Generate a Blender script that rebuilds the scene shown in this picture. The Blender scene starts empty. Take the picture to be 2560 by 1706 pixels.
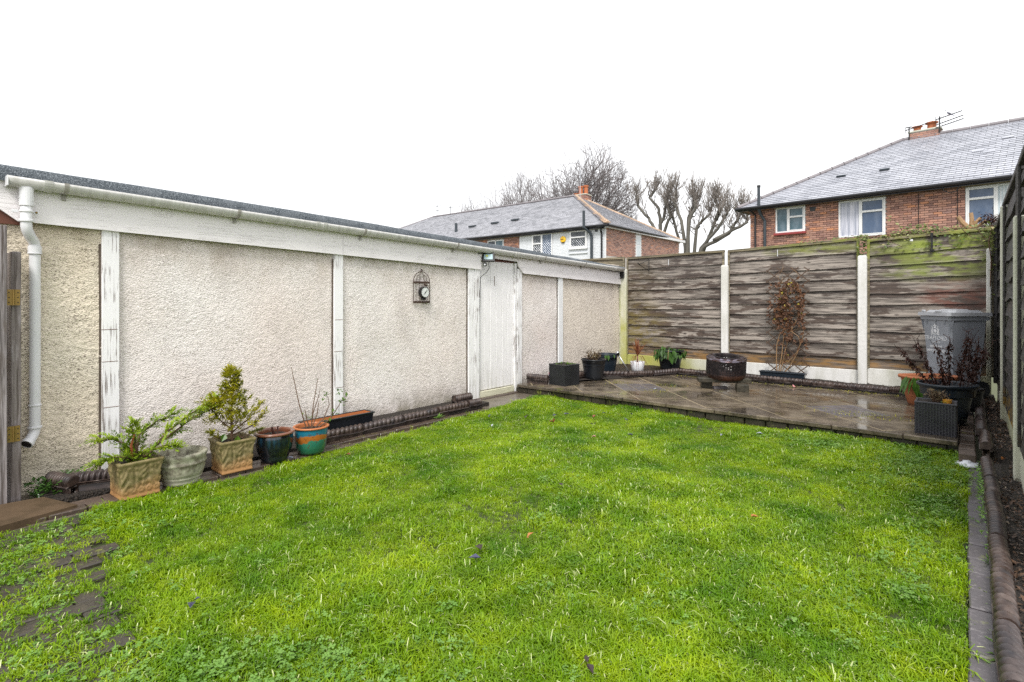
import bpy, math, random
import numpy as np
from mathutils import Vector, Matrix, Euler, Quaternion
R_ = math.radians
random.seed(7); np.random.seed(7)
SC = bpy.context.scene
COL = SC.collection

# ------------------------------------------------------------------ camera
CAM_H = 1.42
cd = bpy.data.cameras.new('camera'); cam = bpy.data.objects.new('camera', cd); COL.objects.link(cam)
cam.location = (0, 0, CAM_H); cam.rotation_euler = (R_(90), 0, R_(40.07))
cd.sensor_width = 36; cd.lens = 36 * 1353 / 2560; cd.shift_y = -0.0402
cd.clip_start = 0.05; cd.clip_end = 600
SC.camera = cam

# ------------------------------------------------------------------ world + sun (overcast)
SUN_EL, SUN_AZ = 52, 150      # light comes from behind the camera, high
w = bpy.data.worlds.new('World'); SC.world = w; w.use_nodes = True
nt = w.node_tree; nt.nodes.clear()
sky = nt.nodes.new('ShaderNodeTexSky'); sky.sky_type = 'NISHITA'; sky.sun_disc = False
sky.sun_elevation = R_(SUN_EL); sky.sun_rotation = R_(SUN_AZ); sky.dust_density = 4; sky.air_density = 1.0
hs = nt.nodes.new('ShaderNodeHueSaturation'); hs.inputs['Saturation'].default_value = 0.25
nt.links.new(sky.outputs[0], hs.inputs['Color'])
tc = nt.nodes.new('ShaderNodeTexCoord'); ns = nt.nodes.new('ShaderNodeTexNoise')
ns.inputs['Scale'].default_value = 1.3; ns.inputs['Detail'].default_value = 3
nt.links.new(tc.outputs['Generated'], ns.inputs['Vector'])
rp = nt.nodes.new('ShaderNodeValToRGB')
rp.color_ramp.elements[0].color = (6.9, 7.05, 7.3, 1); rp.color_ramp.elements[1].color = (8.6, 8.65, 8.75, 1)
rp.color_ramp.elements[0].position = .3; rp.color_ramp.elements[1].position = .6
nt.links.new(ns.outputs[0], rp.inputs[0])
mx = nt.nodes.new('ShaderNodeMixRGB'); mx.inputs[0].default_value = 0.88
nt.links.new(hs.outputs[0], mx.inputs[1]); nt.links.new(rp.outputs[0], mx.inputs[2])
bg = nt.nodes.new('ShaderNodeBackground'); bg.inputs['Strength'].default_value = 0.085
wo = nt.nodes.new('ShaderNodeOutputWorld')
nt.links.new(mx.outputs[0], bg.inputs[0]); nt.links.new(bg.outputs[0], wo.inputs[0])
sd = bpy.data.lights.new('sun', 'SUN'); sd.energy = 1.5; sd.angle = R_(18); sd.color = (1, .97, .92)
sun = bpy.data.objects.new('sun', sd); COL.objects.link(sun)
# direction towards the sun: azimuth measured clockwise from +Y
az = R_(SUN_AZ); el = R_(SUN_EL)
sdir = Vector((math.sin(az) * math.cos(el), math.cos(az) * math.cos(el), math.sin(el)))
sun.rotation_euler = sdir.to_track_quat('Z', 'Y').to_euler()
SC.view_settings.view_transform = 'Standard'; SC.view_settings.look = 'None'
SC.view_settings.exposure = 1.08; SC.view_settings.gamma = 1; SC.view_settings.use_curve_mapping = False
SC.cycles.max_bounces = 6; SC.cycles.diffuse_bounces = 3; SC.cycles.transparent_max_bounces = 8
SC.cycles.use_denoising = False

# ------------------------------------------------------------------ materials
class Mt:
    def __init__(s, name):
        s.m = bpy.data.materials.new(name); s.m.use_nodes = True
        s.t = s.m.node_tree; s.t.nodes.clear()
        s.o = s.t.nodes.new('ShaderNodeOutputMaterial')
        s._p = s._ob = s._r = None
    def n(s, t, **k):
        x = s.t.nodes.new(t)
        for a, b in k.items(): setattr(x, a, b)
        return x
    def L(s, a, b):
        if isinstance(a, bpy.types.NodeSocket): s.t.links.new(a, b)
        elif isinstance(a, (tuple, list)):
            b.default_value = tuple(a) + ((1,) if len(a) == 3 and b.type == 'RGBA' else ())
        else:
            b.default_value = (a, a, a, 1) if b.type == 'RGBA' else ((a, a, a) if b.type == 'VECTOR' else a)
    def pos(s):
        if not s._p: s._p = s.n('ShaderNodeNewGeometry')
        return s._p.outputs['Position']
    def isl(s):
        s.pos(); return s._p.outputs['Random Per Island']
    def obj(s):
        if not s._ob: s._ob = s.n('ShaderNodeTexCoord')
        return s._ob.outputs['Object']
    def rnd(s, k=1.0):
        if not s._r: s._r = s.n('ShaderNodeObjectInfo')
        a = s.math('MULTIPLY', s._r.outputs['Random'], 7.13 * k); b = s.math('MULTIPLY', s.isl(), 5.31 * k)
        return s.math('FRACT', s.math('ADD', a, b))
    def math(s, op, a, b=0.0, clamp=False):
        x = s.n('ShaderNodeMath', operation=op, use_clamp=clamp); s.L(a, x.inputs[0]); s.L(b, x.inputs[1]); return x.outputs[0]
    def map(s, v, sc=(1, 1, 1), loc=(0, 0, 0), rot=(0, 0, 0)):
        x = s.n('ShaderNodeMapping'); s.L(v, x.inputs[0]); s.L(loc, x.inputs[1]); s.L(rot, x.inputs[2]); s.L(sc, x.inputs[3]); return x.outputs[0]
    def shift(s, v, r, amt=(37, 11, 23)):
        x = s.n('ShaderNodeVectorMath', operation='SCALE'); x.inputs[0].default_value = amt; s.L(r, x.inputs['Scale'])
        y = s.n('ShaderNodeVectorMath', operation='ADD'); s.L(v, y.inputs[0]); s.L(x.outputs[0], y.inputs[1]); return y.outputs[0]
    def noise(s, v, sc, det=4, ro=.55, dist=0):
        x = s.n('ShaderNodeTexNoise'); s.L(v, x.inputs['Vector']); x.inputs['Scale'].default_value = sc
        x.inputs['Detail'].default_value = det; x.inputs['Roughness'].default_value = ro; x.inputs['Distortion'].default_value = dist
        return x.outputs[0]
    def vor(s, v, sc, feat='F1', rnd=1.0, out=0):
        x = s.n('ShaderNodeTexVoronoi', feature=feat); s.L(v, x.inputs['Vector']); x.inputs['Scale'].default_value = sc
        x.inputs['Randomness'].default_value = rnd; return x.outputs[out]
    def sep(s, v):
        x = s.n('ShaderNodeSeparateXYZ'); s.L(v, x.inputs[0]); return x.outputs
    def rng(s, v, a, b, c=0.0, d=1.0):
        x = s.n('ShaderNodeMapRange', clamp=True)
        s.L(v, x.inputs[0]); x.inputs[1].default_value = a; x.inputs[2].default_value = b; x.inputs[3].default_value = c; x.inputs[4].default_value = d
        return x.outputs[0]
    def ramp(s, f, st):
        x = s.n('ShaderNodeValToRGB'); s.L(f, x.inputs[0]); e = x.color_ramp.elements
        while len(e) > 1: e.remove(e[0])
        for i, (p, c) in enumerate(st):
            k = e[0] if i == 0 else e.new(p)
            k.position = p; k.color = (c[0], c[1], c[2], 1) if isinstance(c, (tuple, list)) else (c, c, c, 1)
        return x.outputs[0]
    def mix(s, f, a, b, mode='MIX'):
        x = s.n('ShaderNodeMixRGB', blend_type=mode); s.L(f, x.inputs[0]); s.L(a, x.inputs[1]); s.L(b, x.inputs[2]); return x.outputs[0]
    def bump(s, h, st=.5, d=.01, nrm=None):
        x = s.n('ShaderNodeBump'); s.L(h, x.inputs['Height']); x.inputs['Strength'].default_value = st; x.inputs['Distance'].default_value = d
        if nrm is not None: s.L(nrm, x.inputs['Normal'])
        return x.outputs[0]
    def bsdf(s, base, rough=.8, metal=0.0, nrm=None, spec=.5, coat=0.0, trans=0.0, alpha=None, sheen=0.0):
        x = s.n('ShaderNodeBsdfPrincipled'); s.L(base, x.inputs['Base Color']); s.L(rough, x.inputs['Roughness']); s.L(metal, x.inputs['Metallic'])
        s.L(spec, x.inputs['Specular IOR Level'])
        if coat: s.L(coat, x.inputs['Coat Weight']); x.inputs['Coat Roughness'].default_value = .15
        if trans: s.L(trans, x.inputs['Transmission Weight'])
        if nrm is not None: s.L(nrm, x.inputs['Normal'])
        if alpha is not None: s.L(alpha, x.inputs['Alpha'])
        return x.outputs[0]
    def done(s, sh): s.t.links.new(sh, s.o.inputs[0]); return s.m
    def out(s, *a, **k): return s.done(s.bsdf(*a, **k))

def simple(name, col, rough=.6, metal=0.0, var=.15, sc=20, bmp=.1, coat=0.0, spec=.5):
    m = Mt(name); o = m.pos()
    n1 = m.noise(o, sc, 5); n2 = m.noise(o, sc * .18, 3)
    c = m.mix(m.rng(n1, .3, .7, 0, var * 2), col, tuple(x * .55 for x in col))
    c = m.mix(m.rng(n2, .35, .7, 0, var * 2), c, tuple(min(1, x * 1.5 + .01) for x in col))
    r = m.rng(n2, .3, .7, max(.05, rough - .12), min(1, rough + .12))
    return m.out(c, r, metal, m.bump(n1, bmp, .004), coat=coat, spec=spec)

def stucco_mat(name, base, dark, speck, dirt=.85):
    m = Mt(name); p = m.pos()
    big = m.noise(p, .9, 4); mid = m.noise(p, 6, 4); fin = m.noise(p, 90, 4, .6)
    c = m.mix(m.rng(big, .35, .68), base, dark)
    c = m.mix(m.rng(m.noise(m.map(p, (1, 1.6, .8)), 1.7, 5, .6), .50, .72, 0, .32), c, (.54, .49, .46))
    c = m.mix(m.rng(fin, .45, .75, 0, .25), c, tuple(x * .7 for x in base))
    # flecks of dirt, mixed with shade painted into the crevices between the lumps
    pv = m.map(p, (1, 1, 1.9), rot=(R_(-28), 0, 0))
    v = m.noise(pv, 66, 3, .55)
    sp = m.math('MULTIPLY', m.rng(v, .55, .62), m.rng(mid, .3, .62, .25, 1))
    c = m.mix(m.math('MULTIPLY', sp, speck), c, (.16, .12, .10))
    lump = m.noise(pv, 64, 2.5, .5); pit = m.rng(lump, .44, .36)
    c = m.mix(m.math('MULTIPLY', m.math('MULTIPLY', pit, m.rng(mid, .35, .6, .2, 1)), speck * .42), c, (.34, .27, .22))  # crevice shade painted dark into the low spots of the lumps
    z = m.sep(p)[2]
    n3 = m.noise(m.map(p, (1, 1.4, .9)), 4, 5)
    st = m.math('MULTIPLY', m.rng(z, 1.55, 2.0), m.rng(n3, .35, .65))
    c = m.mix(m.math('MULTIPLY', st, .5), c, (.30, .22, .12))
    sb = m.math('MULTIPLY', m.rng(z, .33, .0), m.rng(n3, .32, .6))
    c = m.mix(m.math('MULTIPLY', sb, dirt), c, (.17, .15, .08))
    hh = m.math('ADD', m.rng(lump, .36, .62), m.math('MULTIPLY', fin, .35))
    return m.out(c, .95, 0, m.bump(hh, .8, .0048), spec=.25)

def paint_mat(name, col, crack=.6, dirtlow=.0, scy=1.0, axis='Z', green=0.0):
    m = Mt(name); p = m.pos()
    sc = (30, 30, 1.2) if axis == 'Z' else (30, 1.2, 30)
    st = m.noise(m.map(p, sc), 1.6, 6, .62)
    st2 = m.noise(m.map(p, (60, 60, 2.5) if axis == 'Z' else (60, 2.5, 60)), 1.3, 4)
    blot = m.noise(p, 3.2, 5)
    cr = m.math('MULTIPLY', m.rng(st2, .53, .60), m.rng(blot, .44, .56))
    c = m.mix(m.rng(m.noise(p, 2, 3), .35, .7, 0, .25), col, tuple(x * .88 for x in col))
    c = m.mix(m.math('MULTIPLY', cr, crack), c, (.17, .13, .11))
    if dirtlow:
        z = m.sep(p)[2]
        f = m.math('MULTIPLY', m.rng(z, .5, .0), m.rng(st, .40, .62))
        c = m.mix(m.math('MULTIPLY', f, dirtlow), c, (.22, .22, .12))
    if green:
        f = m.rng(m.noise(p, 3.5, 5), .42, .62)
        c = m.mix(m.math('MULTIPLY', f, green), c, (.42, .46, .22))
    return m.out(c, .5, 0, m.bump(m.math('ADD', st, m.math('MULTIPLY', cr, -1.0)), .35, .004), spec=.4)

def wood_mat(name, grey, brown, dark, axis='X', algae=None, wet=.6, orange=0.0, rough=.75, contrast=1.0):
    m = Mt(name); p = m.pos(); r = m.rnd()
    q = m.shift(p, r)
    S = {'X': (1.3, 22, 22), 'Y': (22, 1.3, 22), 'Z': (22, 22, 1.3)}[axis]
    S2 = {'X': (1.5, 4, 8.5), 'Y': (4, 1.1, 5.5), 'Z': (4, 4, .9)}[axis]
    S3 = {'X': (3, 90, 90), 'Y': (90, 3, 90), 'Z': (90, 90, 3)}[axis]
    SK = {'X': (3.6, 1, 9), 'Y': (1, 3.6, 9), 'Z': (9, 9, 3.6)}[axis]
    gr = m.noise(m.map(q, S), 1.3, 6, .65, .25)
    fine = m.noise(m.map(q, S3), 1.2, 3)
    pat = m.noise(m.map(q, S2), 1.1, 6, .68, .1)
    c = m.mix(m.rng(gr, .36, .62), tuple(min(1, x * 1.25) for x in grey), tuple(x * .30 for x in grey))
    c = m.mix(m.rng(fine, .50, .70, 0, .5 * contrast), c, tuple(min(1, x * 1.7) for x in grey)); fl_ = m.noise(m.map(q, tuple(k * .5 for k in S3)), 1.1, 5, .7)
    c = m.mix(m.rng(pat, .50, .55, 0, wet), c, m.mix(m.rng(gr, .3, .7), brown, dark))
    c = m.mix(m.rng(r, 0, 1, 0, .35), c, m.mix(.5, c, brown))
    c = m.mix(m.rng(fl_, .53, .62, 0, .85), c, dark)
    k = m.vor(m.map(q, SK), 1.0, rnd=1.0)
    c = m.mix(m.rng(k, .17, .09, 0, .9), c, dark)
    if orange:
        f = m.rng(m.noise(m.map(q, S2), 2.1, 4), .46, .58)
        c = m.mix(m.math('MULTIPLY', f, orange), c, (.33, .17, .04))
    if algae:
        for (cx, cz, rx, rz, amt, col) in algae:
            X = m.sep(p); dx = m.math('DIVIDE', m.math('SUBTRACT', X[0 if axis != 'Y' else 1], cx), rx); dz = m.math('DIVIDE', m.math('SUBTRACT', X[2], cz), rz)
            d = m.math('SQRT', m.math('ADD', m.math('MULTIPLY', dx, dx), m.math('MULTIPLY', dz, dz)))
            f = m.math('MULTIPLY', m.rng(d, 1.15, .35), m.rng(m.noise(m.map(p, (2.2, 2.2, 7)), 1.6, 6, .65), .42, .56))
            c = m.mix(m.math('MULTIPLY', f, amt), c, col)
    h = m.math('ADD', gr, m.math('MULTIPLY', fine, .4))
    return m.out(c, m.rng(pat, .4, .6, rough, rough - .3), 0, m.bump(h, .6, .006), spec=.45)
# --- individual materials
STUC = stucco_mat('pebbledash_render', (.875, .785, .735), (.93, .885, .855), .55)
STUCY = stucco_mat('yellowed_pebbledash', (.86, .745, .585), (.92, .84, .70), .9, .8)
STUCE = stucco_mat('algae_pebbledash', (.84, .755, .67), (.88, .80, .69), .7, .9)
PAINT = paint_mat('white_gloss_paint', (.93, .89, .90), .16, axis='Y')
PAINTV = paint_mat('flaking_white_paint', (.90, .89, .90), .85, .6, axis='Z')
PAINTC = paint_mat('fresh_white_paint', (.86, .87, .88), .05, axis='Z')
PAINTD = paint_mat('door_paint', (.92, .90, .91), .13, .55, axis='Z')
CREAM = paint_mat('cream_paint', (.74, .72, .55), .3, .3, axis='Y')
PALEG = paint_mat('green_stained_paint', (.70, .70, .55), .3, .5, axis='Z', green=.8)
PVC = simple('white_plastic', (.78, .78, .80), .35, var=.08, sc=6, bmp=.02)
m = Mt('gutter_plastic'); p_ = m.pos()
c_ = m.mix(m.rng(m.noise(m.map(p_, (6, 26, 3)), 1.0, 5), .42, .62, 0, .55), (.68, .67, .65), (.47, .46, .43))
GUTTER = m.out(c_, .4)
m = Mt('mineral_felt'); p_ = m.pos()
n_ = m.noise(p_, 130, 3, .7); b_ = m.noise(p_, 5, 4)
c_ = m.ramp(n_, [(.36, (.035, .045, .055)), (.5, (.075, .09, .105)), (.66, (.30, .33, .36))])
c_ = m.mix(m.rng(b_, .5, .68, 0, .5), c_, (.20, .22, .24))
FELT = m.out(c_, .8, 0, m.bump(n_, .7, .004))
REDWOOD = simple('red_brown_wood', (.13, .04, .02), .5, sc=12)
WOODF = wood_mat('weathered_grey_boards', (.335, .293, .255), (.080, .048, .032), (.030, .020, .016), 'X',
    [(-.25, 2.18, .95, .30, .85, (.23, .29, .02)), (-.35, 1.85, .7, .18, .7, (.20, .25, .03)), (-1.9, 2.25, .9, .12, .6, (.22, .25, .03)), (-5.0, .7, .7, .8, .8, (.17, .13, .03)), (-.1, 1.45, .5, .25, .75, (.20, .07, .045)), (-4.9, 1.9, .5, .5, .5, (.13, .10, .05)), (-4.2, 2.15, 1.2, .5, .5, (.05, .04, .035))], wet=.9)
WOODO = wood_mat('orange_rotting_board', (.20, .15, .11), (.11, .075, .045), (.04, .028, .016), 'X', None, .7, .6)
WOODC = wood_mat('mossy_capping', (.26, .22, .15), (.15, .12, .05), (.06, .05, .03), 'X', [(-.8, 2.35, 2.0, .5, .8, (.24, .27, .03))], .5)
WOODS = wood_mat('dark_stained_boards', (.062, .058, .058), (.040, .032, .028), (.016, .013, .012), 'Y', [(7.5, .3, 2.0, .2, .9, (.25, .15, .02))], .6)
WOODG = wood_mat('silvery_gate_boards', (.34, .31, .32), (.14, .10, .07), (.07, .05, .04), 'Z', [(.5, 0, 1.5, .5, .8, (.16, .13, .04))], .45)
SLEEPER = wood_mat('dark_timber_block', (.085, .075, .05), (.05, .04, .03), (.02, .02, .015), 'X')
def concrete(name, col, alg=None, rough=.85, stain=.4):
    m = Mt(name); p = m.pos(); n = m.noise(p, 26, 5, .65); b = m.noise(p, 2.6, 4)
    c = m.mix(m.rng(n, .35, .7, 0, .4), col, tuple(x * .7 for x in col))
    c = m.mix(m.rng(m.noise(m.map(p, (5, 5, 1)), 1.4, 5), .45, .65, 0, stain), c, tuple(x * .5 for x in (col[0], col[1], col[2] * .8)))
    if alg:
        for (cx, cy, cz, r, amt, cc) in alg:
            v = m.n('ShaderNodeVectorMath', operation='DISTANCE'); m.L(p, v.inputs[0]); v.inputs[1].default_value = (cx, cy, cz)
            f = m.math('MULTIPLY', m.rng(v.outputs['Value'], r, r * .3), m.rng(b, .3, .6, .4, 1))
            c = m.mix(m.math('MULTIPLY', f, amt), c, cc)
    return m.out(c, rough, 0, m.bump(n, .4, .005), spec=.35)
AL = (.42, .42, .10)
CONC = concrete('pale_concrete', (.80, .79, .77), [(-5.2, 9.7, .6, 1.6, .9, AL), (.3, 9.2, .1, 1.6, .7, AL), (-4.5, 9.7, .25, 1.2, .9, AL)])
CONCG = concrete('green_tinged_concrete', (.60, .60, .50), [(.3, 7.0, 0.0, 1.2, .6, (.28, .28, .08))])
PATHC = concrete('wet_path_concrete', (.15, .125, .10), None, .3, .6)
SAND = concrete('sandstone_slab', (.105, .068, .038), None, .7, .7)
def slabmat(name, a, b, cc, rlo, rhi, moss=.4):
    m = Mt(name); p = m.pos(); r = m.rnd()
    n = m.noise(m.map(p, (1, 1, 1)), 2.4, 6, .6, .6); f = m.noise(p, 60, 4, .6); mid = m.noise(m.map(p, (1, 1, 1)), 9, 5)
    c = m.mix(m.rng(n, .35, .65), a, b)
    c = m.mix(m.math('MULTIPLY', m.rng(mid, .52, .72), .45), c, cc)
    c = m.mix(m.rng(r, .2, 1, 0, .8), c, m.mix(.75, c, b))
    c = m.mix(m.rng(f, .55, .8, 0, .5), c, tuple(x * 1.9 for x in cc))
    if moss:
        mo = m.math('MULTIPLY', m.rng(m.noise(p, 5.5, 6, .7), .60, .66), moss)
        c = m.mix(mo, c, (.22, .25, .03))
    wet = m.rng(n, .38, .58, rhi, rlo)
    return m.out(c, wet, 0, m.bump(m.math('ADD', m.math('MULTIPLY', f, .35), mid), .16, .004), spec=.55)
PATIO = slabmat('wet_brown_paving', (.165, .13, .09), (.038, .031, .025), (.29, .235, .165), .05, .45, .3)
RISER = slabmat('dark_wet_riser_brick', (.04, .03, .02), (.02, .017, .012), (.10, .085, .055), .35, .6, .5)
PAVER = slabmat('grey_block_paver', (.125, .115, .125), (.075, .065, .07), (.19, .17, .17), .3, .6, .35)
PAVERD = slabmat('mossy_sunken_paver', (.06, .048, .036), (.03, .026, .02), (.11, .09, .06), .35, .6, .9)
PAVERB = slabmat('brown_block_paver', (.10, .07, .055), (.055, .04, .03), (.17, .12, .09), .25, .55, .5)
m = Mt('glazed_edging_clay'); p_ = m.pos(); r_ = m.rnd()
n_ = m.noise(p_, 14, 5); f_ = m.noise(p_, 70, 3)
c_ = m.ramp(n_, [(.3, (.020, .015, .015)), (.5, (.055, .034, .026)), (.7, (.13, .095, .08))])
c_ = m.mix(m.rng(r_, 0, 1, 0, .6), c_, m.mix(.6, c_, (.045, .045, .055)))
EDGE = m.out(c_, .4, 0, m.bump(f_, .2, .003))
m = Mt('garden_soil'); p_ = m.pos(); n_ = m.noise(p_, 45, 6, .7); v_ = m.vor(p_, 60)
c_ = m.ramp(n_, [(.35, (.012, .009, .007)), (.55, (.035, .025, .018)), (.72, (.11, .08, .055))])
SOIL = m.out(c_, .75, 0, m.bump(m.math('ADD', n_, v_), 1.0, .03))
m = Mt('lawn_earth'); p_ = m.pos(); n_ = m.noise(p_, 30, 6, .7); b_ = m.noise(p_, 2, 4)
c_ = m.mix(m.rng(b_, .35, .65), (.035, .055, .012), (.06, .075, .015))
c_ = m.mix(m.rng(n_, .5, .7), c_, (.03, .025, .015))
EARTH = m.out(c_, .95, 0, m.bump(n_, .8, .02))
GROUND = simple('distant_ground', (.09, .10, .05), .95, sc=4)

def leafy(name, cols, patch=1.1, rough=.45, transl=.35, yellow=None):
    m = Mt(name); p = m.pos(); r = m.rnd()
    n = m.noise(p, patch, 4, .6); n2 = m.noise(p, patch * 5, 3)
    c = m.mix(m.rng(n, .36, .62), cols[0], cols[1])
    c = m.mix(m.rng(n2, .38, .68, 0, .6), c, cols[2])
    c = m.mix(m.rng(r, 0, 1, 0, .55), c, m.mix(.6, c, cols[0]))
    if yellow:
        c = m.mix(m.math('GREATER_THAN', r, .965), c, yellow)
    d = m.bsdf(c, rough, spec=.4)
    t = m.n('ShaderNodeBsdfTranslucent'); m.L(c, t.inputs[0])
    x = m.n('ShaderNodeMixShader'); x.inputs[0].default_value = transl; m.L(d, x.inputs[1]); m.L(t.outputs[0], x.inputs[2])
    return m.done(x.outputs[0])
GRASS = leafy('grass_blade', [(.082, .205, .004), (.42, .55, .011), (.21, .41, .010)], 1.8, .28, .4, (.70, .76, .36))
CLOVER = leafy('clover_leaf', [(.15, .31, .05), (.29, .46, .11), (.21, .38, .07)], 3)
CONIF = leafy('conifer_spray', [(.13, .25, .015), (.42, .50, .03), (.26, .38, .03)], 9, .5, .25)
CONIY = leafy('golden_conifer', [(.18, .22, .01), (.58, .50, .03), (.36, .36, .02)], 9, .5, .25)
LEAFG = leafy('shrub_leaf', [(.05, .12, .012), (.14, .24, .03), (.09, .17, .02)], 7, .35, .25)
WILT = leafy('wilted_leaf', [(.03, .08, .015), (.09, .19, .03), (.05, .11, .02)], 7, .3, .2)
DEADL = leafy('dead_brown_leaf', [(.075, .035, .02), (.20, .10, .05), (.13, .055, .028)], 9, .55, .15, (.34, .27, .04))
DEADK = leafy('dark_dead_leaf', [(.035, .015, .012), (.10, .04, .03), (.05, .025, .02)], 9, .35, .1)
SEDUM = leafy('dry_sedum', [(.08, .05, .03), (.22, .15, .08), (.13, .13, .05)], 12, .6, .1)
IVY = leafy('ivy_leaf', [(.05, .11, .02), (.30, .30, .10), (.12, .16, .03)], 6, .35, .2, (.45, .40, .20))
CORDY = leafy('cordyline_leaf', [(.13, .03, .02), (.32, .13, .05), (.20, .06, .03)], 8, .45, .2)
LITTER = leafy('leaf_litter', [(.03, .02, .012), (.16, .08, .04), (.07, .045, .03)], 12, .4, .1, (.35, .28, .2))
STEM = simple('brown_stem', (.13, .075, .045), .7, sc=40)
STEMP = simple('pale_vine_stem', (.33, .20, .10), .6, sc=40)
BARK = simple('winter_bark', (.105, .085, .07), .9, sc=6, var=.25)
BARKG = simple('mossy_pollard_bark', (.125, .117, .098), .9, sc=5, var=.3)
TWIG = simple('fine_twig', (.17, .15, .15), .9, sc=6)
TWIGP = simple('pale_twig', (.20, .175, .155), .9, sc=6)
TERR = simple('terracotta', (.36, .12, .05), .6, sc=14, var=.2)
TERRI = simple('bright_terracotta', (.45, .15, .05), .5, sc=14)
BLK = simple('black_plastic', (.012, .014, .018), .35, sc=12, var=.2, bmp=.03)
BLKN = simple('navy_black_plastic', (.014, .022, .032), .3, sc=12, var=.2, bmp=.03)
RATT = simple('grey_rattan_weave', (.042, .042, .052), .38, sc=30, bmp=.05)
RATTB = simple('black_rattan_weave', (.014, .015, .017), .45, sc=30, bmp=.05)
BLKM = simple('black_metal', (.012, .012, .013), .35)
GUTB = simple('black_gutter', (.012, .012, .015), .3)
LEADP = simple('dark_grey_pipe', (.035, .045, .055), .35)
def relief(name, top, mid, low, zlo, zhi):
    m = Mt(name); o = m.obj(); z = m.sep(o)[2]; n = m.noise(o, 22, 5, .6); b = m.noise(o, 7, 4)
    zz = m.math('ADD', z, m.math('MULTIPLY', m.math('SUBTRACT', b, .5), .16))
    c = m.mix(m.rng(zz, zlo, zhi), low, m.mix(m.rng(n, .4, .62), mid, top))
    c = m.mix(m.rng(m.noise(o, 60, 3), .55, .75, 0, .4), c, tuple(x * .4 for x in mid))
    return m.out(c, .6, 0, m.bump(n, .5, .004))
RELT = relief('mossy_terracotta', (.15, .13, .045), (.27, .21, .10), (.44, .23, .09), .03, .13)
STONEP = relief('lichened_stone', (.17, .15, .11), (.42, .41, .31), (.50, .49, .39), .0, .12)
m = Mt('blue_black_glaze'); o_ = m.obj(); n_ = m.noise(m.map(o_, (30, 30, 1.5)), 1.2, 4); z_ = m.sep(o_)[2]
c_ = m.mix(m.math('MULTIPLY', m.rng(z_, .12, .21), m.rng(n_, .45, .65)), (.006, .009, .014), (.015, .06, .11))
NAVYG = m.out(c_, .12, 0, m.bump(n_, .15, .003), coat=.6)
RIMG = simple('brown_glazed_rim', (.17, .06, .03), .2, sc=20, coat=.5)
m = Mt('teal_orange_glaze'); o_ = m.obj(); s_ = m.sep(o_)
n_ = m.noise(o_, 9, 4); zz = m.math('ADD', s_[2], m.math('MULTIPLY', m.math('SUBTRACT', n_, .5), .11))
c_ = m.ramp(zz, [(0, (.02, .085, .05)), (.05, (.02, .13, .07)), (.118, (.03, .19, .13)), (.124, (.34, .11, .02)), (.165, (.42, .14, .025)), (.17, (.02, .15, .22)), (.20, (.015, .17, .27)), (.24, (.01, .13, .20))])
c_ = m.mix(m.rng(m.noise(o_, 30, 3), .6, .66, 0, .7), c_, (.10, .03, .02))
TEALG = m.out(c_, .15, 0, m.bump(n_, .1, .003), coat=.6)
m = Mt('rusted_drum_steel'); o_ = m.obj(); n_ = m.noise(o_, 20, 6, .7); b_ = m.noise(o_, 5, 4); z_ = m.sep(o_)[2]
c_ = m.ramp(n_, [(.3, (.007, .006, .008)), (.5, (.016, .012, .014)), (.66, (.05, .034, .034)), (.8, (.20, .15, .15))])
c_ = m.mix(m.math('MULTIPLY', m.rng(z_, .06, .0), m.rng(b_, .3, .6)), c_, (.13, .05, .022))
DRUM = m.out(c_, m.rng(n_, .3, .7, .4, .65), .3, m.bump(n_, .3, .003))
m = Mt('drum_top_steel'); o_ = m.obj(); n_ = m.noise(o_, 14, 5)
DRUMT = m.out(m.mix(m.rng(n_, .4, .6), (.26, .23, .28), (.07, .04, .035)), .18, .85, m.bump(n_, .4, .01))
BING = simple('grey_bin_plastic', (.30, .32, .36), .42, sc=8, var=.1)
BINL = simple('bin_lid_plastic', (.42, .43, .46), .28, sc=8, var=.1)
WPRINT = simple('white_print', (.78, .79, .82), .6, var=.02)
WHITEC = simple('white_ceramic', (.82, .83, .86), .3, var=.05)
BRASS = simple('tarnished_brass', (.26, .17, .05), .4, .7, sc=30)
STEEL = simple('satin_steel', (.55, .56, .58), .3, .8)
LAMPG = simple('floodlight_glass', (.42, .58, .62), .1, coat=.5)
LEDY = simple('led_chip', (.65, .72, .08), .4)
RUSTI = simple('dark_rusty_iron', (.075, .045, .032), .6, .3, sc=60)
DIALW = simple('dial_face', (.75, .78, .76), .3, var=.08)
YELL = simple('yellow_plastic', (.85, .48, .01), .35)
DARKT = simple('dark_print', (.12, .06, .01), .5)
CLEARP = simple('milky_plastic', (.66, .68, .74), .15, coat=.6)
ORJ = simple('orange_jelly', (.60, .28, .03), .2, coat=.5)
UPVC = simple('window_frame_plastic', (.80, .80, .80), .3, var=.04)
MORT = simple('mortar', (.58, .53, .49), .95, sc=14)
WMORT = simple('painted_mortar', (.66, .67, .70), .9, sc=14)
SILLR = simple('red_painted_sill', (.30, .045, .045), .6, sc=10)
def glassm(name, a, b, sc=(3, 3, 1.2)):
    m = Mt(name); p = m.pos(); n = m.noise(m.map(p, sc), 1.6, 3)
    return m.out(m.mix(m.rng(n, .4, .6), a, b), .06, 0, spec=.4)
GLASS = glassm('window_glass', (.06, .12, .15), (.14, .20, .24))
GLASSD = glassm('dark_leaded_glass', (.03, .04, .055), (.09, .10, .12))
GLASSB = glassm('grey_blue_glass', (.08, .12, .20), (.13, .17, .25))
m = Mt('net_curtain'); p_ = m.pos(); n_ = m.noise(m.map(p_, (14, 14, .6)), 1.5, 3)
CURT = m.out(m.mix(m.rng(n_, .4, .6), (.62, .62, .70), (.34, .36, .44)), .35, spec=.6)
BLIND = simple('vertical_blind', (.55, .62, .66), .7)
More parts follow.
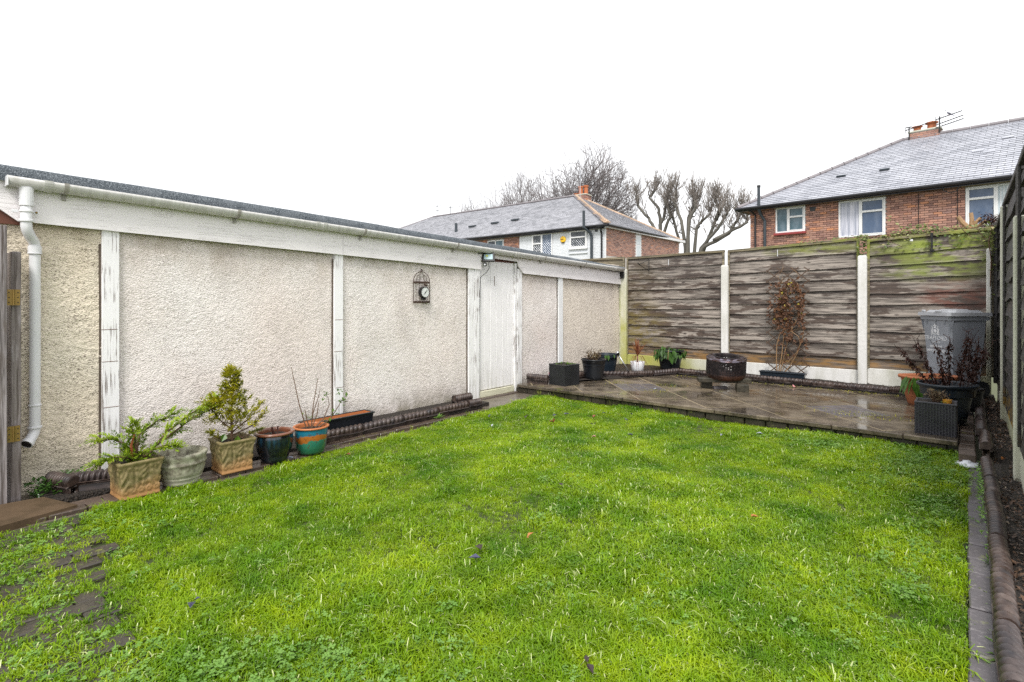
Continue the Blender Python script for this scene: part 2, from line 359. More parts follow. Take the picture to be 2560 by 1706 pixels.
m = Mt('red_brick'); p_ = m.pos(); r_ = m.rnd(); n_ = m.noise(p_, 22, 4, .6)
c_ = m.ramp(r_, [(0, (.20, .11, .095)), (.3, (.32, .165, .13)), (.55, (.41, .235, .185)), (.75, (.50, .255, .18)), (.88, (.29, .17, .15)), (1, (.60, .26, .13))])
c_ = m.mix(m.rng(n_, .5, .68, 0, .6), c_, (.38, .24, .17))
BRICK = m.out(c_, .85, 0, m.bump(n_, .5, .006))
m = Mt('white_painted_brick'); p_ = m.pos(); n_ = m.noise(p_, 12, 4); r_ = m.rnd()
WBRICK = m.out(m.mix(m.rng(n_, .45, .7, 0, .4), m.mix(m.rng(r_, 0, 1, 0, .3), (.74, .76, .79), (.66, .68, .72)), (.52, .54, .56)), .7, 0, m.bump(n_, .4, .006))
def slatem(name, a, b, w):
    m = Mt(name); p = m.pos(); r = m.rnd(); n = m.noise(p, 1.6, 4); f = m.noise(p, 30, 3)
    c = m.mix(r, a, b); c = m.mix(m.rng(n, .38, .65, 0, .55), c, w); c = m.mix(m.rng(f, .5, .75, 0, .4), c, tuple(x * .5 for x in a))
    return m.out(c, m.rng(n, .4, .6, .42, .26), 0, m.bump(f, .2, .003), spec=.8)
SLATE = slatem('wet_grey_slate', (.28, .29, .33), (.44, .45, .50), (.52, .53, .58))
TILE = slatem('frosted_roof_tile', (.27, .275, .30), (.50, .50, .54), (.62, .62, .66))
UNDER = simple('slate_shadow_felt', (.03, .03, .035), .9)
RIDGE = simple('grey_ridge_tile', (.22, .20, .21), .6, sc=8, var=.2)
RIDGEO = simple('sandy_hip_tile', (.42, .30, .21), .7, sc=8, var=.3)
CHIMB = BRICK
CPOT = simple('orange_chimney_pot', (.42, .13, .05), .7, sc=8)
PIGM = simple('pigeon_feathers', (.17, .165, .22), .7, sc=30, var=.2)

# ------------------------------------------------------------------ geometry helpers
ORG = {}
class MB:
    def __init__(s): s.v = []; s.f = []
    def add(s, v, f):
        n = len(s.v); s.v += [tuple(x) for x in v]; s.f += [tuple(i + n for i in q) for q in f]; return s
    def box(s, c, d, R=None, b=0.0):
        hx, hy, hz = d[0] / 2, d[1] / 2, d[2] / 2; vs = []; fs = []
        if b <= 0:
            vs = [(x, y, z) for x in (-hx, hx) for y in (-hy, hy) for z in (-hz, hz)]
            fs = [(0, 1, 3, 2), (4, 6, 7, 5), (0, 4, 5, 1), (2, 3, 7, 6), (0, 2, 6, 4), (1, 5, 7, 3)]
        else:
            b = min(b, hx * .49, hy * .49, hz * .49); idx = {}
            for sx in (-1, 1):
                for sy in (-1, 1):
                    for sz in (-1, 1):
                        for a in range(3):
                            q = [sx * (hx - (b if a != 0 else 0)), sy * (hy - (b if a != 1 else 0)), sz * (hz - (b if a != 2 else 0))]
                            idx[(sx, sy, sz, a)] = len(vs); vs.append(tuple(q))
            I = idx
            for a in range(3):
                o1, o2 = [(1, 2), (2, 0), (0, 1)][a]
                for sg in (-1, 1):
                    q = []
                    for (u, v) in ((-1, -1), (1, -1), (1, 1), (-1, 1)):
                        k = [0, 0, 0]; k[a] = sg; k[o1] = u; k[o2] = v; q.append(I[(k[0], k[1], k[2], a)])
                    fs.append(tuple(q) if sg > 0 else tuple(q[::-1]))
            for a in range(3):
                o1, o2 = [(1, 2), (2, 0), (0, 1)][a]
                for u in (-1, 1):
                    for v in (-1, 1):
                        k0 = [0, 0, 0]; k1 = [0, 0, 0]
                        for k, e in ((k0, -1), (k1, 1)): k[a] = e; k[o1] = u; k[o2] = v
                        q = (I[(*k0, o1)], I[(*k1, o1)], I[(*k1, o2)], I[(*k0, o2)])
                        fs.append(q if u * v > 0 else q[::-1])
            for sx in (-1, 1):
                for sy in (-1, 1):
                    for sz in (-1, 1):
                        q = (I[(sx, sy, sz, 0)], I[(sx, sy, sz, 1)], I[(sx, sy, sz, 2)])
                        fs.append(q if sx * sy * sz > 0 else q[::-1])
        if R is not None: vs = [R @ Vector(v) for v in vs]
        return s.add([(v[0] + c[0], v[1] + c[1], v[2] + c[2]) for v in vs], fs)
    def tube(s, pts, r, n=8, cap=True):
        pts = [Vector(p) for p in pts]; k = len(pts)
        rr = r if isinstance(r, (list, tuple)) else [r] * k
        base = len(s.v); prev = None
        for i, p in enumerate(pts):
            t = (pts[min(i + 1, k - 1)] - pts[max(i - 1, 0)])
            t = t.normalized() if t.length > 1e-9 else Vector((0, 0, 1))
            if prev is None:
                a = Vector((0, 0, 1)) if abs(t.z) < .9 else Vector((1, 0, 0)); u = t.cross(a).normalized()
            else:
                u = prev - t * prev.dot(t); u = u.normalized() if u.length > 1e-6 else t.orthogonal().normalized()
            prev = u; w_ = t.cross(u)
            for j in range(n):
                a = 2 * math.pi * j / n; q = p + (u * math.cos(a) + w_ * math.sin(a)) * rr[i]; s.v.append(tuple(q))
        for i in range(k - 1):
            for j in range(n):
                a = base + i * n + j; b = base + i * n + (j + 1) % n; s.f.append((a, b, b + n, a + n))
        if cap:
            s.f.append(tuple(base + j for j in range(n))[::-1]); s.f.append(tuple(base + (k - 1) * n + j for j in range(n)))
        return s
    def lathe(s, prof, n=32, c=(0, 0, 0), fn=None, sq=0.0, cap=False):
        base = len(s.v); k = len(prof)
        for i, (r, z) in enumerate(prof):
            for j in range(n):
                a = 2 * math.pi * j / n; q = r + (fn(a, z, i) if fn else 0)
                ca, sa = math.cos(a), math.sin(a)
                if sq: q = q / max(abs(ca), abs(sa)) if sq >= 1 else q * ((1 - sq) + sq / max(abs(ca), abs(sa)))
                s.v.append((c[0] + q * ca, c[1] + q * sa, c[2] + z))
        for i in range(k - 1):
            for j in range(n):
                a = base + i * n + j; b = base + i * n + (j + 1) % n; s.f.append((a, b, b + n, a + n))
        if cap: s.f.append(tuple(base + (k - 1) * n + j for j in range(n)))
        return s
    def quad(s, a, b, c, d): return s.add([a, b, c, d], [(0, 1, 2, 3)])
    def prism(s, poly, axis, a, b):
        """extrude a 2D polygon (ccw) along axis from a to b"""
        def P(u, v, w_): return {'X': (w_, u, v), 'Y': (u, w_, v), 'Z': (u, v, w_)}[axis]
        n = len(poly); vs = [P(u, v, a) for u, v in poly] + [P(u, v, b) for u, v in poly]
        fs = [tuple(range(n))[::-1], tuple(range(n, 2 * n))] + [(i, (i + 1) % n, n + (i + 1) % n, n + i) for i in range(n)]
        return s.add(vs, fs)
    def leaf(s, c, L, wd, d, up=None, fold=.25, droop=.0):
        """a small pointed leaf starting at c along d"""
        d = Vector(d).normalized(); up = Vector(up) if up is not None else Vector((0, 0, 1))
        sd_ = d.cross(up); sd_ = sd_.normalized() if sd_.length > 1e-4 else d.orthogonal().normalized(); u2 = sd_.cross(d)
        c = Vector(c); dr = Vector((0, 0, -1)) * droop * L
        p0 = c; p1 = c + d * L * .45 + sd_ * wd / 2 + u2 * wd * fold + dr * .3; p2 = c + d * L + dr; p3 = c + d * L * .45 - sd_ * wd / 2 + u2 * wd * fold + dr * .3; pm = c + d * L * .5 + dr * .35
        return s.add([p0, p1, p2, p3, pm], [(0, 1, 4), (1, 2, 4), (2, 3, 4), (3, 0, 4)])
def mesh(name, mb, mat, smooth=False):
    me = bpy.data.meshes.new(name); me.from_pydata(mb.v, [], mb.f); me.update()
    if mat: me.materials.append(mat)
    if smooth: me.polygons.foreach_set('use_smooth', [True] * len(me.polygons))
    return me
def tag(o, label=None, cat=None, group=None, kind=None):
    for k, v in (('label', label), ('category', cat), ('group', group), ('kind', kind)):
        if v: o[k] = v
    return o
def thing(name, loc, label=None, cat=None, group=None, rz=0, kind=None):
    o = bpy.data.objects.new(name, None); o.empty_display_size = .1; COL.objects.link(o); o.location = loc; o.rotation_euler = (0, 0, rz)
    ORG[o.name] = Vector(loc); return tag(o, label, cat, group, kind)
def build(name, mb, mat, parent=None, local=False, smooth=False, label=None, kind=None):
    me = mb if isinstance(mb, bpy.types.Mesh) else mesh(name, mb, mat, smooth)
    o = bpy.data.objects.new(name, me); COL.objects.link(o)
    if parent is not None:
        o.parent = parent
        if not local: o.location = -ORG[parent.name]; ORG[o.name] = Vector((0, 0, 0))
        else: ORG[o.name] = ORG[parent.name].copy()
    else: ORG[o.name] = Vector((0, 0, 0))
    if label: o['label'] = label
    if kind: o['kind'] = kind
    return o
F_ = Vector((-math.sin(R_(40.07)), math.cos(R_(40.07)), 0)); RR = Vector((math.cos(R_(40.07)), math.sin(R_(40.07)), 0))
def infr(p):
    d = p.dot(F_)
    if d < .3: return None
    u = 1353 * p.dot(RR) / d; v = 1353 * (CAM_H - p.z) / d
    return d if abs(u) < 1290 and -760 < v < 970 else None
def pieces(parent, name, me, xf, limit=300, rest='piece_field'):
    """place copies of a piece (location, rotation Matrix3 or None, scale) as parts; those past the limit are joined"""
    def key(x):
        d = infr(Vector(x[0])); return d if d is not None else 500 + Vector(x[0]).length
    xf = sorted(xf, key=key); off = ORG[parent.name]; mes = me if isinstance(me, list) else [me]
    for i, (loc, R, sc) in enumerate(xf[:limit]):
        o = bpy.data.objects.new(name, mes[i % len(mes)]); COL.objects.link(o); o.parent = parent
        M = (R.to_4x4() if R is not None else Matrix.Identity(4)) @ Matrix.Diagonal((*sc, 1))
        M.translation = Vector(loc) - off; o.matrix_local = M; ORG[o.name] = Vector((0, 0, 0))
    ex = xf[limit:]
    if ex:
        me0 = mes[0]; n = len(me0.vertices); co = np.zeros(n * 3); me0.vertices.foreach_get('co', co); co = co.reshape(n, 3)
        fs = [tuple(p.vertices) for p in me0.polygons]; V = []; Fs = []
        for k, (loc, R, sc) in enumerate(ex):
            q = co * np.array(sc)
            if R is not None: q = q @ np.array(R).T
            V.append(q + np.array(loc)); Fs += [tuple(i + k * n for i in f) for f in fs]
        m2 = bpy.data.meshes.new(rest); m2.from_pydata(np.vstack(V).tolist(), [], Fs); m2.materials.append(me0.materials[0])
        o = bpy.data.objects.new(rest, m2); COL.objects.link(o); o.parent = parent; o.location = -off; o['kind'] = 'stuff'
def copy_tree(o, parent=None):
    c = o.copy(); COL.objects.link(c); c.parent = parent; ORG[c.name] = ORG[o.name].copy()
    for ch in list(o.children): copy_tree(ch, c)
    return c
def Rz(a): return Matrix.Rotation(a, 3, 'Z')
def fft_noise(h, w_, sx, sy, seed):
    g = np.random.RandomState(seed).randn(h, w_); fy = np.fft.fftfreq(h)[:, None]; fx = np.fft.fftfreq(w_)[None, :]
    k = np.exp(-2 * (math.pi ** 2) * ((fx * sx) ** 2 + (fy * sy) ** 2)); r = np.real(np.fft.ifft2(np.fft.fft2(g) * k)); return r / r.std()
def grid_mesh(name, P, mat, smooth=True):
    """P: (h,w,3) array"""
    h, w_ = P.shape[:2]; me = bpy.data.meshes.new(name); nv = h * w_; nf = (h - 1) * (w_ - 1)
    me.vertices.add(nv); me.vertices.foreach_set('co', P.reshape(-1).astype(np.float32))
    i = np.arange(nv).reshape(h, w_); q = np.stack([i[:-1, :-1], i[:-1, 1:], i[1:, 1:], i[1:, :-1]], -1).reshape(-1)
    me.loops.add(nf * 4); me.loops.foreach_set('vertex_index', q.astype(np.int32))
    me.polygons.add(nf); me.polygons.foreach_set('loop_start', np.arange(0, nf * 4, 4, dtype=np.int32))
    me.update(calc_edges=True); me.materials.append(mat)
    if smooth: me.polygons.foreach_set('use_smooth', [True] * nf)
    return me
# ================================================================== SETTING
rnd = random.random
def U(a, b): return a + (b - a) * random.random()
g = MB(); g.quad((-120, -60, -.12), (120, -60, -.12), (120, 160, -.12), (-120, 160, -.12))
tag(build('ground', g, GROUND), kind='structure')
# lawn soil sheet with slight undulation
def lawn_left(y):
    k = [(-3, -4.5), (.5, -4.55), (2.0, -4.55), (2.8, -4.72), (3.7, -4.70), (4.9, -4.76), (6.5, -4.86)]
    for (a, xa), (b, xb) in zip(k, k[1:]):
        if y <= b: return xa + (xb - xa) * (y - a) / (b - a)
    return k[-1][1]
ys = np.linspace(-1.2, 6.52, 110); P = np.zeros((110, 70, 3))
und = fft_noise(110, 70, 7, 7, 3)
for i, y in enumerate(ys):
    xl = lawn_left(y); xs = np.linspace(xl, .0, 70); P[i, :, 0] = xs; P[i, :, 1] = y; P[i, :, 2] = -.012 + und[i] * .008
lawn_me = grid_mesh('lawn', P, EARTH); lawn = bpy.data.objects.new('lawn', lawn_me); COL.objects.link(lawn); lawn['kind'] = 'structure'
# path between lawn and garage, bed soil
def sheet(name, pts, mat, z):
    m_ = MB(); m_.add([(x, y, z) for x, y in pts], [tuple(range(len(pts)))]); return tag(build(name, m_, mat), kind='structure')
path = sheet('path', [(-5.36, -1.2), (-4.40, -1.2), (-4.40, 6.5), (-5.36, 6.5)], PATHC, -.03)
tag(build('garage_bed', MB().box((-5.13, 1.9, -.02), (.44, 2.2, .05)), SOIL), kind='structure')
tag(build('edging_bed', MB().box((-5.12, 4.1, .02), (.44, 2.5, .06)), SOIL), kind='structure')
rb = np.zeros((120, 10, 3)); rn = fft_noise(120, 10, 1.2, 1.0, 5)
for i in range(120):
    rb[i, :, 0] = np.linspace(.13, .36, 10); rb[i, :, 1] = -1 + i * .085; rb[i, :, 2] = .05 + rn[i] * .012 + (.08 if -1 + i * .085 > 6.2 else 0)
o = bpy.data.objects.new('side_bed_soil', grid_mesh('side_bed_soil', rb, SOIL)); COL.objects.link(o); o['kind'] = 'structure'
bb = np.zeros((14, 150, 3)); rn = fft_noise(14, 150, 1.2, 1.2, 6)
for j in range(150):
    x = -5.3 + j * .0374; y0 = 7.0 if x < -4.75 else (7.0 + (x + 4.75) * 2.2 if x < -3.9 else 8.95)
    bb[:, j, 0] = x; bb[:, j, 1] = np.linspace(y0, 9.78, 14); bb[:, j, 2] = .145 + rn[:, j] * .006
o = bpy.data.objects.new('back_bed_soil', grid_mesh('back_bed_soil', bb, SOIL)); COL.objects.link(o); o['kind'] = 'structure'

# shared pieces
BR = mesh('brick', MB().box((0, 0, 0), (.215, .1025, .065), b=.006), BRICK)
def boxmesh(name, d, b, mat): return mesh(name, MB().box((0, 0, 0), d, b=b), mat)

# --- path pavers beside the edging (a row of brown blocks) and concrete slab at the door
bl = boxmesh('paver', (.10, .205, .06), .006, PAVERB); xf = []
y = 2.95
while y < 5.15:
    xf.append(((-4.80 + U(-.004, .004), y, -.025 + U(-.003, .003)), Rz(U(-.02, .02)), (1, 1, 1))); y += .213
y = -.3
while y < 2.9:
    for x in (-4.78, -4.67):
        xf.append(((x + U(-.004, .004), y + (.1 if x > -4.7 else 0), -.032 + U(-.003, .003)), Rz(U(-.02, .02)), (1, 1, 1)))
    y += .213
pieces(path, 'paver', bl, xf)
build('slab', MB().box((-5.06, 5.62, -.012), (.57, .80, .03), b=.006), PATHC, path)
build('slab', MB().box((-5.08, 6.22, -.014), (.53, .37, .03), b=.006), PATHC, path)
# sandstone slab by the gate
sb = MB(); sb.prism([(-5.05, -.2), (-4.62, -.2), (-4.58, .5), (-4.66, .92), (-5.03, .80), (-5.10, .45)], 'Z', -.03, .018)
build('sandstone_slab', sb, SAND, path)

# --- grey block strip along the right of the lawn
strip = MB().add([(0, -1.2, -.035), (.125, -1.2, -.035), (.125, 6.05, -.035), (0, 6.05, -.035)], [(0, 1, 2, 3)])
strip = tag(build('paving_strip', strip, SOIL), kind='structure')
bl = boxmesh('paver', (.096, .205, .06), .006, PAVER); xf = []; y = .4
while y < 5.95:
    xf.append(((.052 + U(-.003, .003), y, -.022 + U(-.004, .004)), Rz(U(-.03, .03)), (1, 1, 1))); y += .212
pieces(strip, 'paver', bl, xf)
# --- overgrown blocks at the near left
ov = tag(build('overgrown_paving', MB().quad((-4.45, -1.0, -.036), (-2.2, -1.0, -.036), (-2.2, .86, -.036), (-4.45, .86, -.036)), SOIL), kind='structure')
bl = boxmesh('paver', (.098, .2, .06), .006, PAVERD); xf = []; i = 0; x = -4.4
while x < -2.25:
    y = -.2 + (.1 if i % 2 else 0)
    lim = .86 if x < -3.6 else (.74 if x < -2.9 else .66)
    while y < lim:
        xf.append(((x, y, -.029 + U(-.006, .006)), Rz(U(-.03, .03)), (1, 1, 1))); y += .206
    x += .106; i += 1
pieces(ov, 'paver', bl, xf)

# --- patio: base, diagonal flags, riser bricks
patio = tag(build('patio', MB().box((-2.66, 7.75, .03), (5.2, 2.62, .1)), RISER), kind='structure')
def clip(poly, lines):
    for (nx, ny, c) in lines:           # keep nx*x+ny*y<=c
        out = []
        for i in range(len(poly)):
            a = poly[i]; b = poly[(i + 1) % len(poly)]; da = nx * a[0] + ny * a[1] - c; db = nx * b[0] + ny * b[1] - c
            if da <= 0: out.append(a)
            if da * db < 0:
                t = da / (da - db); out.append((a[0] + (b[0] - a[0]) * t, a[1] + (b[1] - a[1]) * t))
        poly = out
        if len(poly) < 3: return []
    return poly
s2 = 1 / math.sqrt(2); LN = [(-1, 0, 5.28), (1, 0, -.065), (0, -1, -6.42), (0, 1, 9.03), (-.2, 1, 9.9)]
def area(p): return abs(sum(p[i][0] * p[(i + 1) % len(p)][1] - p[(i + 1) % len(p)][0] * p[i][1] for i in range(len(p))) / 2)
def slabpoly(u0, u1, v0, v1, gp=.009):
    q = [(u0 + gp, v0 + gp), (u1 - gp, v0 + gp), (u1 - gp, v1 - gp), (u0 + gp, v1 - gp)]
    return clip([((u - v) * s2, (u + v) * s2) for u, v in q], LN)
for i in range(-8, 8):
    for j in range(-10, 10):
        u0 = 3.49 + .62 * i; v0 = 6.25 + .62 * j
        blocky = (i, j) in ((-2, 2), (1, -1), (-1, 5), (3, -3))
        if blocky:
            # flag with a basket pattern of small blocks moulded in it
            for a in range(3):
                for b in range(6):
                    w1 = .62 / 3; w2 = .62 / 6
                    pl = slabpoly(u0 + a * w1, u0 + (a + 1) * w1, v0 + b * w2, v0 + (b + 1) * w2, .005) if (i + a + b // 2) % 2 == 0 else slabpoly(u0 + (b * w2), u0 + (b + 1) * w2, v0 + a * w1, v0 + (a + 1) * w1, .005)
                    pl = slabpoly(u0 + a * w1, u0 + (a + 1) * w1, v0 + b * w2, v0 + (b + 1) * w2, .005)
                    if len(pl) >= 3 and area(pl) > .0008: build('paving_block', MB().prism(pl, 'Z', .08, .1305 + U(-.001, .001)), PAVER, patio)
        else:
            pl = slabpoly(u0, u1 := u0 + .62, v0, v0 + .62)
            if len(pl) >= 3 and area(pl) > .002: build('paving_slab', MB().prism(pl, 'Z', .08, .1308 + U(-.0008, .0008)), PATIO, patio)
build('joint_mortar', MB().add([(-5.26, 6.44, .1290), (-.07, 6.44, .1290), (-.07, 9.0, .1290), (-5.26, 9.0, .1290)], [(0, 1, 2, 3)]), simple('sandy_joint_mortar', (.25, .20, .125), .6, sc=6, var=.4), patio)
# front coping: edge stones 0.6 long overhanging, riser bricks beneath
x = -5.27
while x < -.1:
    L_ = min(.598, -.065 - x); build('coping_slab', MB().box((x + L_ / 2, 6.405, .108), (L_ - .006, .05, .045), b=.006), PATIO, patio); x += .6
rbm = boxmesh('riser_brick', (.215, .10, .085), .008, RISER); xf = []
x = -5.2
while x < -.15: xf.append(((x, 6.455 + U(-.004, .004), .038), Rz(U(-.02, .02)), (1, 1, 1))); x += .225
pieces(patio, 'riser_brick', rbm, xf)
# small step of blocks at the right end of the patio
st = boxmesh('step_block', (.115, .2, .10), .008, PAVERB); xf = []
y = 6.12
while y < 8.9: xf.append(((.0, y, .058 + U(-.003, .003)), Rz(U(-.03, .03)), (1, 1, 1))); y += .206
pieces(patio, 'step_block', st, xf)

# ================================================================== GARAGE
gar = thing('garage', (-5.35, 5, 0), 'long pebbledashed garage with white timber fascia, white door and flat felt roof', 'garage')
def fz(y): return 2.02 - .03 * y
GX = -5.35
def stucco_panel(y0, y1, mat, seed, amp=.0008, zb=-.06, step=.009):
    zt = 2.12; W_ = int((y1 - y0) / step); H_ = int((zt - zb) / step)
    a = fft_noise(H_, W_, 1.0, .68, seed); b = fft_noise(H_, W_, .7, .6, seed + 50); c_ = fft_noise(H_, W_, 18, 18, seed + 90)
    d_ = np.roll(a, (1, -1), (0, 1)) * .5 + a * .8
    h = np.clip(d_, -1.3, 1.1) + .35 * b + 3.0 * c_
    P = np.zeros((H_, W_, 3)); P[:, :, 0] = GX - .006 + h * amp; P[:, :, 1] = np.linspace(y0, y1, W_)[None, :]; P[:, :, 2] = np.linspace(zb, zt, H_)[:, None]
    return build('render_panel', grid_mesh('render_panel', P, mat), None, gar)
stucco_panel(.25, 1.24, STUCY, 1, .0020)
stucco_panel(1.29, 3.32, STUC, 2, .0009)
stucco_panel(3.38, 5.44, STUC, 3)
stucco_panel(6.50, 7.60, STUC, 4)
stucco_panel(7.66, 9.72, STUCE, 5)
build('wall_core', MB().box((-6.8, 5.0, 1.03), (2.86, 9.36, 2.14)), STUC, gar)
def strip_(y0, y1, z0, z1, mat, x=GX + .012, th=.035, name='cover_strip', b=.004):
    return build(name, MB().box((x, (y0 + y1) / 2, (z0 + z1) / 2), (th, y1 - y0, z1 - z0), b=b), mat, gar)
DIRTJ = simple('grimy_joint', (.10, .075, .055), .9, sc=30, var=.3)
strip_(1.207, 1.325, -.04, 2.0, PAINTV); strip_(3.293, 3.405, .0, 1.93, PAINTV)
strip_(5.388, 5.505, .0, 1.88, PAINTV); strip_(5.508, 5.604, -.03, 1.87, PAINTV, GX + .018)
strip_(6.405, 6.45, .0, 1.98, PAINTV, GX + .0, .05, 'door_jamb'); strip_(6.456, 6.568, .0, 1.9, PAINTV, GX + .014)
strip_(7.56, 7.69, .12, 1.82, PAINTC); strip_(9.70, 9.79, .0, 1.80, PALEG, GX + .03, .05)
strip_(5.604, 6.41, 1.985, 2.12, REDWOOD, GX - .03, .04, 'door_header')
for y_ in (1.200, 3.286, 5.381, 7.553): build('dark_joint', MB().box((GX + .001, y_, .92), (.012, .014, 1.9)), DIRTJ, gar)
# horizontal breaks and flakes on the old strips
for (ya, yb, zs) in ((1.207, 1.325, (.55, .92, 1.18)), (3.293, 3.405, (.45, .85, 1.2)), (5.508, 5.604, (.35, .75, 1.05))):
    for z in zs:
        build('board_joint', MB().box((GX + .0295, (ya + yb) / 2 + U(-.01, .01), z), (.003, (yb - ya) * .9, .004)), REDWOOD, gar)
# door: six boards, bottom rail
door = build('door', MB().box((GX - .035, 6.005, 1.0), (.02, .79, 1.97)), PAINTD, gar)
for i in range(6):
    ya = 5.612 + i * .1315
    build('door_board', MB().box((GX - .017 + U(-.001, .001), ya + .0655, .995 + .055), (.018, .1285, 1.87), b=.004), PAINTD, door)
build('bottom_rail', MB().box((GX + .004, 6.0, .052), (.03, .775, .10), b=.004), CREAM, door)
build('keyhole_slot', MB().box((GX - .0065, 5.965, 1.70), (.004, .010, .14), b=.001), DARKT, door)
# door threshold
build('threshold', MB().box((GX + .05, 6.0, -.005), (.10, .8, .05), b=.01), PAVERB, gar)
# fascia boards
def fascia(poly, x0=GX + .032, x1=GX + .054, mat=PAINT):
    return build('fascia_board', MB().prism(poly, 'X', x0, x1), mat, gar)
fascia([(.25, 2.20), (.45, 2.17), (.612, 2.064), (.70, fz(.7) - .005), (3.385, fz(3.385)), (3.385, 2.27), (.25, 2.34)])
fascia([(3.389, fz(3.389)), (5.62, fz(5.62)), (5.62, 2.20), (3.389, 2.27)])
fascia([(5.623, 2.035), (6.44, 2.008), (6.46, 1.93), (6.58, 1.832), (9.71, 1.728), (9.71, 2.06), (5.623, 2.20)])
build('bargeboard', MB().box((GX + .015, .42, 2.05), (.03, .66, .16)), REDWOOD, gar)
# roof
rf = MB()
ry = [(.0, 2.405), (.6, 2.392), (2.4, 2.352), (6.2, 2.222), (9.5, 2.085), (9.78, 2.078)]
ry = [(y, z + .004 * math.sin(y * 7)) for y, z in ry]
yy = np.linspace(0, 9.78, 60); zz_ = np.interp(yy, [a for a, b in ry], [b for a, b in ry]) + np.convolve(np.random.randn(60) * .004, [.3, .4, .3], 'same')
P = np.zeros((5, 60, 3)); wob = np.convolve(np.random.randn(60) * .006, [.3, .4, .3], 'same')
for k, (dx, dz) in enumerate(((0, -.115), (.006, -.06), (0, -.008), (-.012, 0), (-2.9, .02))):
    P[k, :, 0] = -5.262 + dx + (wob if k < 3 else 0); P[k, :, 1] = yy; P[k, :, 2] = zz_ + dz
build('felt_roof', grid_mesh('felt_roof', P, FELT, False), None, gar)
# gutter (half round, open top) with brackets and unions
def gz(y): return 2.318 - .0285 * y
gm = MB(); ny = 24
for i in range(ny + 1):
    y = .635 + (9.63 - .635) * i / ny
    for k in range(13):
        a = math.pi * k / 12; r = .056
        gm.v.append((-5.235 + r * math.cos(a), y, gz(y) - r * math.sin(a) * 1.15))
for i in range(ny):
    for k in range(12):
        a = i * 13 + k; gm.f.append((a, a + 13, a + 14, a + 1))
BRKT = simple('dirty_bracket', (.36, .34, .31), .5)
gut = build('gutter', gm, GUTTER, gar, smooth=True)
sm = gut.modifiers.new('t', 'SOLIDIFY'); sm.thickness = .004
def halfband(y, wdt, r, mat, name, dr=.0, tail=True):
    b_ = MB()
    for yy_ in (y - wdt / 2, y + wdt / 2):
        for k in range(13):
            a = math.pi * k / 12
            for q in (r, r + .006): b_.v.append((-5.235 + q * math.cos(a), yy_, gz(yy_) - q * math.sin(a) * 1.15 + .003))
    for k in range(12):
        a = k * 2; c = 26 + k * 2
        b_.f += [(a + 1, a + 3, c + 3, c + 1), (a, c, c + 2, a + 2), (a, a + 2, a + 3, a + 1), (c, c + 1, c + 3, c + 2)]
    if tail: b_.box((-5.295, y, gz(y) - .07), (.03, wdt, .08))
    return build(name, b_, mat, gut)
for y in (.96, 2.22, 3.6, 5.05, 7.0, 8.2): halfband(y, .028, .060, BRKT, 'gutter_bracket')
for y in (.855, 3.02, 3.10, 6.28, 6.34, 9.3): halfband(y, .05 if y < 1 else .04, .06, GUTTER, 'gutter_union', tail=False)
build('stop_end', MB().lathe([(.001, 0), (.058, 0), (.058, .02), (.001, .02)], 16).__class__().box((-5.235, .632, gz(.63) - .033), (.116, .008, .072), b=.003), PVC, gut)
build('outlet_box', MB().box((-5.255, 9.66, 1.93), (.07, .06, .16), b=.01).box((-5.25, 9.70, 2.0), (.09, .03, .06)), BLKM, gar)
# downpipe
dp = MB(); X0, Y0, X1, Y1 = -5.235, .738, -5.300, .795
pth = [(X0, Y0, 2.24), (X0, Y0, 1.99), (X0, Y0, 1.955), (X0 - .006, Y0 + .006, 1.925), (X0 - .03, Y0 + .026, 1.885), (X1 + .006, Y1 - .006, 1.85), (X1, Y1, 1.82), (X1, Y1, 1.7), (X1, Y1, .46), (X1 + .004, Y1 - .006, .43), (X1 + .03, Y1 - .028, .395), (X1 + .05, Y1 - .045, .375)]
down = build('downpipe', MB().tube(pth, .034, 20), PVC, gar, smooth=True)
def collar(x, y, z, h, r, name='pipe_collar', mat=PVC): return build(name, MB().lathe([(r - .006, 0), (r, .004), (r, h - .004), (r - .006, h)], 20, (x, y, z)), mat, down, smooth=False)
collar(X0, Y0, 2.10, .14, .042, 'outlet_spigot'); collar(X0, Y0, 1.985, .022, .044); collar(X0, Y0, 2.055, .018, .041, 'pipe_clip'); collar(X1, Y1, 1.765, .055, .041); collar(X1, Y1, 1.757, .012, .044)
collar(X1, Y1, .63, .016, .040, 'pipe_clip'); collar(X1, Y1, .465, .02, .043)
for dy_ in (-.06, .055): build('clip_ear', MB().box((X0 - .02, Y0 + dy_, 2.063), (.006, .035, .022), b=.003), PVC, down)
build('clip_screw', MB().box((X0 - .012, Y0 + .058, 2.063), (.014, .014, .014), b=.004), BRASS, down)
build('shoe_mouth', MB().tube([(X1 + .045, Y1 - .040, .382), (X1 + .062, Y1 - .056, .367)], .039, 20), PVC, down)
build('shoe_hollow', MB().tube([(X1 + .0615, Y1 - .0555, .3675), (X1 + .0628, Y1 - .0568, .3662)], .032, 20), BLKM, down)

# floodlight, wall thermometer, cable
fl = thing('floodlight', (-5.24, 5.70, 2.03), 'black LED floodlight with motion sensor mounted over the garage door corner', 'floodlight')
Rf = Rz(R_(48)) @ Matrix.Rotation(R_(-22), 3, 'X')
fm = MB().box((0, 0, 0), (.185, .03, .145), Rf, .006); build('housing', fm, BLKM, fl, local=True)
nrm = Rf @ Vector((0, -1, 0))
Rf0 = Rf

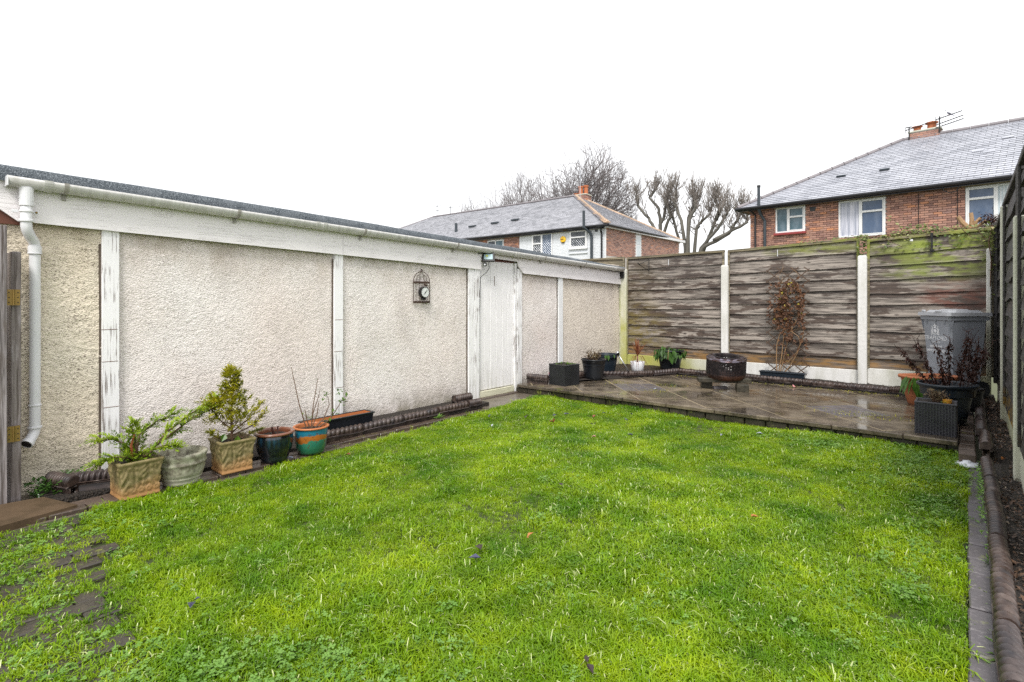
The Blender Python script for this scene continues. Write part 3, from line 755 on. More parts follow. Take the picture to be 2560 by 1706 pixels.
gl = build('glass_front', MB().box(nrm * .0165, (.125, .004, .085), Rf, .001), LAMPG, fl, local=True)
build('led_chip', MB().box(nrm * .0195 + Rf @ Vector((-.02, 0, .01)), (.03, .002, .025), Rf), LEDY, gl, local=True)
build('bracket', MB().tube([(-.06, -.16, .05), (-.02, -.02, .045), (.0, .0, .0)], .006, 6).tube([(-.06, -.16, .05), (-.06, -.06, -.03), (0, -.02, -.02)], .006, 6), BLKM, fl, local=True)
sn = build('motion_sensor', MB().box((-.03, -.035, -.105), (.05, .05, .05), Rz(R_(48)), .01), BLKM, fl, local=True)
build('sensor_lens', MB().lathe([(.001, .02), (.012, .016), (.02, 0)], 12, (0, 0, 0)).__class__().box((-.015, -.055, -.108), (.024, .012, .024), Rz(R_(40)), .008), WPRINT, sn, local=True)
tag(build('light_cable', MB().tube([(-5.27, 5.74, 1.98), (-5.275, 5.76, 1.88), (-5.285, 5.72, 1.82), (-5.31, 5.613, 1.74), (-5.325, 5.608, 1.2), (-5.325, 5.608, .05)], .005, 6), BLKM), 'black cable running from the floodlight down the door edge', 'cable')

th = thing('birdcage_thermometer', (-5.325, 4.54, 1.38), 'rusty flat birdcage wall ornament holding a round thermometer on the pebbledash', 'wall ornament')
def P2(y, z, x=0.0): return (x, y, z)
fr = MB(); hw = .135
arc = [P2(-hw * math.cos(a), .265 + .135 * math.sin(a)) for a in np.linspace(0, math.pi, 15)]
fr.tube([P2(-hw, 0)] + arc + [P2(hw, 0)], .0045, 6)
build('cage_frame', fr, RUSTI, th, local=True)
for zc in (.012, .262): build('cage_band', MB().box((0, 0, zc), (.012, .275, .026), b=.003), RUSTI, th, local=True)
for yb in (-.09, -.035, .04, .09):
    zt = .265 + math.sqrt(max(0, .135 ** 2 - yb ** 2)) * .97; build('cage_bar', MB().tube([P2(yb, .02), P2(yb, .25), P2(yb, .27), P2(yb * .8, .3 + (zt - .3) * .6), P2(yb * .3, zt)], .0028, 5), RUSTI, th, local=True)
for yc in (-.05, .06):
    sc_ = MB()
    for sg in (-1, 1):
        sc_.tube([P2(yc + sg * (.002 + .030 * math.sin(t)), .275 + .055 * t / 2) for t in np.linspace(0, 3.0, 9)], .0022, 4)
    build('scroll', sc_, RUSTI, th, local=True)
build('finial', MB().tube([P2(0, .395), P2(0, .41)], .012, 8).tube([P2(-.012, .425), P2(.014, .418)], .008, 6), RUSTI, th, local=True)
build('bird_figure', MB().tube([P2(.035, .245, .012), P2(.05, .232, .012), P2(.075, .222, .012), P2(.098, .224, .012)], [.006, .014, .012, .003], 8), RUSTI, th, local=True, smooth=True)
di = MB(); n_ = 24
def ring(m_, x, r, cy, cz): 
    b = len(m_.v); m_.v += [(x, cy + r * math.cos(2 * math.pi * j / n_), cz + r * math.sin(2 * math.pi * j / n_)) for j in range(n_)]; return b
bs = [ring(di, x, r, .015, .135) for x, r in ((.0, .07), (.055, .07), (.058, .066), (.055, .061))]
for a, b in zip(bs, bs[1:]): di.f += [(a + j, a + (j + 1) % n_, b + (j + 1) % n_, b + j) for j in range(n_)]
di.box((0.02, .015, .055), (.03, .07, .03), b=.008)
gc = build('gauge_case', di, BLKM, th, local=True)
df = MB(); b = ring(df, .0545, .061, .015, .135); df.f.append(tuple(range(b, b + n_))); build('gauge_face', df, DIALW, gc, local=True)
build('needle', MB().tube([(.058, -.01, .11), (.058, .045, .168)], .0025, 5).box((.057, .015, .135), (.006, .014, .014), b=.003), BLKM, gc, local=True)
for k in range(12):
    a = 2 * math.pi * k / 12; build('dial_mark', MB().box((.0565, .015 + .05 * math.cos(a), .135 + .05 * math.sin(a)), (.002, .004, .004)), BLKM, gc, local=True)

# ================================================================== GATE at the near left
gp = tag(build('gate_post', MB().box((-5.215, .668, .84), (.19, .055, 1.84), b=.006), WOODG), 'weathered grey timber post beside the white downpipe', 'post')
gt = thing('wooden_gate', (-5.12, .3, .0), 'weathered grey timber gate hung on brass hinges at the garage corner', 'gate')
for k in range(7):
    yb = .56 - k * .135; build('gate_board', MB().box((-5.075 + U(-.002, .002), yb, .98 + U(-.01, .01)), (.02, .11, 1.92), b=.003), WOODG, gt)
for z in (.485, 1.437):
    build('gate_rail', MB().box((-5.115, .12, z), (.045, 1.04, .10), b=.004), WOODG, gt)
    h = build('hinge', MB().box((-5.088, .632, z), (.004, .032, .11)).box((-5.088, .668, z), (.004, .034, .11)).tube([(-5.084, .65, z - .055), (-5.084, .65, z + .055)], .007, 8), BRASS, gt)
    for dz in (-.035, 0, .035):
        for yy_ in (.627, .673): build('screw', MB().box((-5.085, yy_, z + dz), (.004, .007, .007), b=.002), BLKM, h)

# ================================================================== FENCES
def wave_board(x0, x1, z0, z1, ypl, amp, seed, axis='X', tilt=0.0, n=14):
    """waney lap board: front face proud at its lower edge, wavy lower edge"""
    rs = np.random.RandomState(seed); w_ = np.convolve(rs.randn(n + 5), np.ones(5) / 5, 'valid')[:n + 1] * amp * 2.2
    bumps = np.zeros(n + 1)
    m_ = MB()
    for i in range(n + 1):
        t = i / n; x = x0 + (x1 - x0) * t; zl = z0 + tilt * t + w_[i]; zt = z1 + tilt * t
        for (d, z) in ((-.004, zt), (-.029 + w_[i] * .15, zl + .015), (-.033, zl), (-.002, zl - .002), (.006, zt)):
            m_.v.append((x, ypl + d, z) if axis == 'X' else (ypl + d, x, z))
    for i in range(n):
        for k in range(5):
            a = i * 5 + k; b = i * 5 + (k + 1) % 5; q = (a, b, b + 5, a + 5); m_.f.append(q if axis == 'X' else q[::-1])
    m_.f.append((0, 1, 2, 3, 4)); m_.f.append(tuple(n * 5 + k for k in range(5))[::-1])
    return m_
def fence_panel(par, x0, x1, zb, zt0, zt1, ypl, mat, capm, nb, seed, axis='X', botm=None, amp=.0055):
    pn = MB(); L_ = x1 - x0
    pn_o = build('fence_panel', (MB().box(((x0 + x1) / 2, ypl + .012, (zb + zt0) / 2), (L_ - .02, .006, zt0 - zb - .03)) if axis == 'X' else MB().box((ypl + .012, (x0 + x1) / 2, (zb + zt0) / 2), (.006, L_ - .02, zt0 - zb - .03))), mat, par)
    rs = random.Random(seed); zs = [0]
    for i in range(nb): zs.append(zs[-1] + rs.uniform(.78, 1.2))
    T = zt0 - .04 - zb
    for i in range(nb):
        za = zb + T * zs[i] / zs[-1]; zc = zb + T * zs[i + 1] / zs[-1] + .012
        build('plank', wave_board(x0 + .012, x1 - .012, za, zc, ypl, amp if i else .001, seed * 31 + i, axis, (zt1 - zt0) * (i / nb)), botm if (botm and i == 0) else mat, pn_o)
    def bx(c, d): return MB().box(c if axis == 'X' else (c[1], c[0], c[2]), d if axis == 'X' else (d[1], d[0], d[2]), b=.004)
    for xx, zt in ((x0 + .018, zt0), (x1 - .018, zt1)): build('side_batten', bx((xx, ypl - .036, (zb + zt) / 2), (.036, .022, zt - zb - .03)), capm, pn_o)
    m_ = MB(); a_ = math.atan2(zt1 - zt0, L_)
    if axis == 'X': m_.box(((x0 + x1) / 2, ypl - .016, (zt0 + zt1) / 2 - .02), (L_, .055, .045), Matrix.Rotation(-a_, 3, 'Y'), .005)
    else: m_.box((ypl - .016, (x0 + x1) / 2, (zt0 + zt1) / 2 - .02), (.055, L_, .045), Matrix.Rotation(a_, 3, 'X'), .005)
    build('cap_rail', m_, capm, pn_o)
    return pn_o
bf = thing('back_fence', (-2.5, 9.78, 0), 'tall weathered grey lap board fence with pale concrete posts behind the patio', 'fence')
YF = 9.79
fence_panel(bf, -7.12, -5.27, .45, 2.28, 2.285, YF + .02, WOODC, WOODC, 10, 11)
fence_panel(bf, -5.21, -3.29, .325, 2.268, 2.303, YF, WOODF, WOODC, 10, 12, botm=WOODO)
fence_panel(bf, -3.235, -1.262, .335, 2.295, 2.372, YF, WOODF, WOODC, 10, 13, botm=WOODO)
fence_panel(bf, -1.165, .285, .375, 2.335, 2.405, YF, WOODF, WOODC, 10, 14, botm=WOODO)
for (x, z, mt) in ((-5.252, 2.022, CONC), (-3.270, 2.022, CONC), (-1.218, 2.083, CONC), (.222, 2.105, CONC)):
    wd = .118 if x > -5.2 and x < 0 else (.125 if x < 0 else .05)
    build('concrete_post', MB().box((x, 9.73, z / 2), (wd, .10, z), b=.01).box((x, 9.73, z + .004), (wd * .8, .08, .012), b=.004), mt, bf)
for (x0, x1, zt) in ((-5.19, -3.33, .335), (-3.21, -1.28, .345), (-1.157, .20, .385)):
    build('gravel_board', MB().box(((x0 + x1) / 2, 9.772, zt / 2 + .03), (x1 - x0, .04, zt - .06), b=.006), CONC, bf)
sf = thing('side_fence', (.35, 7, 0), 'dark stained lap board fence with tall concrete posts along the side bed', 'fence')
XS = .335
build('corner_batten', MB().box((.325, 9.80, 1.38), (.11, .15, 2.16), b=.004), WOODS, sf)
# boards face -X: mirror of the helper's orientation
def side_panel(y0, y1, zb, zt0, zt1, seed): return fence_panel(sf, y0, y1, zb, zt0, zt1, XS, WOODS, WOODS, 11, seed, 'Y', amp=.012)
side_panel(7.83, 9.72, .30, 2.47, 2.42, 21); side_panel(5.72, 7.73, .30, 2.47, 2.47, 22); side_panel(3.8, 5.58, .3, 2.47, 2.47, 23)
for (y, z) in ((7.78, 2.415), (5.65, 2.06), (3.7, 2.06)):
    build('concrete_post', MB().box((.325, y, z / 2), (.11, .095, z), b=.01), CONCG, sf)
for (y0, y1) in ((7.84, 9.72), (5.71, 7.72), (3.76, 5.59)): build('gravel_board', MB().box((.33, (y0 + y1) / 2, .15), (.045, y1 - y0, .30), b=.006), CONCG, sf)
# ================================================================== ROPE EDGING
def rope_mesh(L_=.6, r=.041, h=.122, pitch=.064):
    m_ = MB(); n = int(L_ / pitch * 7); ring_n = 14
    for i in range(n + 1):
        x = -L_ / 2 + L_ * i / n
        for j in range(ring_n):
            a = 2 * math.pi * j / ring_n; ph = 2 * math.pi * x / pitch + a
            q = r * (.44 + .62 * abs(math.sin(ph / 2)) ** .5)
            m_.v.append((x, q * math.cos(a), h - r + q * math.sin(a)))
    for i in range(n):
        for j in range(ring_n):
            a = i * ring_n + j; b = i * ring_n + (j + 1) % ring_n; m_.f.append((a, a + ring_n, b + ring_n, b))
    m_.f.append(tuple(range(ring_n))); m_.f.append(tuple(n * ring_n + j for j in range(ring_n))[::-1])
    m_.box((0, 0, (h - 1.5 * r) / 2 - .01), (L_, .05, h - 1.5 * r + .02), b=.004).box((0, 0, h - 1.75 * r), (L_, .092, .018), b=.005)
    return m_
ROPE = mesh('edging_tile', rope_mesh(), EDGE, True)
for p_ in ROPE.polygons: p_.use_smooth = len(p_.vertices) == 4 and p_.area < .01
def rope_row(name, pts, z, label, jit=.006, minl=.46, maxl=.62, group='rope top edging rows'):
    t = thing(name, (pts[0][0], pts[0][1], z), label, 'garden edging', group)
    xf = []
    for (a, b) in zip(pts, pts[1:]):
        a = Vector(a); b = Vector(b); L_ = (b - a).length; d = 0; an = math.atan2(b.y - a.y, b.x - a.x)
        while d < L_ - .12:
            l = min(U(minl, maxl), L_ - d); 
            if L_ - d - l < .2: l = L_ - d
            c = a + (b - a) * ((d + l / 2) / L_)
            R = Rz(an + U(-.02, .02)) @ Matrix.Rotation(U(-.03, .03), 3, 'X') @ Matrix.Rotation(U(-.012, .012), 3, 'Y')
            xf.append(((c.x + U(-jit, jit), c.y + U(-jit, jit), z + U(-.006, .006)), R, ((l - .008) / .6, 1, 1))); d += l
    pieces(t, 'edging_tile', ROPE, xf); return t
rope_row('rope_edging', [(-4.895, 2.86), (-4.93, 5.20)], -.005, 'brown rope top edging row in front of the long black trough beside the garage wall')
rope_row('rope_edging', [(-4.97, 7.05), (-4.76, 7.75), (-4.05, 8.50), (-3.83, 9.02)], .115, 'curved rope top edging round the pots in the corner of the patio')
rope_row('rope_edging', [(-3.95, 9.06), (-.55, 9.03)], .105, 'straight rope top edging row along the foot of the back fence')
rope_row('rope_edging', [(.135, .9), (.130, 6.05)], -.01, 'long rope top edging row between the block strip and the side soil bed', minl=.42)
rope_row('rope_edging', [(.118, 6.05), (.11, 8.95)], .10, 'raised rope top edging tiles beside the potted dead stems', .012)
def loose_tile(loc, rz, label, tx=0.0, sx=1.0):
    o = bpy.data.objects.new('loose_edging_tile', ROPE); COL.objects.link(o); o.location = loc; o.rotation_euler = (tx, 0, rz); o.scale = (sx, 1.15, 1.15)
    tag(o, label, 'edging tile', 'loose edging tiles'); ORG[o.name] = Vector(loc)
loose_tile((-5.00, 1.12, .0), R_(66), 'dark glazed rope edging tile lying behind the low juniper planter', -.15, .55)
loose_tile((-5.13, .93, -.005), R_(20), 'dark glazed edging tile turned end on near the foot of the first timber strip', .1, .42)
loose_tile((-5.08, 6.66, .13), R_(3), 'reddish rope edging tile lying by the door beside the black cube planter', 0, .62)
loose_tile((-5.12, 5.05, .04), R_(88), 'reddish edging tile resting against the wall at the left of the white door', .2, .5)

# ================================================================== POTS AND PLANTS
def dirt(par, r, z, mat=SOIL, sq=0.0, n=20, local=True):
    return build('soil', MB().lathe([(r, z - .01), (r * .8, z + .004), (r * .4, z + .012), (.001, z + .006)], n, sq=sq), mat, par, local=True)
def sprays(mb, c, d, L_, n, sz, rs, flat=.5, droop=.2):
    """flattened conifer spray: small leaflets along a twig"""
    c = Vector(c); d = Vector(d).normalized(); sd_ = d.cross(Vector((0, 0, 1))); sd_ = sd_.normalized() if sd_.length > .01 else Vector((1, 0, 0))
    for i in range(n):
        t = (i + .5) / n; p = c + d * L_ * t + Vector((0, 0, -droop * L_ * t * t))
        for sg in (-1, 1):
            dd = d * .8 + sd_ * sg * (.9 - .5 * t) + Vector((0, 0, rs.uniform(-flat, flat)))
            l = sz * (1.15 - .7 * t) * rs.uniform(.7, 1.2); mb.leaf(p, l, l * .36, dd, fold=.1, droop=.15)
            q = p + dd.normalized() * l * .5
            mb.leaf(q, l * .55, l * .25, dd + d * .7 + Vector((0, 0, rs.uniform(-.4, .4))), fold=.1)
            mb.leaf(q, l * .55, l * .25, dd - d * .5 + Vector((0, 0, rs.uniform(-.4, .4))), fold=.1)
def square_pot(par, w_, h, seed):
    """moulded square planter: flared rim, panels with scroll relief, row of roundels, plain foot"""
    nz = 30; prof = []
    ns_ = 34; P = []
    for i in range(nz + 1):
        t = i / nz; z = h * t
        half = w_ / 2 * (.80 if t < .07 else (.775 + .03 * math.sin((t - .07) * 3.2) + .22 * max(0, t - .35) ** 1.35))
        if .065 < t < .10: half = w_ / 2 * .79
        if t > .93: half += .006
        row = []
        for s_ in range(4):
            for k in range(ns_):
                u = -1 + 2 * k / ns_; q = half; rel = 0
                if .12 < t < .90:
                    uu = u * .5 + .5
                    if t < .30:
                        f = abs(((uu * 5) % 1) - .5) * 2; g_ = abs((t - .21) / .08); rr_ = math.hypot(f, g_)
                        rel = .007 * max(0, 1 - abs(rr_ - .62) * 4) + .006 * max(0, 1 - rr_ * 3)
                    else:
                        a = math.sin(uu * math.pi * 6 + 1.1 * math.sin(t * 11 + s_) + 2.2 * math.sin(uu * 9 + t * 6)) * math.cos(t * 22 + 3.2 * math.sin(uu * 13 + 2 * s_)); rel = .0055 * max(-.6, min(1, a * 2.2))
                        pil = abs(((uu * 3) % 1) - 0); rel += -.006 if min(pil, 1 - pil) < .06 else 0
                q2 = q + rel
                v = [(u * half, -q2), (q2, u * half), (-u * half, q2), (-q2, -u * half)][s_]
                row.append((v[0], v[1], z))
        P.append(row)
    n = 4 * ns_; mb = MB()
    for r_ in P: mb.v += r_
    for i in range(nz):
        for j in range(n):
            a = i * n + j; b = i * n + (j + 1) % n; mb.f.append((a, b, b + n, a + n))
    top = nz * n
    ins = len(mb.v); mb.v += [(x * .84, y * .84, h + .002) for x, y, z in P[-1]]; low = len(mb.v); mb.v += [(x * .80, y * .80, h - .05) for x, y, z in P[-1]]
    for j in range(n):
        b = (j + 1) % n; mb.f += [(top + j, top + b, ins + b, ins + j), (ins + j, ins + b, low + b, low + j)]
    mb.f.append(tuple(range(n))[::-1])
    o = build('pot', mb, RELT, par, local=True, smooth=True)
    s_ = w_ * .41; build('soil', MB().add([(-s_, -s_, h - .035), (s_, -s_, h - .035), (s_, s_, h - .035), (-s_, s_, h - .035), (0, 0, h - .02)], [(0, 1, 4), (1, 2, 4), (2, 3, 4), (3, 0, 4)]), SOIL, par, local=True)
    return o
rs = random.Random(5)
# 1. low planter with spreading juniper leaning to the right (towards +y)
t = thing('juniper_planter', (-4.685, 1.263, -.002), 'moulded square terracotta planter with a low lime green juniper arching over its neighbour', 'potted plant', 'pots along the garage path', R_(2))
square_pot(t, .305, .262, 1)
st = MB(); fo = MB(); Ri = Rz(R_(-2))   # world->local
def wl(v): return Ri @ Vector(v)
h = .24
arms = [((.0, .0, h), (-.02, .22, h + .13), (-.05, .42, h + .25), (-.08, .62, h + .30)), ((.0, .05, h), (.03, .2, h + .18), (0, .38, h + .29), (-.02, .55, h + .36)),
        ((0, 0, h), (-.02, -.06, h + .13), (-.04, -.12, h + .17), (-.06, -.2, h + .18)), ((0, 0, h), (.04, -.08, h + .05), (.06, -.16, h + .07), (.06, -.24, h + .05)),
        ((0, 0, h), (.0, .0, h + .15), (.02, -.02, h + .22), (.03, -.03, h + .27)), ((0, .03, h), (.08, .1, h + .08), (.12, .16, h + .1), (.14, .22, h + .10)), ((0, 0, h), (-.1, .05, h + .16), (-.14, .18, h + .24), (-.15, .32, h + .28))]
for k, a in enumerate(arms):
    a = [wl(p) for p in a]; st.tube(a, [.011, .008, .005, .002], 6)
    for i in range(3):
        for q in range(11 if k in (0, 1, 6) else 7):
            if k in (0, 1) and i == 0 and q < 8: continue
            t0 = (q + rs.random()) / (11 if k in (0, 1, 6) else 7); p = a[i].lerp(a[i + 1], t0); d = (a[i + 1] - a[i]).normalized() + Vector((rs.uniform(-1, 1), rs.uniform(-1, 1), rs.uniform(-.35, .45)))
            sprays(fo, p, d, rs.uniform(.07, .13), 7, .044, rs)
build('stem', st, STEM, t, local=True, smooth=True); build('foliage', fo, CONIF, t, local=True, kind='stuff')
build('dead_twig', MB().tube([wl(p) for p in ((.0, -.02, h), (.02, -.03, h + .12), (.05, -.02, h + .2))], [.012, .009, .006], 6), simple('red_dead_twig', (.30, .08, .03), .7), t, local=True)
# 2. empty round stone pot
t = thing('stone_pot', (-4.70, 1.575, -.004), 'empty round pale stone pot with banded relief and a lichened rim', 'plant pot', 'pots along the garage path')
def fnst(a, z, i):
    r = 0
    if .08 < z < .15: r = .005 * math.sin(a * 22 + 3 * math.sin(z * 60)) * math.cos(z * 90)
    return r
prof = [(.10, 0), (.125, .002), (.13, .02), (.128, .035), (.138, .045), (.142, .055), (.139, .064), (.147, .07), (.152, .09), (.156, .11), (.160, .13), (.163, .15), (.170, .158), (.172, .168), (.166, .176), (.168, .19), (.172, .205), (.176, .215), (.180, .228), (.178, .238), (.170, .243), (.150, .243), (.144, .236), (.140, .2), (.13, .15), (.09, .13), (.001, .13)]
build('pot', MB().lathe(prof, 64, fn=lambda a, z, i: fnst(a, z, i) if i < 20 else 0), STONEP, t, local=True, smooth=True)
build('soil', MB().lathe([(.133, .15), (.08, .158), (.001, .15)], 20), SOIL, t, local=True)
# 3. square planter with upright conifer
t = thing('conifer_planter', (-4.725, 1.965, 0), 'moulded square terracotta planter with an upright golden conifer', 'potted plant', 'pots along the garage path', R_(-2))
square_pot(t, .30, .262, 2)
Ri = Rz(R_(2)); st = MB(); fo = MB(); h = .23
st.tube([wl(p) for p in ((0, 0, h), (.01, -.01, h + .2), (.0, .0, h + .4), (-.01, .01, h + .56))], [.012, .010, .006, .003], 6)
def bush(cx, cy, cz, rx, ry, rz_, n, sz):
    for i in range(n):
        v = Vector((rs.gauss(0, 1), rs.gauss(0, 1), rs.gauss(0, 1))).normalized() * rs.uniform(.3, 1)
        p = Vector((cx + v.x * rx, cy + v.y * ry, cz + v.z * rz_)); sprays(fo, wl(p), wl(v + Vector((0, 0, .4))), rs.uniform(.03, .06), 4, sz, rs, .8, 0)
bush(0, 0, h + .53, .062, .062, .085, 95, .040); bush(0, 0, h + .43, .085, .085, .07, 60, .040); bush(.0, -.03, h + .32, .19, .21, .09, 130, .040); bush(.0, -.15, h + .33, .08, .08, .06, 60, .03)
bush(.0, .02, h + .19, .21, .23, .07, 90, .038)
for a in [((0, 0, h + .05), (.05, .15, h + .12), (.06, .26, h + .22)), ((0, 0, h + .08), (.03, .13, h + .18), (.03, .24, h + .30)), ((0, 0, h), (.06, .12, h + .05), (.08, .2, h + .08)), ((0, 0, h + .1), (0, -.1, h + .2), (0, -.17, h + .32)), ((0, 0, h + .02), (.03, -.12, h + .06), (.05, -.2, h + .12))]:
    q = [wl(p) for p in a]; st.tube(q, [.007, .005, .002], 5)
    for k in range(30):
        p = q[1].lerp(q[2], rs.uniform(-.2, 1.05)); sprays(fo, p, (q[2] - q[1]).normalized() + Vector((rs.uniform(-1, 1), rs.uniform(-1, 1), rs.uniform(-.3, .8))), rs.uniform(.03, .06), 4, .024, rs)
for k in range(26):
    a = rs.uniform(0, 6.28); l = rs.uniform(.08, .2); b = Vector((0, 0, h + rs.uniform(.0, .2))); st.tube([b, b + Vector((math.cos(a) * l * .6, math.sin(a) * l * .6, l * .2)), b + Vector((math.cos(a) * l, math.sin(a) * l, l * .2 + rs.uniform(-.03, .05)))], [.003, .002, .001], 4)
build('stem', st, STEM, t, local=True); build('foliage', fo, CONIY, t, local=True, kind='stuff')
iv = MB()
for (c, s_) in (((.10, -.09, h + .10), .07), ((.12, .0, h + .07), .06), ((.03, -.16, h + .13), .05)): iv.leaf(c, s_, s_ * .8, (rs.uniform(-.3, .3), rs.uniform(-.5, .5), -.8), up=(1, -.3, 0))
build('ivy_leaf', iv, LEAFG, t, local=True)
# 4. navy glazed pot
t = thing('glazed_pot', (-4.70, 2.315, 0), 'round dark blue glazed pot with a brown rim and two dead stubs', 'plant pot', 'pots along the garage path')
def ribs(a, z, i): return .0022 * math.cos(a * 40) if .07 < z < .23 else 0
pf = [(.10, 0), (.112, .003), (.112, .02), (.118, .03), (.114, .035), (.122, .045), (.118, .05), (.127, .062), (.140, .10), (.150, .15), (.154, .19), (.152, .22), (.148, .235)]
build('pot', MB().lathe(pf, 80, fn=ribs), NAVYG, t, local=True, smooth=True)
build('rim', MB().lathe([(.148, .233), (.163, .238), (.170, .248), (.166, .258), (.150, .262), (.138, .258), (.134, .245), (.132, .18)], 48), RIMG, t, local=True, smooth=True)
dirt(t, .133, .225)
build('dead_stub', MB().tube([(0, 0, .22), (.01, -.02, .27), (.015, -.03, .30)], [.014, .011, .009], 6).tube([(0.02, .02, .22), (.0, .03, .285), (.002, .035, .295)], [.010, .008, .008], 6), DEADK, t, local=True)
# 5. teal and orange pot with bare rose
t = thing('painted_pot', (-4.69, 2.66, 0), 'teal and orange glazed pot with tall bare rose stems and a few green leaves', 'potted plant', 'pots along the garage path')
pf = [(.10, 0), (.114, .003), (.122, .02), (.133, .07), (.141, .13), (.146, .19), (.148, .233)]
build('pot', MB().lathe(pf, 48), TEALG, t, local=True, smooth=True)
build('rim', MB().lathe([(.147, .230), (.158, .233), (.163, .240), (.158, .247), (.150, .250), (.140, .246), (.137, .236), (.135, .18)], 48), TERRI, t, local=True, smooth=True)
dirt(t, .136, .212)
st = MB(); lf = MB()
stems = [[(-.02, -.03, .2), (-.05, -.09, .45), (-.08, -.13, .70), (-.09, -.145, .80)], [(0, 0, .2), (-.0, .02, .42), (-.02, .07, .62), (-.03, .09, .68)], [(0, 0, .2), (.02, .05, .35), (.03, .06, .46)],
         [(.0, .02, .2), (.02, .12, .30), (.03, .17, .42), (.02, .16, .50)], [(0, .04, .2), (.03, .18, .28), (.05, .26, .40), (.05, .30, .46)], [(0, 0, .2), (.0, -.04, .3), (.0, -.06, .40)], [(0, 0, .2), (-.02, .03, .35), (-.04, .10, .50), (-.03, .11, .57)]]
for s_ in stems: st.tube(s_, [.006, .005, .0035, .0025][:len(s_)], 6)
for (c, n, sp, sz) in (((.02, .15, .50), 16, .05, .034), ((.05, .30, .43), 14, .06, .045), ((.05, .29, .52), 9, .035, .035), ((.0, -.06, .36), 4, .03, .03), ((-.02, .02, .30), 6, .05, .03), ((.05, .12, .25), 5, .05, .03), ((-.03, .09, .67), 3, .012, .018), ((-.0, .09, .56), 3, .02, .02), ((.04, .2, .33), 5, .03, .05)):
    for i in range(n):
        p = Vector(c) + Vector((rs.gauss(0, sp * .6), rs.gauss(0, sp * .6), rs.gauss(0, sp * .5))); lf.leaf(p, sz * rs.uniform(.7, 1.2), sz * .6, (rs.uniform(-1, 1), rs.uniform(-1, 1), rs.uniform(-.6, .4)))
build('stem', st, STEM, t, local=True); build('foliage', lf, LEAFG, t, local=True, kind='stuff')
# 6. long trough behind the edging
t = thing('window_box', (-5.13, 3.22, .03), 'long black plastic trough with an orange inside standing behind the rope edging', 'planter trough')
def trough(par, L_, w_, h, mo, mi, th=.01):
    a = MB(); hx, hy = w_ / 2, L_ / 2; b = .82
    q = [(-hx * b, -hy * .96, 0), (hx * b, -hy * .96, 0), (hx * b, hy * .96, 0), (-hx * b, hy * .96, 0), (-hx, -hy, h), (hx, -hy, h), (hx, hy, h), (-hx, hy, h)]
    a.add(q, [(3, 2, 1, 0), (0, 1, 5, 4), (1, 2, 6, 5), (2, 3, 7, 6), (3, 0, 4, 7)]); build('trough_body', a, mo, par, local=True)
    r = MB()
    for (c, d) in (((0, -hy, h), (w_ + .03, .022, .014)), ((0, hy, h), (w_ + .03, .022, .014)), ((-hx, 0, h), (.022, L_ - .0222, .014)), ((hx, 0, h), (.022, L_ - .0222, .014))): r.box(c, d, b=.005)
    build('rim', r, mo, par, local=True)
    i_ = MB(); x, y = hx - .012, hy - .012; i_.add([(-x, -y, h), (x, -y, h), (x, y, h), (-x, y, h), (-x * .85, -y * .97, h * .35), (x * .85, -y * .97, h * .35), (x * .85, y * .97, h * .35), (-x * .85, y * .97, h * .35)], [(0, 4, 5, 1), (1, 5, 6, 2), (2, 6, 7, 3), (3, 7, 4, 0), (4, 7, 6, 5)])
    build('inner_face', i_, mi, par, local=True)
trough(t, .78, .17, .145, BLK, TERRI)
build('soil', MB().add([(-.07, -.37, .10), (.07, -.37, .10), (.07, .37, .10), (-.07, .37, .10)], [(0, 1, 2, 3)]), SOIL, t, local=True)
wd = MB()
for i in range(26): wd.leaf((U(-.06, .06), rs.choice((U(-.36, -.2), U(0, .2))), .10), .03, .012, (U(-1, 1), U(-1, 1), .4))
build('weeds', wd, LEAFG, t, local=True, kind='stuff')

# ---- patio pots
def weave_box(par, w_, d_, h, mat, cell=.022, name='basket'):
    m_ = MB()
    nxc = int(w_ / cell); nyc = int(d_ / cell); nz = int(h / .016)
    m_.box((0, 0, h / 2), (w_ - .012, d_ - .012, h - .01))
    for (N, ax) in ((nxc, 0), (nyc, 1)):
        L_ = w_ if ax == 0 else d_; cw = L_ / N
        for sg in (-1, 1):
            for i in range(N):
                for k in range(nz):
                    z0 = h * k / nz; out = .004 if (i + k) % 2 else .001
                    c = -L_ / 2 + cw * (i + .5); off = sg * ((d_ if ax == 0 else w_) / 2 - .003 + out)
                    p = [(-cw * .5, .002), (0, -.006), (cw * .5, .002)]
                    vs = []
                    for (du, dn) in p:
                        for z in (z0 + .001, z0 + h / nz - .001):
                            o_ = off - sg * dn * (1 if out > .002 else .2) - sg * .002
                            vs.append((c + du, o_, z) if ax == 0 else (o_, c + du, z))
                    f = [(0, 2, 3, 1), (2, 4, 5, 3)]
                    if (sg > 0) == (ax == 0): f = [x[::-1] for x in f]
                    m_.add(vs, f)
    build(name, m_, mat, par, local=True)
    r = MB(); b = .012
    for (c, dd) in (((0, -d_ / 2 + .008, h), (w_ + .012, .022, .018)), ((0, d_ / 2 - .008, h), (w_ + .012, .022, .018)), ((-w_ / 2 + .008, 0, h), (.022, d_ - .03, .018)), ((w_ / 2 - .008, 0, h), (.022, d_ - .03, .018))): r.box(c, dd, b=.006)
    build('rim', r, mat, par, local=True)
    build('soil', MB().add([(-w_ / 2 + .015, -d_ / 2 + .015, h - .0), (w_ / 2 - .015, -d_ / 2 + .015, h), (w_ / 2 - .015, d_ / 2 - .015, h), (-w_ / 2 + .015, d_ / 2 - .015, h)], [(0, 1, 2, 3)]), SOIL, par, local=True)
t = thing('cube_planter', (-4.715, 6.845, .13), 'black woven cube planter with small weeds standing at the patio edge near the door', 'planter', None, R_(-8))
weave_box(t, .33, .33, .305, RATTB)
wd = MB()
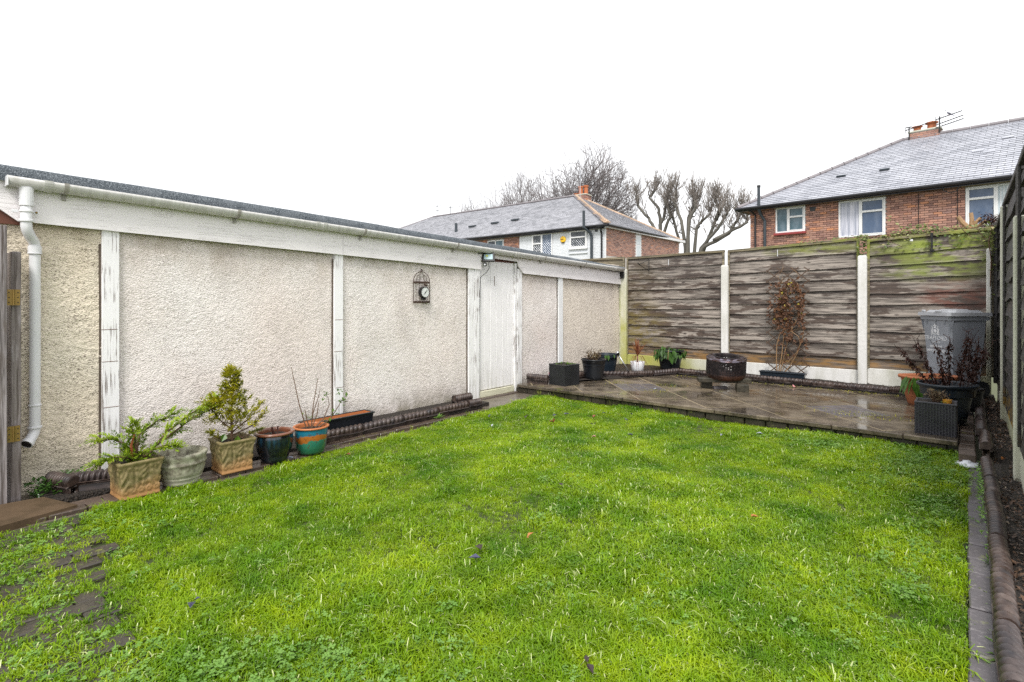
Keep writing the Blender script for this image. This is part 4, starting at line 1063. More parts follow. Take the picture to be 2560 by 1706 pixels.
for i in range(30): wd.leaf((U(-.12, .12), rs.choice((U(-.14, -.05), U(.03, .13))), .305), .05, .022, (U(-1, 1), U(-1, 1), U(0, .6)))
build('weeds', wd, LEAFG, t, local=True, kind='stuff')
def ball():
    b = thing('football', (-5.03, 7.05, .235), 'pink and blue football lying behind the black cube planter', 'ball')
    for k, (mt, c) in enumerate(((simple('pink_ball_panel', (.62, .20, .30), .4, sc=6), 0), (simple('blue_ball_panel', (.03, .05, .35), .4, sc=6), 1))):
        mm = MB(); n = 20; m2 = 12
        for i in range(m2):
            for j in range(n):
                if ((i // 3 + j // 4) % 2) != c: continue
                vs = []
                for (ii, jj) in ((i, j), (i, j + 1), (i + 1, j + 1), (i + 1, j)):
                    ph = math.pi * ii / m2; a = 2 * math.pi * jj / n; vs.append((.105 * math.sin(ph) * math.cos(a), .105 * math.sin(ph) * math.sin(a), .105 * math.cos(ph)))
                mm.add(vs, [(3, 2, 1, 0)])
        build('ball_panel', mm, mt, b, local=True, smooth=True)
ball()
def round_pot(par, r, h, mat, base=.68, band=True, n=40):
    pf = [(r * base * .9, 0), (r * base, .004), (r * (base + .05), h * .18), (r * (base + .17), h * .6), (r * (base + .20), h * .8)]
    if band: pf += [(r * (base + .24), h * .81), (r * (base + .25), h * .9)]
    pf += [(r * .97, h * .93), (r, h * .94), (r, h * .985), (r * .985, h), (r * .93, h), (r * .91, h * .97), (r * .88, h * .7)]
    o = build('pot', MB().lathe(pf, n), mat, par, local=True, smooth=True); dirt(par, r * .885, h * .86); return o
def shrub(par, r, z0, z1, n, sz, mat, stems=14, droop=.2, stm=STEM, spread=1.0):
    st = MB(); lf = MB()
    for k in range(stems):
        a = rs.uniform(0, 6.28); l = r * rs.uniform(.2, 1) * spread; tip = Vector((l * math.cos(a), l * math.sin(a), z0 + (z1 - z0) * rs.uniform(.6, 1)))
        b = Vector((tip.x * .3, tip.y * .3, z0)); mid = b.lerp(tip, .5) + Vector((rs.gauss(0, .01), rs.gauss(0, .01), .02)); st.tube([b, mid, tip], [.004, .003, .0015], 5)
        for i in range(n):
            p = b.lerp(tip, rs.uniform(.35, 1.05)) + Vector((rs.gauss(0, .015), rs.gauss(0, .015), rs.gauss(0, .015)))
            lf.leaf(p, sz * rs.uniform(.6, 1.2), sz * .5, (rs.uniform(-1, 1), rs.uniform(-1, 1), rs.uniform(-1, .5)), droop=droop)
    build('stem', st, stm, par, local=True); build('foliage', lf, mat, par, local=True, kind='stuff')
t = thing('fading_shrub_pot', (-4.63, 7.56, .13), 'round black plastic pot with a browning leafy shrub in front of the curved edging', 'potted plant', 'black pots on the patio')
round_pot(t, .205, .335, BLK); shrub(t, .17, .29, .50, 8, .045, SEDUM, 22); shrub(t, .19, .30, .42, 3, .035, DEADL, 8)
t = thing('corner_pot', (-4.83, 8.30, .15), 'round black plastic pot in the far corner with one drooping green leaf', 'potted plant', 'black pots on the patio')
round_pot(t, .20, .33, BLKN, .74)
lf = MB(); 
for (a, l) in ((-50, .12), (-62, .10), (-20, .08), (30, .09)): lf.leaf((.19 * math.cos(R_(a)), .19 * math.sin(R_(a)), .34), l, l * .45, (math.cos(R_(a)) * .35, math.sin(R_(a)) * .35, -1), up=(math.cos(R_(a)), math.sin(R_(a)), .2))
build('foliage', lf, WILT, t, local=True)
t = thing('cordyline_pot', (-4.40, 8.63, .15), 'small white pot with a spiky red brown cordyline at the foot of the fence', 'potted plant')
build('pot', MB().lathe([(.085, 0), (.09, .003), (.112, .10), (.125, .19), (.123, .196), (.115, .196), (.11, .17)], 32), WHITEC, t, local=True, smooth=True); dirt(t, .108, .17)
lf = MB(); st = MB(); st.tube([(0, 0, .16), (0, 0, .30)], [.012, .010], 6)
for k in range(46):
    a = rs.uniform(0, 6.28); up_ = k < 30; l = rs.uniform(.24, .36); e = rs.uniform(.95, 1.5) if up_ else rs.uniform(-.9, -.1)
    d = Vector((math.cos(a) * math.cos(e), math.sin(a) * math.cos(e), math.sin(e))); b = Vector((0, 0, .285)); sd_ = d.cross(Vector((0, 0, 1))).normalized() * (.009 if up_ else .006)
    if up_: pts = [b, b + d * l * .5, b + d * l + Vector((0, 0, -.01))]
    else:
        d2 = Vector((math.cos(a), math.sin(a), .1)); pts = [b, b + d2 * .09, b + d2 * .22 + Vector((0, 0, -.24))]
    n0 = len(lf.v); lf.v += [tuple(pts[0] + sd_ * .6), tuple(pts[0] - sd_ * .6), tuple(pts[1] + sd_), tuple(pts[1] - sd_), tuple(pts[2])]; lf.f += [(n0, n0 + 1, n0 + 3, n0 + 2), (n0 + 2, n0 + 3, n0 + 4)]
build('stem', st, STEM, t, local=True); build('foliage', lf, CORDY, t, local=True, kind='stuff')
t = thing('solar_light', (-4.47, 8.42, .15), 'silver solar stake light leaning beside the white cordyline pot', 'garden light')
d = Vector((-.42, -.30, .85)).normalized(); b0 = Vector((.0, .06, .0)); tp = b0 + d * .36
build('stake', MB().tube([b0, tp], .011, 8), STEEL, t, local=True, smooth=True)
build('lamp_head', MB().tube([tp, tp + d * .035, tp + d * .045], [.018, .034, .036], 14), BLKM, t, local=True); build('lamp_cap', MB().tube([tp + d * .0451, tp + d * .06, tp + d * .075], [.040, .038, .018], 14), STEEL, t, local=True, smooth=True)
t = thing('wilted_pot', (-4.10, 9.30, .15), 'wide black pot with wilted green leaves hanging over its rim below the fence', 'potted plant', 'black pots on the patio')
round_pot(t, .245, .37, BLK, .66, False)
lf = MB()
for k in range(64):
    a = rs.uniform(-math.pi * .95, .5) ; r = .235 + rs.uniform(-.06, .03); l = rs.uniform(.10, .20) if rs.random() < .6 else rs.uniform(.07, .1); z = .37 + rs.uniform(-.02, .03) - (.05 if rs.random() < .4 else 0)
    lf.leaf((r * math.cos(a), r * math.sin(a), z), l, l * .5, (math.cos(a) * .3 + rs.uniform(-.2, .2), math.sin(a) * .3 + rs.uniform(-.2, .2), -1), up=(math.cos(a), math.sin(a), .3), fold=.2)
for k in range(30): lf.leaf((rs.uniform(-.18, .18), rs.uniform(-.18, .18), .36), .10, .05, (rs.uniform(-1, 1), rs.uniform(-1, 1), rs.uniform(-.1, .3)))
build('foliage', lf, WILT, t, local=True, kind='stuff'); build('dry_stalk', MB().tube([(.06, -.2, .38), (.08, -.26, .34), (.08, -.27, .22)], [.006, .005, .003], 5), STEMP, t, local=True)

# washing machine drum used as a fire pit, on timber blocks
t = thing('rusty_drum', (-2.69, 8.02, .298), 'rusty perforated steel drum used as a fire pit on dark timber blocks', 'fire pit')
TL = Matrix.Rotation(R_(6.5), 4, Vector((.95, .32, 0))) @ Matrix.Rotation(R_(2.5), 4, 'Y')
H_, R0 = .285, .272; hm = MB(); na, nzz = 96, 26
hol = random.Random(3)
vidx = {}
for i in range(nzz + 1):
    z = H_ * i / nzz; r = R0 - (.034 * max(0, 1 - z / .06) ** 1.4)
    for j in range(na):
        a = 2 * math.pi * j / na; hm.v.append((r * math.cos(a), r * math.sin(a), z))
for i in range(nzz):
    for j in range(na):
        blank = (j // 8) % 3 == 2
        if 3 < i < nzz - 3 and i % 2 == 0 and j % 2 == 0 and not blank and hol.random() < .75: continue
        a = i * na + j; b = i * na + (j + 1) % na; hm.f.append((a, b, b + na, a + na))
def drum_build(name, mb, mat, smooth=True, par=t):
    mb.v = [tuple(TL @ Vector(v)) for v in mb.v]; return build(name, mb, mat, par, local=True, smooth=smooth)
sh = drum_build('drum_shell', hm, DRUM); sm = sh.modifiers.new('t', 'SOLIDIFY'); sm.thickness = .004; sm.offset = -1
drum_build('drum_top', MB().lathe([(R0 + .003, H_ - .012), (R0 + .004, H_ + .004), (R0 - .01, H_ + .010), (R0 - .04, H_ - .004), (R0 - .075, H_ + .006), (R0 - .10, H_ + .022)], 72, fn=lambda a, z, i: (.006 * math.sin(a * 6) if i in (3, 4) else 0)), DRUMT)
drum_build('drum_mouth', MB().lathe([(R0 - .10, H_ + .020), (R0 - .095, H_ + .034), (R0 - .108, H_ + .038), (R0 - .115, H_ + .02), (R0 - .118, H_ - .03)], 60), DRUM)
drum_build('drum_floor', MB().lathe([(R0 - .035, .004), (.1, .02), (.001, .03)], 40), DRUM)
for k in range(3):
    a = 2 * math.pi * k / 3 + .4; drum_build('drum_fin', MB().box(((R0 - .03) * math.cos(a), (R0 - .03) * math.sin(a), H_ / 2), (.05, .03, H_ - .06), Rz(a), .01), DRUM, False)
tb = 'timber blocks under the drum'
def block(c, d, rz, label, mat=SLEEPER):
    o = build('timber_block', MB().box((0, 0, 0), d, b=.006), mat); o.location = c; o.rotation_euler = (0, 0, rz); tag(o, label, 'timber block', tb); ORG[o.name] = Vector(c)
an = math.atan2(.643, .766)
block((-2.69, 7.95, .262), (.72, .16, .06), an - .62 + .45, 'flat dark timber lying across the two feet under the drum')
block((-2.94, 7.94, .18), (.15, .14, .10), an - .2, 'left dark timber foot under the rusty drum')
block((-2.43, 7.93, .18), (.16, .13, .10), an - .2, 'right dark timber foot under the rusty drum')
block((-2.74, 7.93, .151), (.19, .09, .04), an, 'pale broken brick piece below the middle of the drum', PAVER)

# trough, trellis and climber
t = thing('trellis_trough', (-2.285, 9.50, .155), 'long low dark trough at the foot of the trellis behind the rope edging', 'planter trough', None, R_(-88))
trough(t, .66, .13, .095, BLKN, BLK)
build('soil', MB().add([(-.05, -.31, .06), (.05, -.31, .06), (.05, .31, .06), (-.05, .31, .06)], [(0, 1, 2, 3)]), SOIL, t, local=True)
tr = thing('trellis', (-2.24, 9.66, .2), 'brown diamond lattice trellis leaning on the weathered fence', 'trellis')
x0, x1, z0, z1 = -2.575, -1.925, .215, 1.95
TRWD = simple('trellis_wood', (.09, .055, .035), .7)
def seg(a, b, dy): build('trellis_slat', MB().box(((a[0] + b[0]) / 2, 9.665 + dy, (a[1] + b[1]) / 2), (math.hypot(b[0] - a[0], b[1] - a[1]), .008, .015), Matrix.Rotation(-math.atan2(b[1] - a[1], b[0] - a[0]), 3, 'Y')), TRWD, tr)
TH = math.radians(40); tn = math.tan(TH)
c0 = z0 - (x1 - x0) * tn
c = c0
while c < z1:
    for sg, dy in ((1, 0), (-1, .008)):
        # line z = c + tn*(x-x0) or mirrored
        pts_ = []
        xa, xb = x0, x1; za, zb_ = c, c + tn * (x1 - x0)
        ta = max(0, (z0 - za) / (zb_ - za)); tb2 = min(1, (z1 - za) / (zb_ - za))
        if tb2 - ta < .05: continue
        A = (x0 + (x1 - x0) * ta, za + (zb_ - za) * ta); B = (x0 + (x1 - x0) * tb2, za + (zb_ - za) * tb2)
        if sg < 0: A = (x0 + x1 - A[0], A[1]); B = (x0 + x1 - B[0], B[1])
        seg(A, B, dy)
    c += .17
cl = thing('climber', (-2.24, 9.62, .2), 'dead brown clematis with bare looping stems climbing the trellis', 'climbing plant')
st = MB(); lf = MB(); y_ = 9.635
def W(p, dy=0): return (p[0], y_ + dy, p[1])
S_ = [[(-2.40, .21), (-2.41, .45), (-2.40, .68), (-2.36, .85), (-2.27, .92), (-2.17, .90), (-2.08, .83), (-2.05, .72), (-2.10, .58), (-2.2, .45), (-2.30, .3), (-2.35, .21)],
      [(-2.36, .21), (-2.31, .40), (-2.28, .58), (-2.23, .76), (-2.17, .88), (-2.2, 1.1), (-2.27, 1.3), (-2.25, 1.6), (-2.2, 1.78)], [(-2.38, .21), (-2.33, .5), (-2.3, .8), (-2.32, 1.1), (-2.3, 1.4), (-2.26, 1.7)], [(-2.2, .9), (-2.1, 1.1), (-2.03, 1.3), (-2.05, 1.5), (-2.1, 1.7)], [(-2.3, .21), (-2.2, .35), (-2.1, .55), (-2.02, .8), (-2.0, 1.0)]]
for i, s_ in enumerate(S_): st.tube([W(p, .005 * (i % 3)) for p in s_], [.008 - .0045 * k / len(s_) for k in range(len(s_))], 6)
for i in range(26):
    a = (rs.uniform(-2.42, -2.02), rs.uniform(.9, 1.8)); b = (a[0] + rs.uniform(-.12, .12), a[1] + rs.uniform(-.15, .2)); st.tube([W(a), W(((a[0] + b[0]) / 2 + .02, (a[1] + b[1]) / 2), -.02), W(b, -.01)], [.003, .0025, .0015], 4)
for (cx, cz, sx_, sz_, n) in ((-2.29, 1.42, .05, .10, 95), (-2.29, 1.22, .07, .11, 90), (-2.27, 1.62, .07, .06, 34), (-2.12, 1.65, .06, .06, 34), (-2.05, 1.35, .035, .13, 60), (-2.25, 1.0, .06, .06, 30), (-2.2, .85, .05, .05, 20), (-2.02, 1.12, .03, .08, 16), (-2.45, 1.35, .05, .15, 14), (-2.22, .65, .08, .1, 14), (-1.98, .85, .03, .08, 8), (-2.36, 1.12, .05, .1, 22)):
    for i in range(int(n * 1.25)):
        p = Vector((rs.gauss(cx, sx_), y_ - rs.uniform(.0, .07), rs.gauss(cz, sz_))); l = rs.uniform(.04, .075); lf.leaf(p, l, l * .65, (rs.uniform(-.7, .7), rs.uniform(-.6, .1), rs.uniform(-1, .2)), up=(0, -1, .3), fold=.3)
build('stem', st, STEMP, cl); build('foliage', lf, DEADL, cl, kind='stuff')

# hanging basket bracket, white nail strips, hook bracket
br = MB(); br.tube([(-4.72, 9.735, 2.21), (-4.72, 9.735, 1.97)], .007, 6).tube([(-4.72, 9.735, 2.20), (-4.80, 9.50, 2.10)], .006, 6).tube([(-4.72, 9.735, 1.98), (-4.80, 9.50, 2.09)], .006, 6).tube([(-4.80, 9.5, 2.09), (-4.82, 9.46, 2.13)], .01, 6)
tag(build('basket_bracket', br, BLKM), 'black triangular hanging basket bracket on the fence panel nearest the garage', 'bracket')
tag(build('hook_bracket', MB().tube([(-.385, 9.74, 2.36), (-.385, 9.72, 2.12)], .012, 8).tube([(-.385, 9.70, 2.37), (-.385, 9.70, 2.30)], .018, 8).box((-.385, 9.74, 2.12), (.05, .02, .04), b=.006), BLKM), 'black metal hook bracket on the mossy fence panel', 'bracket')
tag(build('nail_plate', MB().box((-.62, 9.738, 2.285), (.035, .006, .03), b=.002), WPRINT), 'small square white plate below the mossy cap rail', 'plate')
for (x, z, l) in ((-4.33, 2.13, 'thin white tie hanging on the fence panel nearest the garage'), (-2.42, 2.20, 'thin white tie hanging above the trellis')):
    tag(build('wall_tie', MB().box((x, 9.752, z), (.008, .006, .11), b=.002), WPRINT), l, 'tie')

# ================================================================== RIGHT CORNER
t = thing('wheelie_bin', (-.135, 9.285, .17), 'grey council wheelie bin with a white crest and lettering in the fence corner', 'wheelie bin', None, math.atan2(-.79, .62) + 0)
# local frame: x along the front face (from left to right seen from the front), -y is the front
wb, db, hb = .54, .50, 1.02
def taper(w0, d0, w1, d1, z0, z1, c=.03):
    def ringp(w_, d_, z): return [(-w_ / 2 + c, -d_ / 2, z), (w_ / 2 - c, -d_ / 2, z), (w_ / 2, -d_ / 2 + c, z), (w_ / 2, d_ / 2 - c, z), (w_ / 2 - c, d_ / 2, z), (-w_ / 2 + c, d_ / 2, z), (-w_ / 2, d_ / 2 - c, z), (-w_ / 2, -d_ / 2 + c, z)]
    return MB().add(ringp(w0, d0, z0) + ringp(w1, d1, z1), [tuple(range(8))[::-1], tuple(range(8, 16))] + [(i, (i + 1) % 8, 8 + (i + 1) % 8, 8 + i) for i in range(8)])
bd = build('bin_body', taper(.40, .38, .50, .48, .03, 1.0), BING, t, local=True)
build('bin_collar', taper(.535, .515, .545, .525, .985, 1.035, .02), BING, t, local=True)
for x in (-.16, -.0, .16): build('gusset', MB().add([(x - .022, -.245, .985), (x + .022, -.245, .985), (x, -.238, .91), (x, -.262, .985)], [(0, 1, 3), (0, 3, 2), (1, 2, 3), (0, 2, 1)]), BING, t, local=True)
for sg in (-1, 1): build('corner_rib', MB().add([(sg * .238, -.20, .985), (sg * .268, -.20, .985), (sg * .236, -.225, .82), (sg * .252, -.25, .985)], [(0, 1, 3), (0, 3, 2), (1, 2, 3), (0, 2, 1)]), BING, t, local=True)
ld = build('bin_lid', taper(.585, .575, .575, .565, 1.040, 1.085, .03), BINL, t, local=True)
build('lid_panel', taper(.50, .46, .44, .40, 1.0855, 1.115, .06), BINL, ld, local=True); build('lid_ridge', taper(.30, .20, .26, .16, 1.1155, 1.128, .02), BINL, ld, local=True)
build('lid_grip', MB().box((.10, -.275, 1.098), (.10, .03, .02), b=.008).box((-.20, -.25, 1.10), (.05, .03, .03), b=.01), BINL, ld, local=True)
build('handle_bar', MB().tube([(-.26, .30, 1.06), (.26, .30, 1.06)], .014, 8), BLK, t, local=True)
for sg in (-1, 1):
    m_ = MB(); m_.tube([(sg * .20, .17, .1), (sg * .245, .17, .1)], .1, 20); build('wheel', m_, BLK, t, local=True)
slope = math.atan2(.05, .97)
def print_on(mb, name, z_at): return build(name, mb, WPRINT, bd, local=True)
def text_mesh(s_, size, cx, cz, bold=.0):
    cu = bpy.data.curves.new('lettering', 'FONT'); cu.body = s_; cu.size = size; cu.align_x = 'CENTER'; cu.offset = bold; cu.extrude = .0006; cu.resolution_u = 3
    ob = bpy.data.objects.new('lettering', cu); COL.objects.link(ob); bpy.context.view_layer.update()
    me = bpy.data.meshes.new_from_object(ob.evaluated_get(bpy.context.evaluated_depsgraph_get())); bpy.data.objects.remove(ob)
    me.materials.clear(); me.materials.append(WPRINT)
    y_ = -(.19 + .05 * (cz - .03) / .97) - .0015
    me.transform(Matrix.Translation((cx, y_, cz)) @ Matrix.Rotation(R_(90) + slope, 4, 'X'))
    o = bpy.data.objects.new('lettering', me); COL.objects.link(o); o.parent = bd; ORG[o.name] = Vector((0, 0, 0)); return o
text_mesh('TRAFFORD', .080, -.015, .715, .0); text_mesh('COUNCIL', .036, -.015, .675, .0); text_mesh('REFUSE FOR', .040, -.015, .615, .001); text_mesh('DISPOSAL ONLY', .046, -.015, .555, .001)
# crest: shield, helm, two supporters, ribbon as flat print
cr = MB()
def fp(poly, dy=.0):
    n0 = len(cr.v)
    for (x, z) in poly: cr.v.append((x * 1.15 - .015, -(.19 + .05 * (z - .03) / .97) - .002 - dy, z))
    cr.f.append(tuple(range(n0, n0 + len(poly))))
def disc(x, z, r, n=10, rz_=None): fp([(x + r * math.cos(2 * math.pi * i / n), z + (rz_ or r) * math.sin(2 * math.pi * i / n)) for i in range(n)])
fp([(-.022, .86), (.022, .86), (.024, .835), (.0, .805), (-.024, .835)]); disc(0, .884, .014); disc(-.012, .905, .012, 8); disc(.012, .905, .012, 8); disc(0, .925, .010, 8); fp([(-.02, .874), (-.045, .885), (-.05, .87), (-.02, .866)]); fp([(.02, .866), (.05, .87), (.045, .885), (.02, .874)])
for sg in (-1, 1):
    P_ = [(.029, .80), (.042, .80), (.052, .84), (.048, .875), (.040, .885), (.034, .87), (.036, .84), (.028, .82)]; fp([(sg * x, z) for x, z in (P_ if sg > 0 else P_[::-1])]); disc(sg * .045, .893, .009, 8)
    Q_ = [(.052, .80), (.060, .80), (.062, .85), (.056, .87), (.053, .85)]; fp([(sg * x, z) for x, z in (Q_ if sg > 0 else Q_[::-1])])
fp([(-.062, .782), (-.03, .790), (.03, .790), (.062, .782), (.066, .793), (.03, .801), (-.03, .801), (-.066, .793)])
build('crest', cr, WPRINT, bd, local=True)

def wdir(a): return math.atan2(.643, .766) + a
t = thing('terracotta_trough', (-.36, 8.43, .13), 'large ribbed terracotta planter with wilted leaves in front of the wheelie bin', 'planter', None, wdir(0))
m_ = MB()
def rr(w_, d_, z, n=40):
    o_ = []
    for i in range(n):
        a = 2 * math.pi * i / n; ca, sa = math.cos(a), math.sin(a); e = .55
        o_.append((w_ / 2 * math.copysign(abs(ca) ** e, ca), d_ / 2 * math.copysign(abs(sa) ** e, sa), z))
    return o_
lv = [(.42, .24, 0), (.44, .26, .01), (.50, .29, .12), (.545, .31, .20), (.555, .315, .205), (.55, .312, .235), (.57, .32, .24), (.575, .322, .27), (.565, .32, .275), (.59, .33, .32), (.64, .36, .325), (.65, .365, .345), (.64, .36, .36), (.60, .32, .36), (.58, .30, .33), (.56, .28, .25)]
for l in lv: m_.v += rr(*l)
for i in range(len(lv) - 1):
    for j in range(40): a = i * 40 + j; b = i * 40 + (j + 1) % 40; m_.f.append((a, b, b + 40, a + 40))
build('pot', m_, TERR, t, local=True, smooth=True); build('soil', MB().add(rr(.56, .28, .29), [tuple(range(40))]), SOIL, t, local=True)
lf = MB()
for (x, l, w_) in ((-.31, .30, .13), (-.27, .33, .10), (-.33, .24, .09), (-.12, .22, .15), (-.06, .20, .12), (-.29, .26, .08)): lf.leaf((x, -.17 + U(-.02, .01), .36), l, w_, (U(-.1, .1), -.25, -1), up=(0, -1, .2), fold=.15)
for k in range(8): lf.leaf((-.33 + U(-.04, .02), -.1 + U(-.1, .1), .36), U(.14, .24), .05, (-.4, U(-.2, .2), -1), up=(-1, 0, .2))
build('foliage', lf, WILT, t, local=True)
build('dry_stalk', MB().tube([(-.18, 0, .33), (-.19, -.15, .38), (-.2, -.2, .30), (-.2, -.21, .08)], [.007, .006, .005, .004], 5).tube([(-.02, 0, .33), (-.02, -.16, .38), (-.03, -.19, .28)], [.006, .005, .004], 5), STEMP, t, local=True)
def dead_stalks(par, spec, h0):
    st = MB(); lf = MB()
    for (x, y, tx, ty, L_) in spec:
        L_ *= 1.12; b = Vector((x, y, h0)); e = b + Vector((tx, ty, L_)); mid = b.lerp(e, .5) + Vector((rs.uniform(-.02, .02), rs.uniform(-.02, .02), 0))
        st.tube([b, mid, e], [.006, .005, .002], 6)
        for k in range(2): st.tube([mid.lerp(e, .5), mid.lerp(e, .8) + Vector((rs.uniform(-.05, .05), rs.uniform(-.05, .05), .02)), mid.lerp(e, .95) + Vector((rs.uniform(-.08, .08), rs.uniform(-.08, .08), .03))], [.003, .003, .002], 4)
        for k in range(int(L_ * 330)):
            t_ = rs.uniform(.08, .85); p = (b.lerp(mid, t_ * 2) if t_ < .5 else mid.lerp(e, t_ * 2 - 1)) + Vector((rs.gauss(0, .011), rs.gauss(0, .011), rs.gauss(0, .01))); l = rs.uniform(.025, .05)
            lf.leaf(p, l, l * .45, (rs.uniform(-1, 1), rs.uniform(-1, 1), rs.uniform(-1, .4)), droop=.3, fold=.4)
    build('stem', st, DEADK, par, local=True); build('foliage', lf, DEADK, par, local=True, kind='stuff')
t = thing('dead_stem_pot', (-.165, 7.42, .13), 'wide black pot full of tall blackened dead stems in front of the bin', 'potted plant', 'black pots on the patio')
round_pot(t, .265, .40, BLKN, .60, False, 48)
dead_stalks(t, [(-.08, .05, -.22, -.12, .50), (-.12, .0, -.30, -.20, .40), (-.02, .0, -.07, -.03, .46), (.02, .05, .0, .03, .50), (.10, .05, .08, .10, .58), (.15, .06, .20, .18, .46)], .34)
t = thing('rear_black_pot', (.005, 8.12, .15), 'small black pot with reddish dead stems tucked beside the side fence', 'potted plant', 'black pots on the patio')
round_pot(t, .15, .26, BLK, .7); dead_stalks(t, [(0, 0, .03, .04, .62), (.02, .02, .08, .10, .55), (-.03, 0, -.05, .03, .35), (.04, 0, .05, -.02, .42)], .22)
t = thing('rattan_planter', (-.232, 6.675, .13), 'grey woven rattan planter with a dry sedum at the front corner of the patio', 'planter')
weave_box(t, .315, .26, .30, RATT)
shrub(t, .10, .30, .42, 12, .026, SEDUM, 24, .1); 
jl = build('jelly_cup', MB().lathe([(.001, 0), (.035, 0), (.04, .035), (.001, .04)], 16, (.085, -.02, .30)), ORJ, t, local=True)
for k in range(1): build('green_leaf', MB().leaf((.03, -.05, .31), .05, .02, (.5, -1, .1)).leaf((.05, -.06, .31), .04, .02, (1, -.4, .1)), CLOVER, t, local=True)
lid = MB().lathe([(.001, .030), (.022, .030), (.026, .020), (.045, .014), (.075, .010), (.085, .0), (.088, .003), (.08, .016), (.05, .022), (.03, .03), (.026, .04), (.001, .042)], 40)
lid_o = build('plastic_dome', lid, CLEARP, smooth=True); lid_o.location = (.0, 6.02, .015); lid_o.rotation_euler = (R_(6), R_(-5), 0)
tag(lid_o, 'round milky plastic lid lying at the corner of the patio step', 'plastic lid')
# ================================================================== HOUSES
def frame2(O, a):
    e1 = Vector((math.cos(a), math.sin(a), 0)); e2 = Vector((-math.sin(a), math.cos(a), 0)); return lambda s, t, z: Vector((O[0], O[1], 0)) + e1 * s + e2 * t + Vector((0, 0, z))
def house_wall_bricks(W, a, off, s0, s1, z0, z1, holes, bond=.225, ch=.075):
    """brick transforms on the wall face t=off of frame W"""
    xf = []; R = Rz(a); k = 0; z = z0
    while z < z1 - .03:
        s_ = s0 - (.1125 if k % 2 else 0)
        while s_ < s1:
            a0, a1 = max(s_, s0), min(s_ + .215, s1)
            if a1 - a0 > .04:
                cuts = [(a0, a1)]
                for (h0, h1, hz0, hz1) in holes:
                    if hz0 < z + .05 and z + .015 < hz1:
                        nc = []
                        for (c0, c1) in cuts:
                            if h1 <= c0 or h0 >= c1: nc.append((c0, c1))
                            else:
                                if h0 - c0 > .03: nc.append((c0, h0))
                                if c1 - h1 > .03: nc.append((h1, c1))
                        cuts = nc
                for (c0, c1) in cuts: xf.append((W((c0 + c1) / 2, off + .0495 - .006 + U(-.0015, .0015), z + .0325), R, ((c1 - c0) / .215, 1, 1)))
            s_ += bond
        z += ch; k += 1
    return xf
def slope_slates(e0, e1, r0, r1, course, width, thick, jit=.004):
    """slates on a quad e0->e1 (eave) r0->r1 (ridge); transforms for a slate lying on the slope"""
    e0, e1, r0, r1 = map(Vector, (e0, e1, r0, r1)); ux = (e1 - e0).normalized(); n = (e1 - e0).cross((r0 + r1) / 2 - (e0 + e1) / 2).normalized()
    if n.z < 0: n = -n
    up = n.cross(ux).normalized(); up = up if up.z > 0 else -up
    Hs = (r0 - e0).dot(up); N = int(Hs / course); xf = []
    tilt = Matrix.Rotation(-math.atan2(thick * 1.3, course), 3, ux)
    R = tilt @ Matrix((ux, up, n)).transposed() if True else None
    for k in range(N):
        d = course * (k + .5); t = d / Hs
        if t > 1: break
        L0 = e0 + (r0 - e0) * t; L1 = e1 + (r1 - e1) * t; a0 = (L0 - e0).dot(ux); a1 = (L1 - e0).dot(ux)
        s_ = math.floor(a0 / width) * width - (width / 2 if k % 2 else 0)
        while s_ < a1:
            b0, b1 = max(s_, a0), min(s_ + width, a1)
            if b1 - b0 > .05:
                xf.append((e0 + ux * ((b0 + b1) / 2) + up * (d + U(-jit, jit)) + n * (.016 + U(0, .003)), R, ((b1 - b0 - .010) / width, 1, 1)))
            s_ += width
    return xf
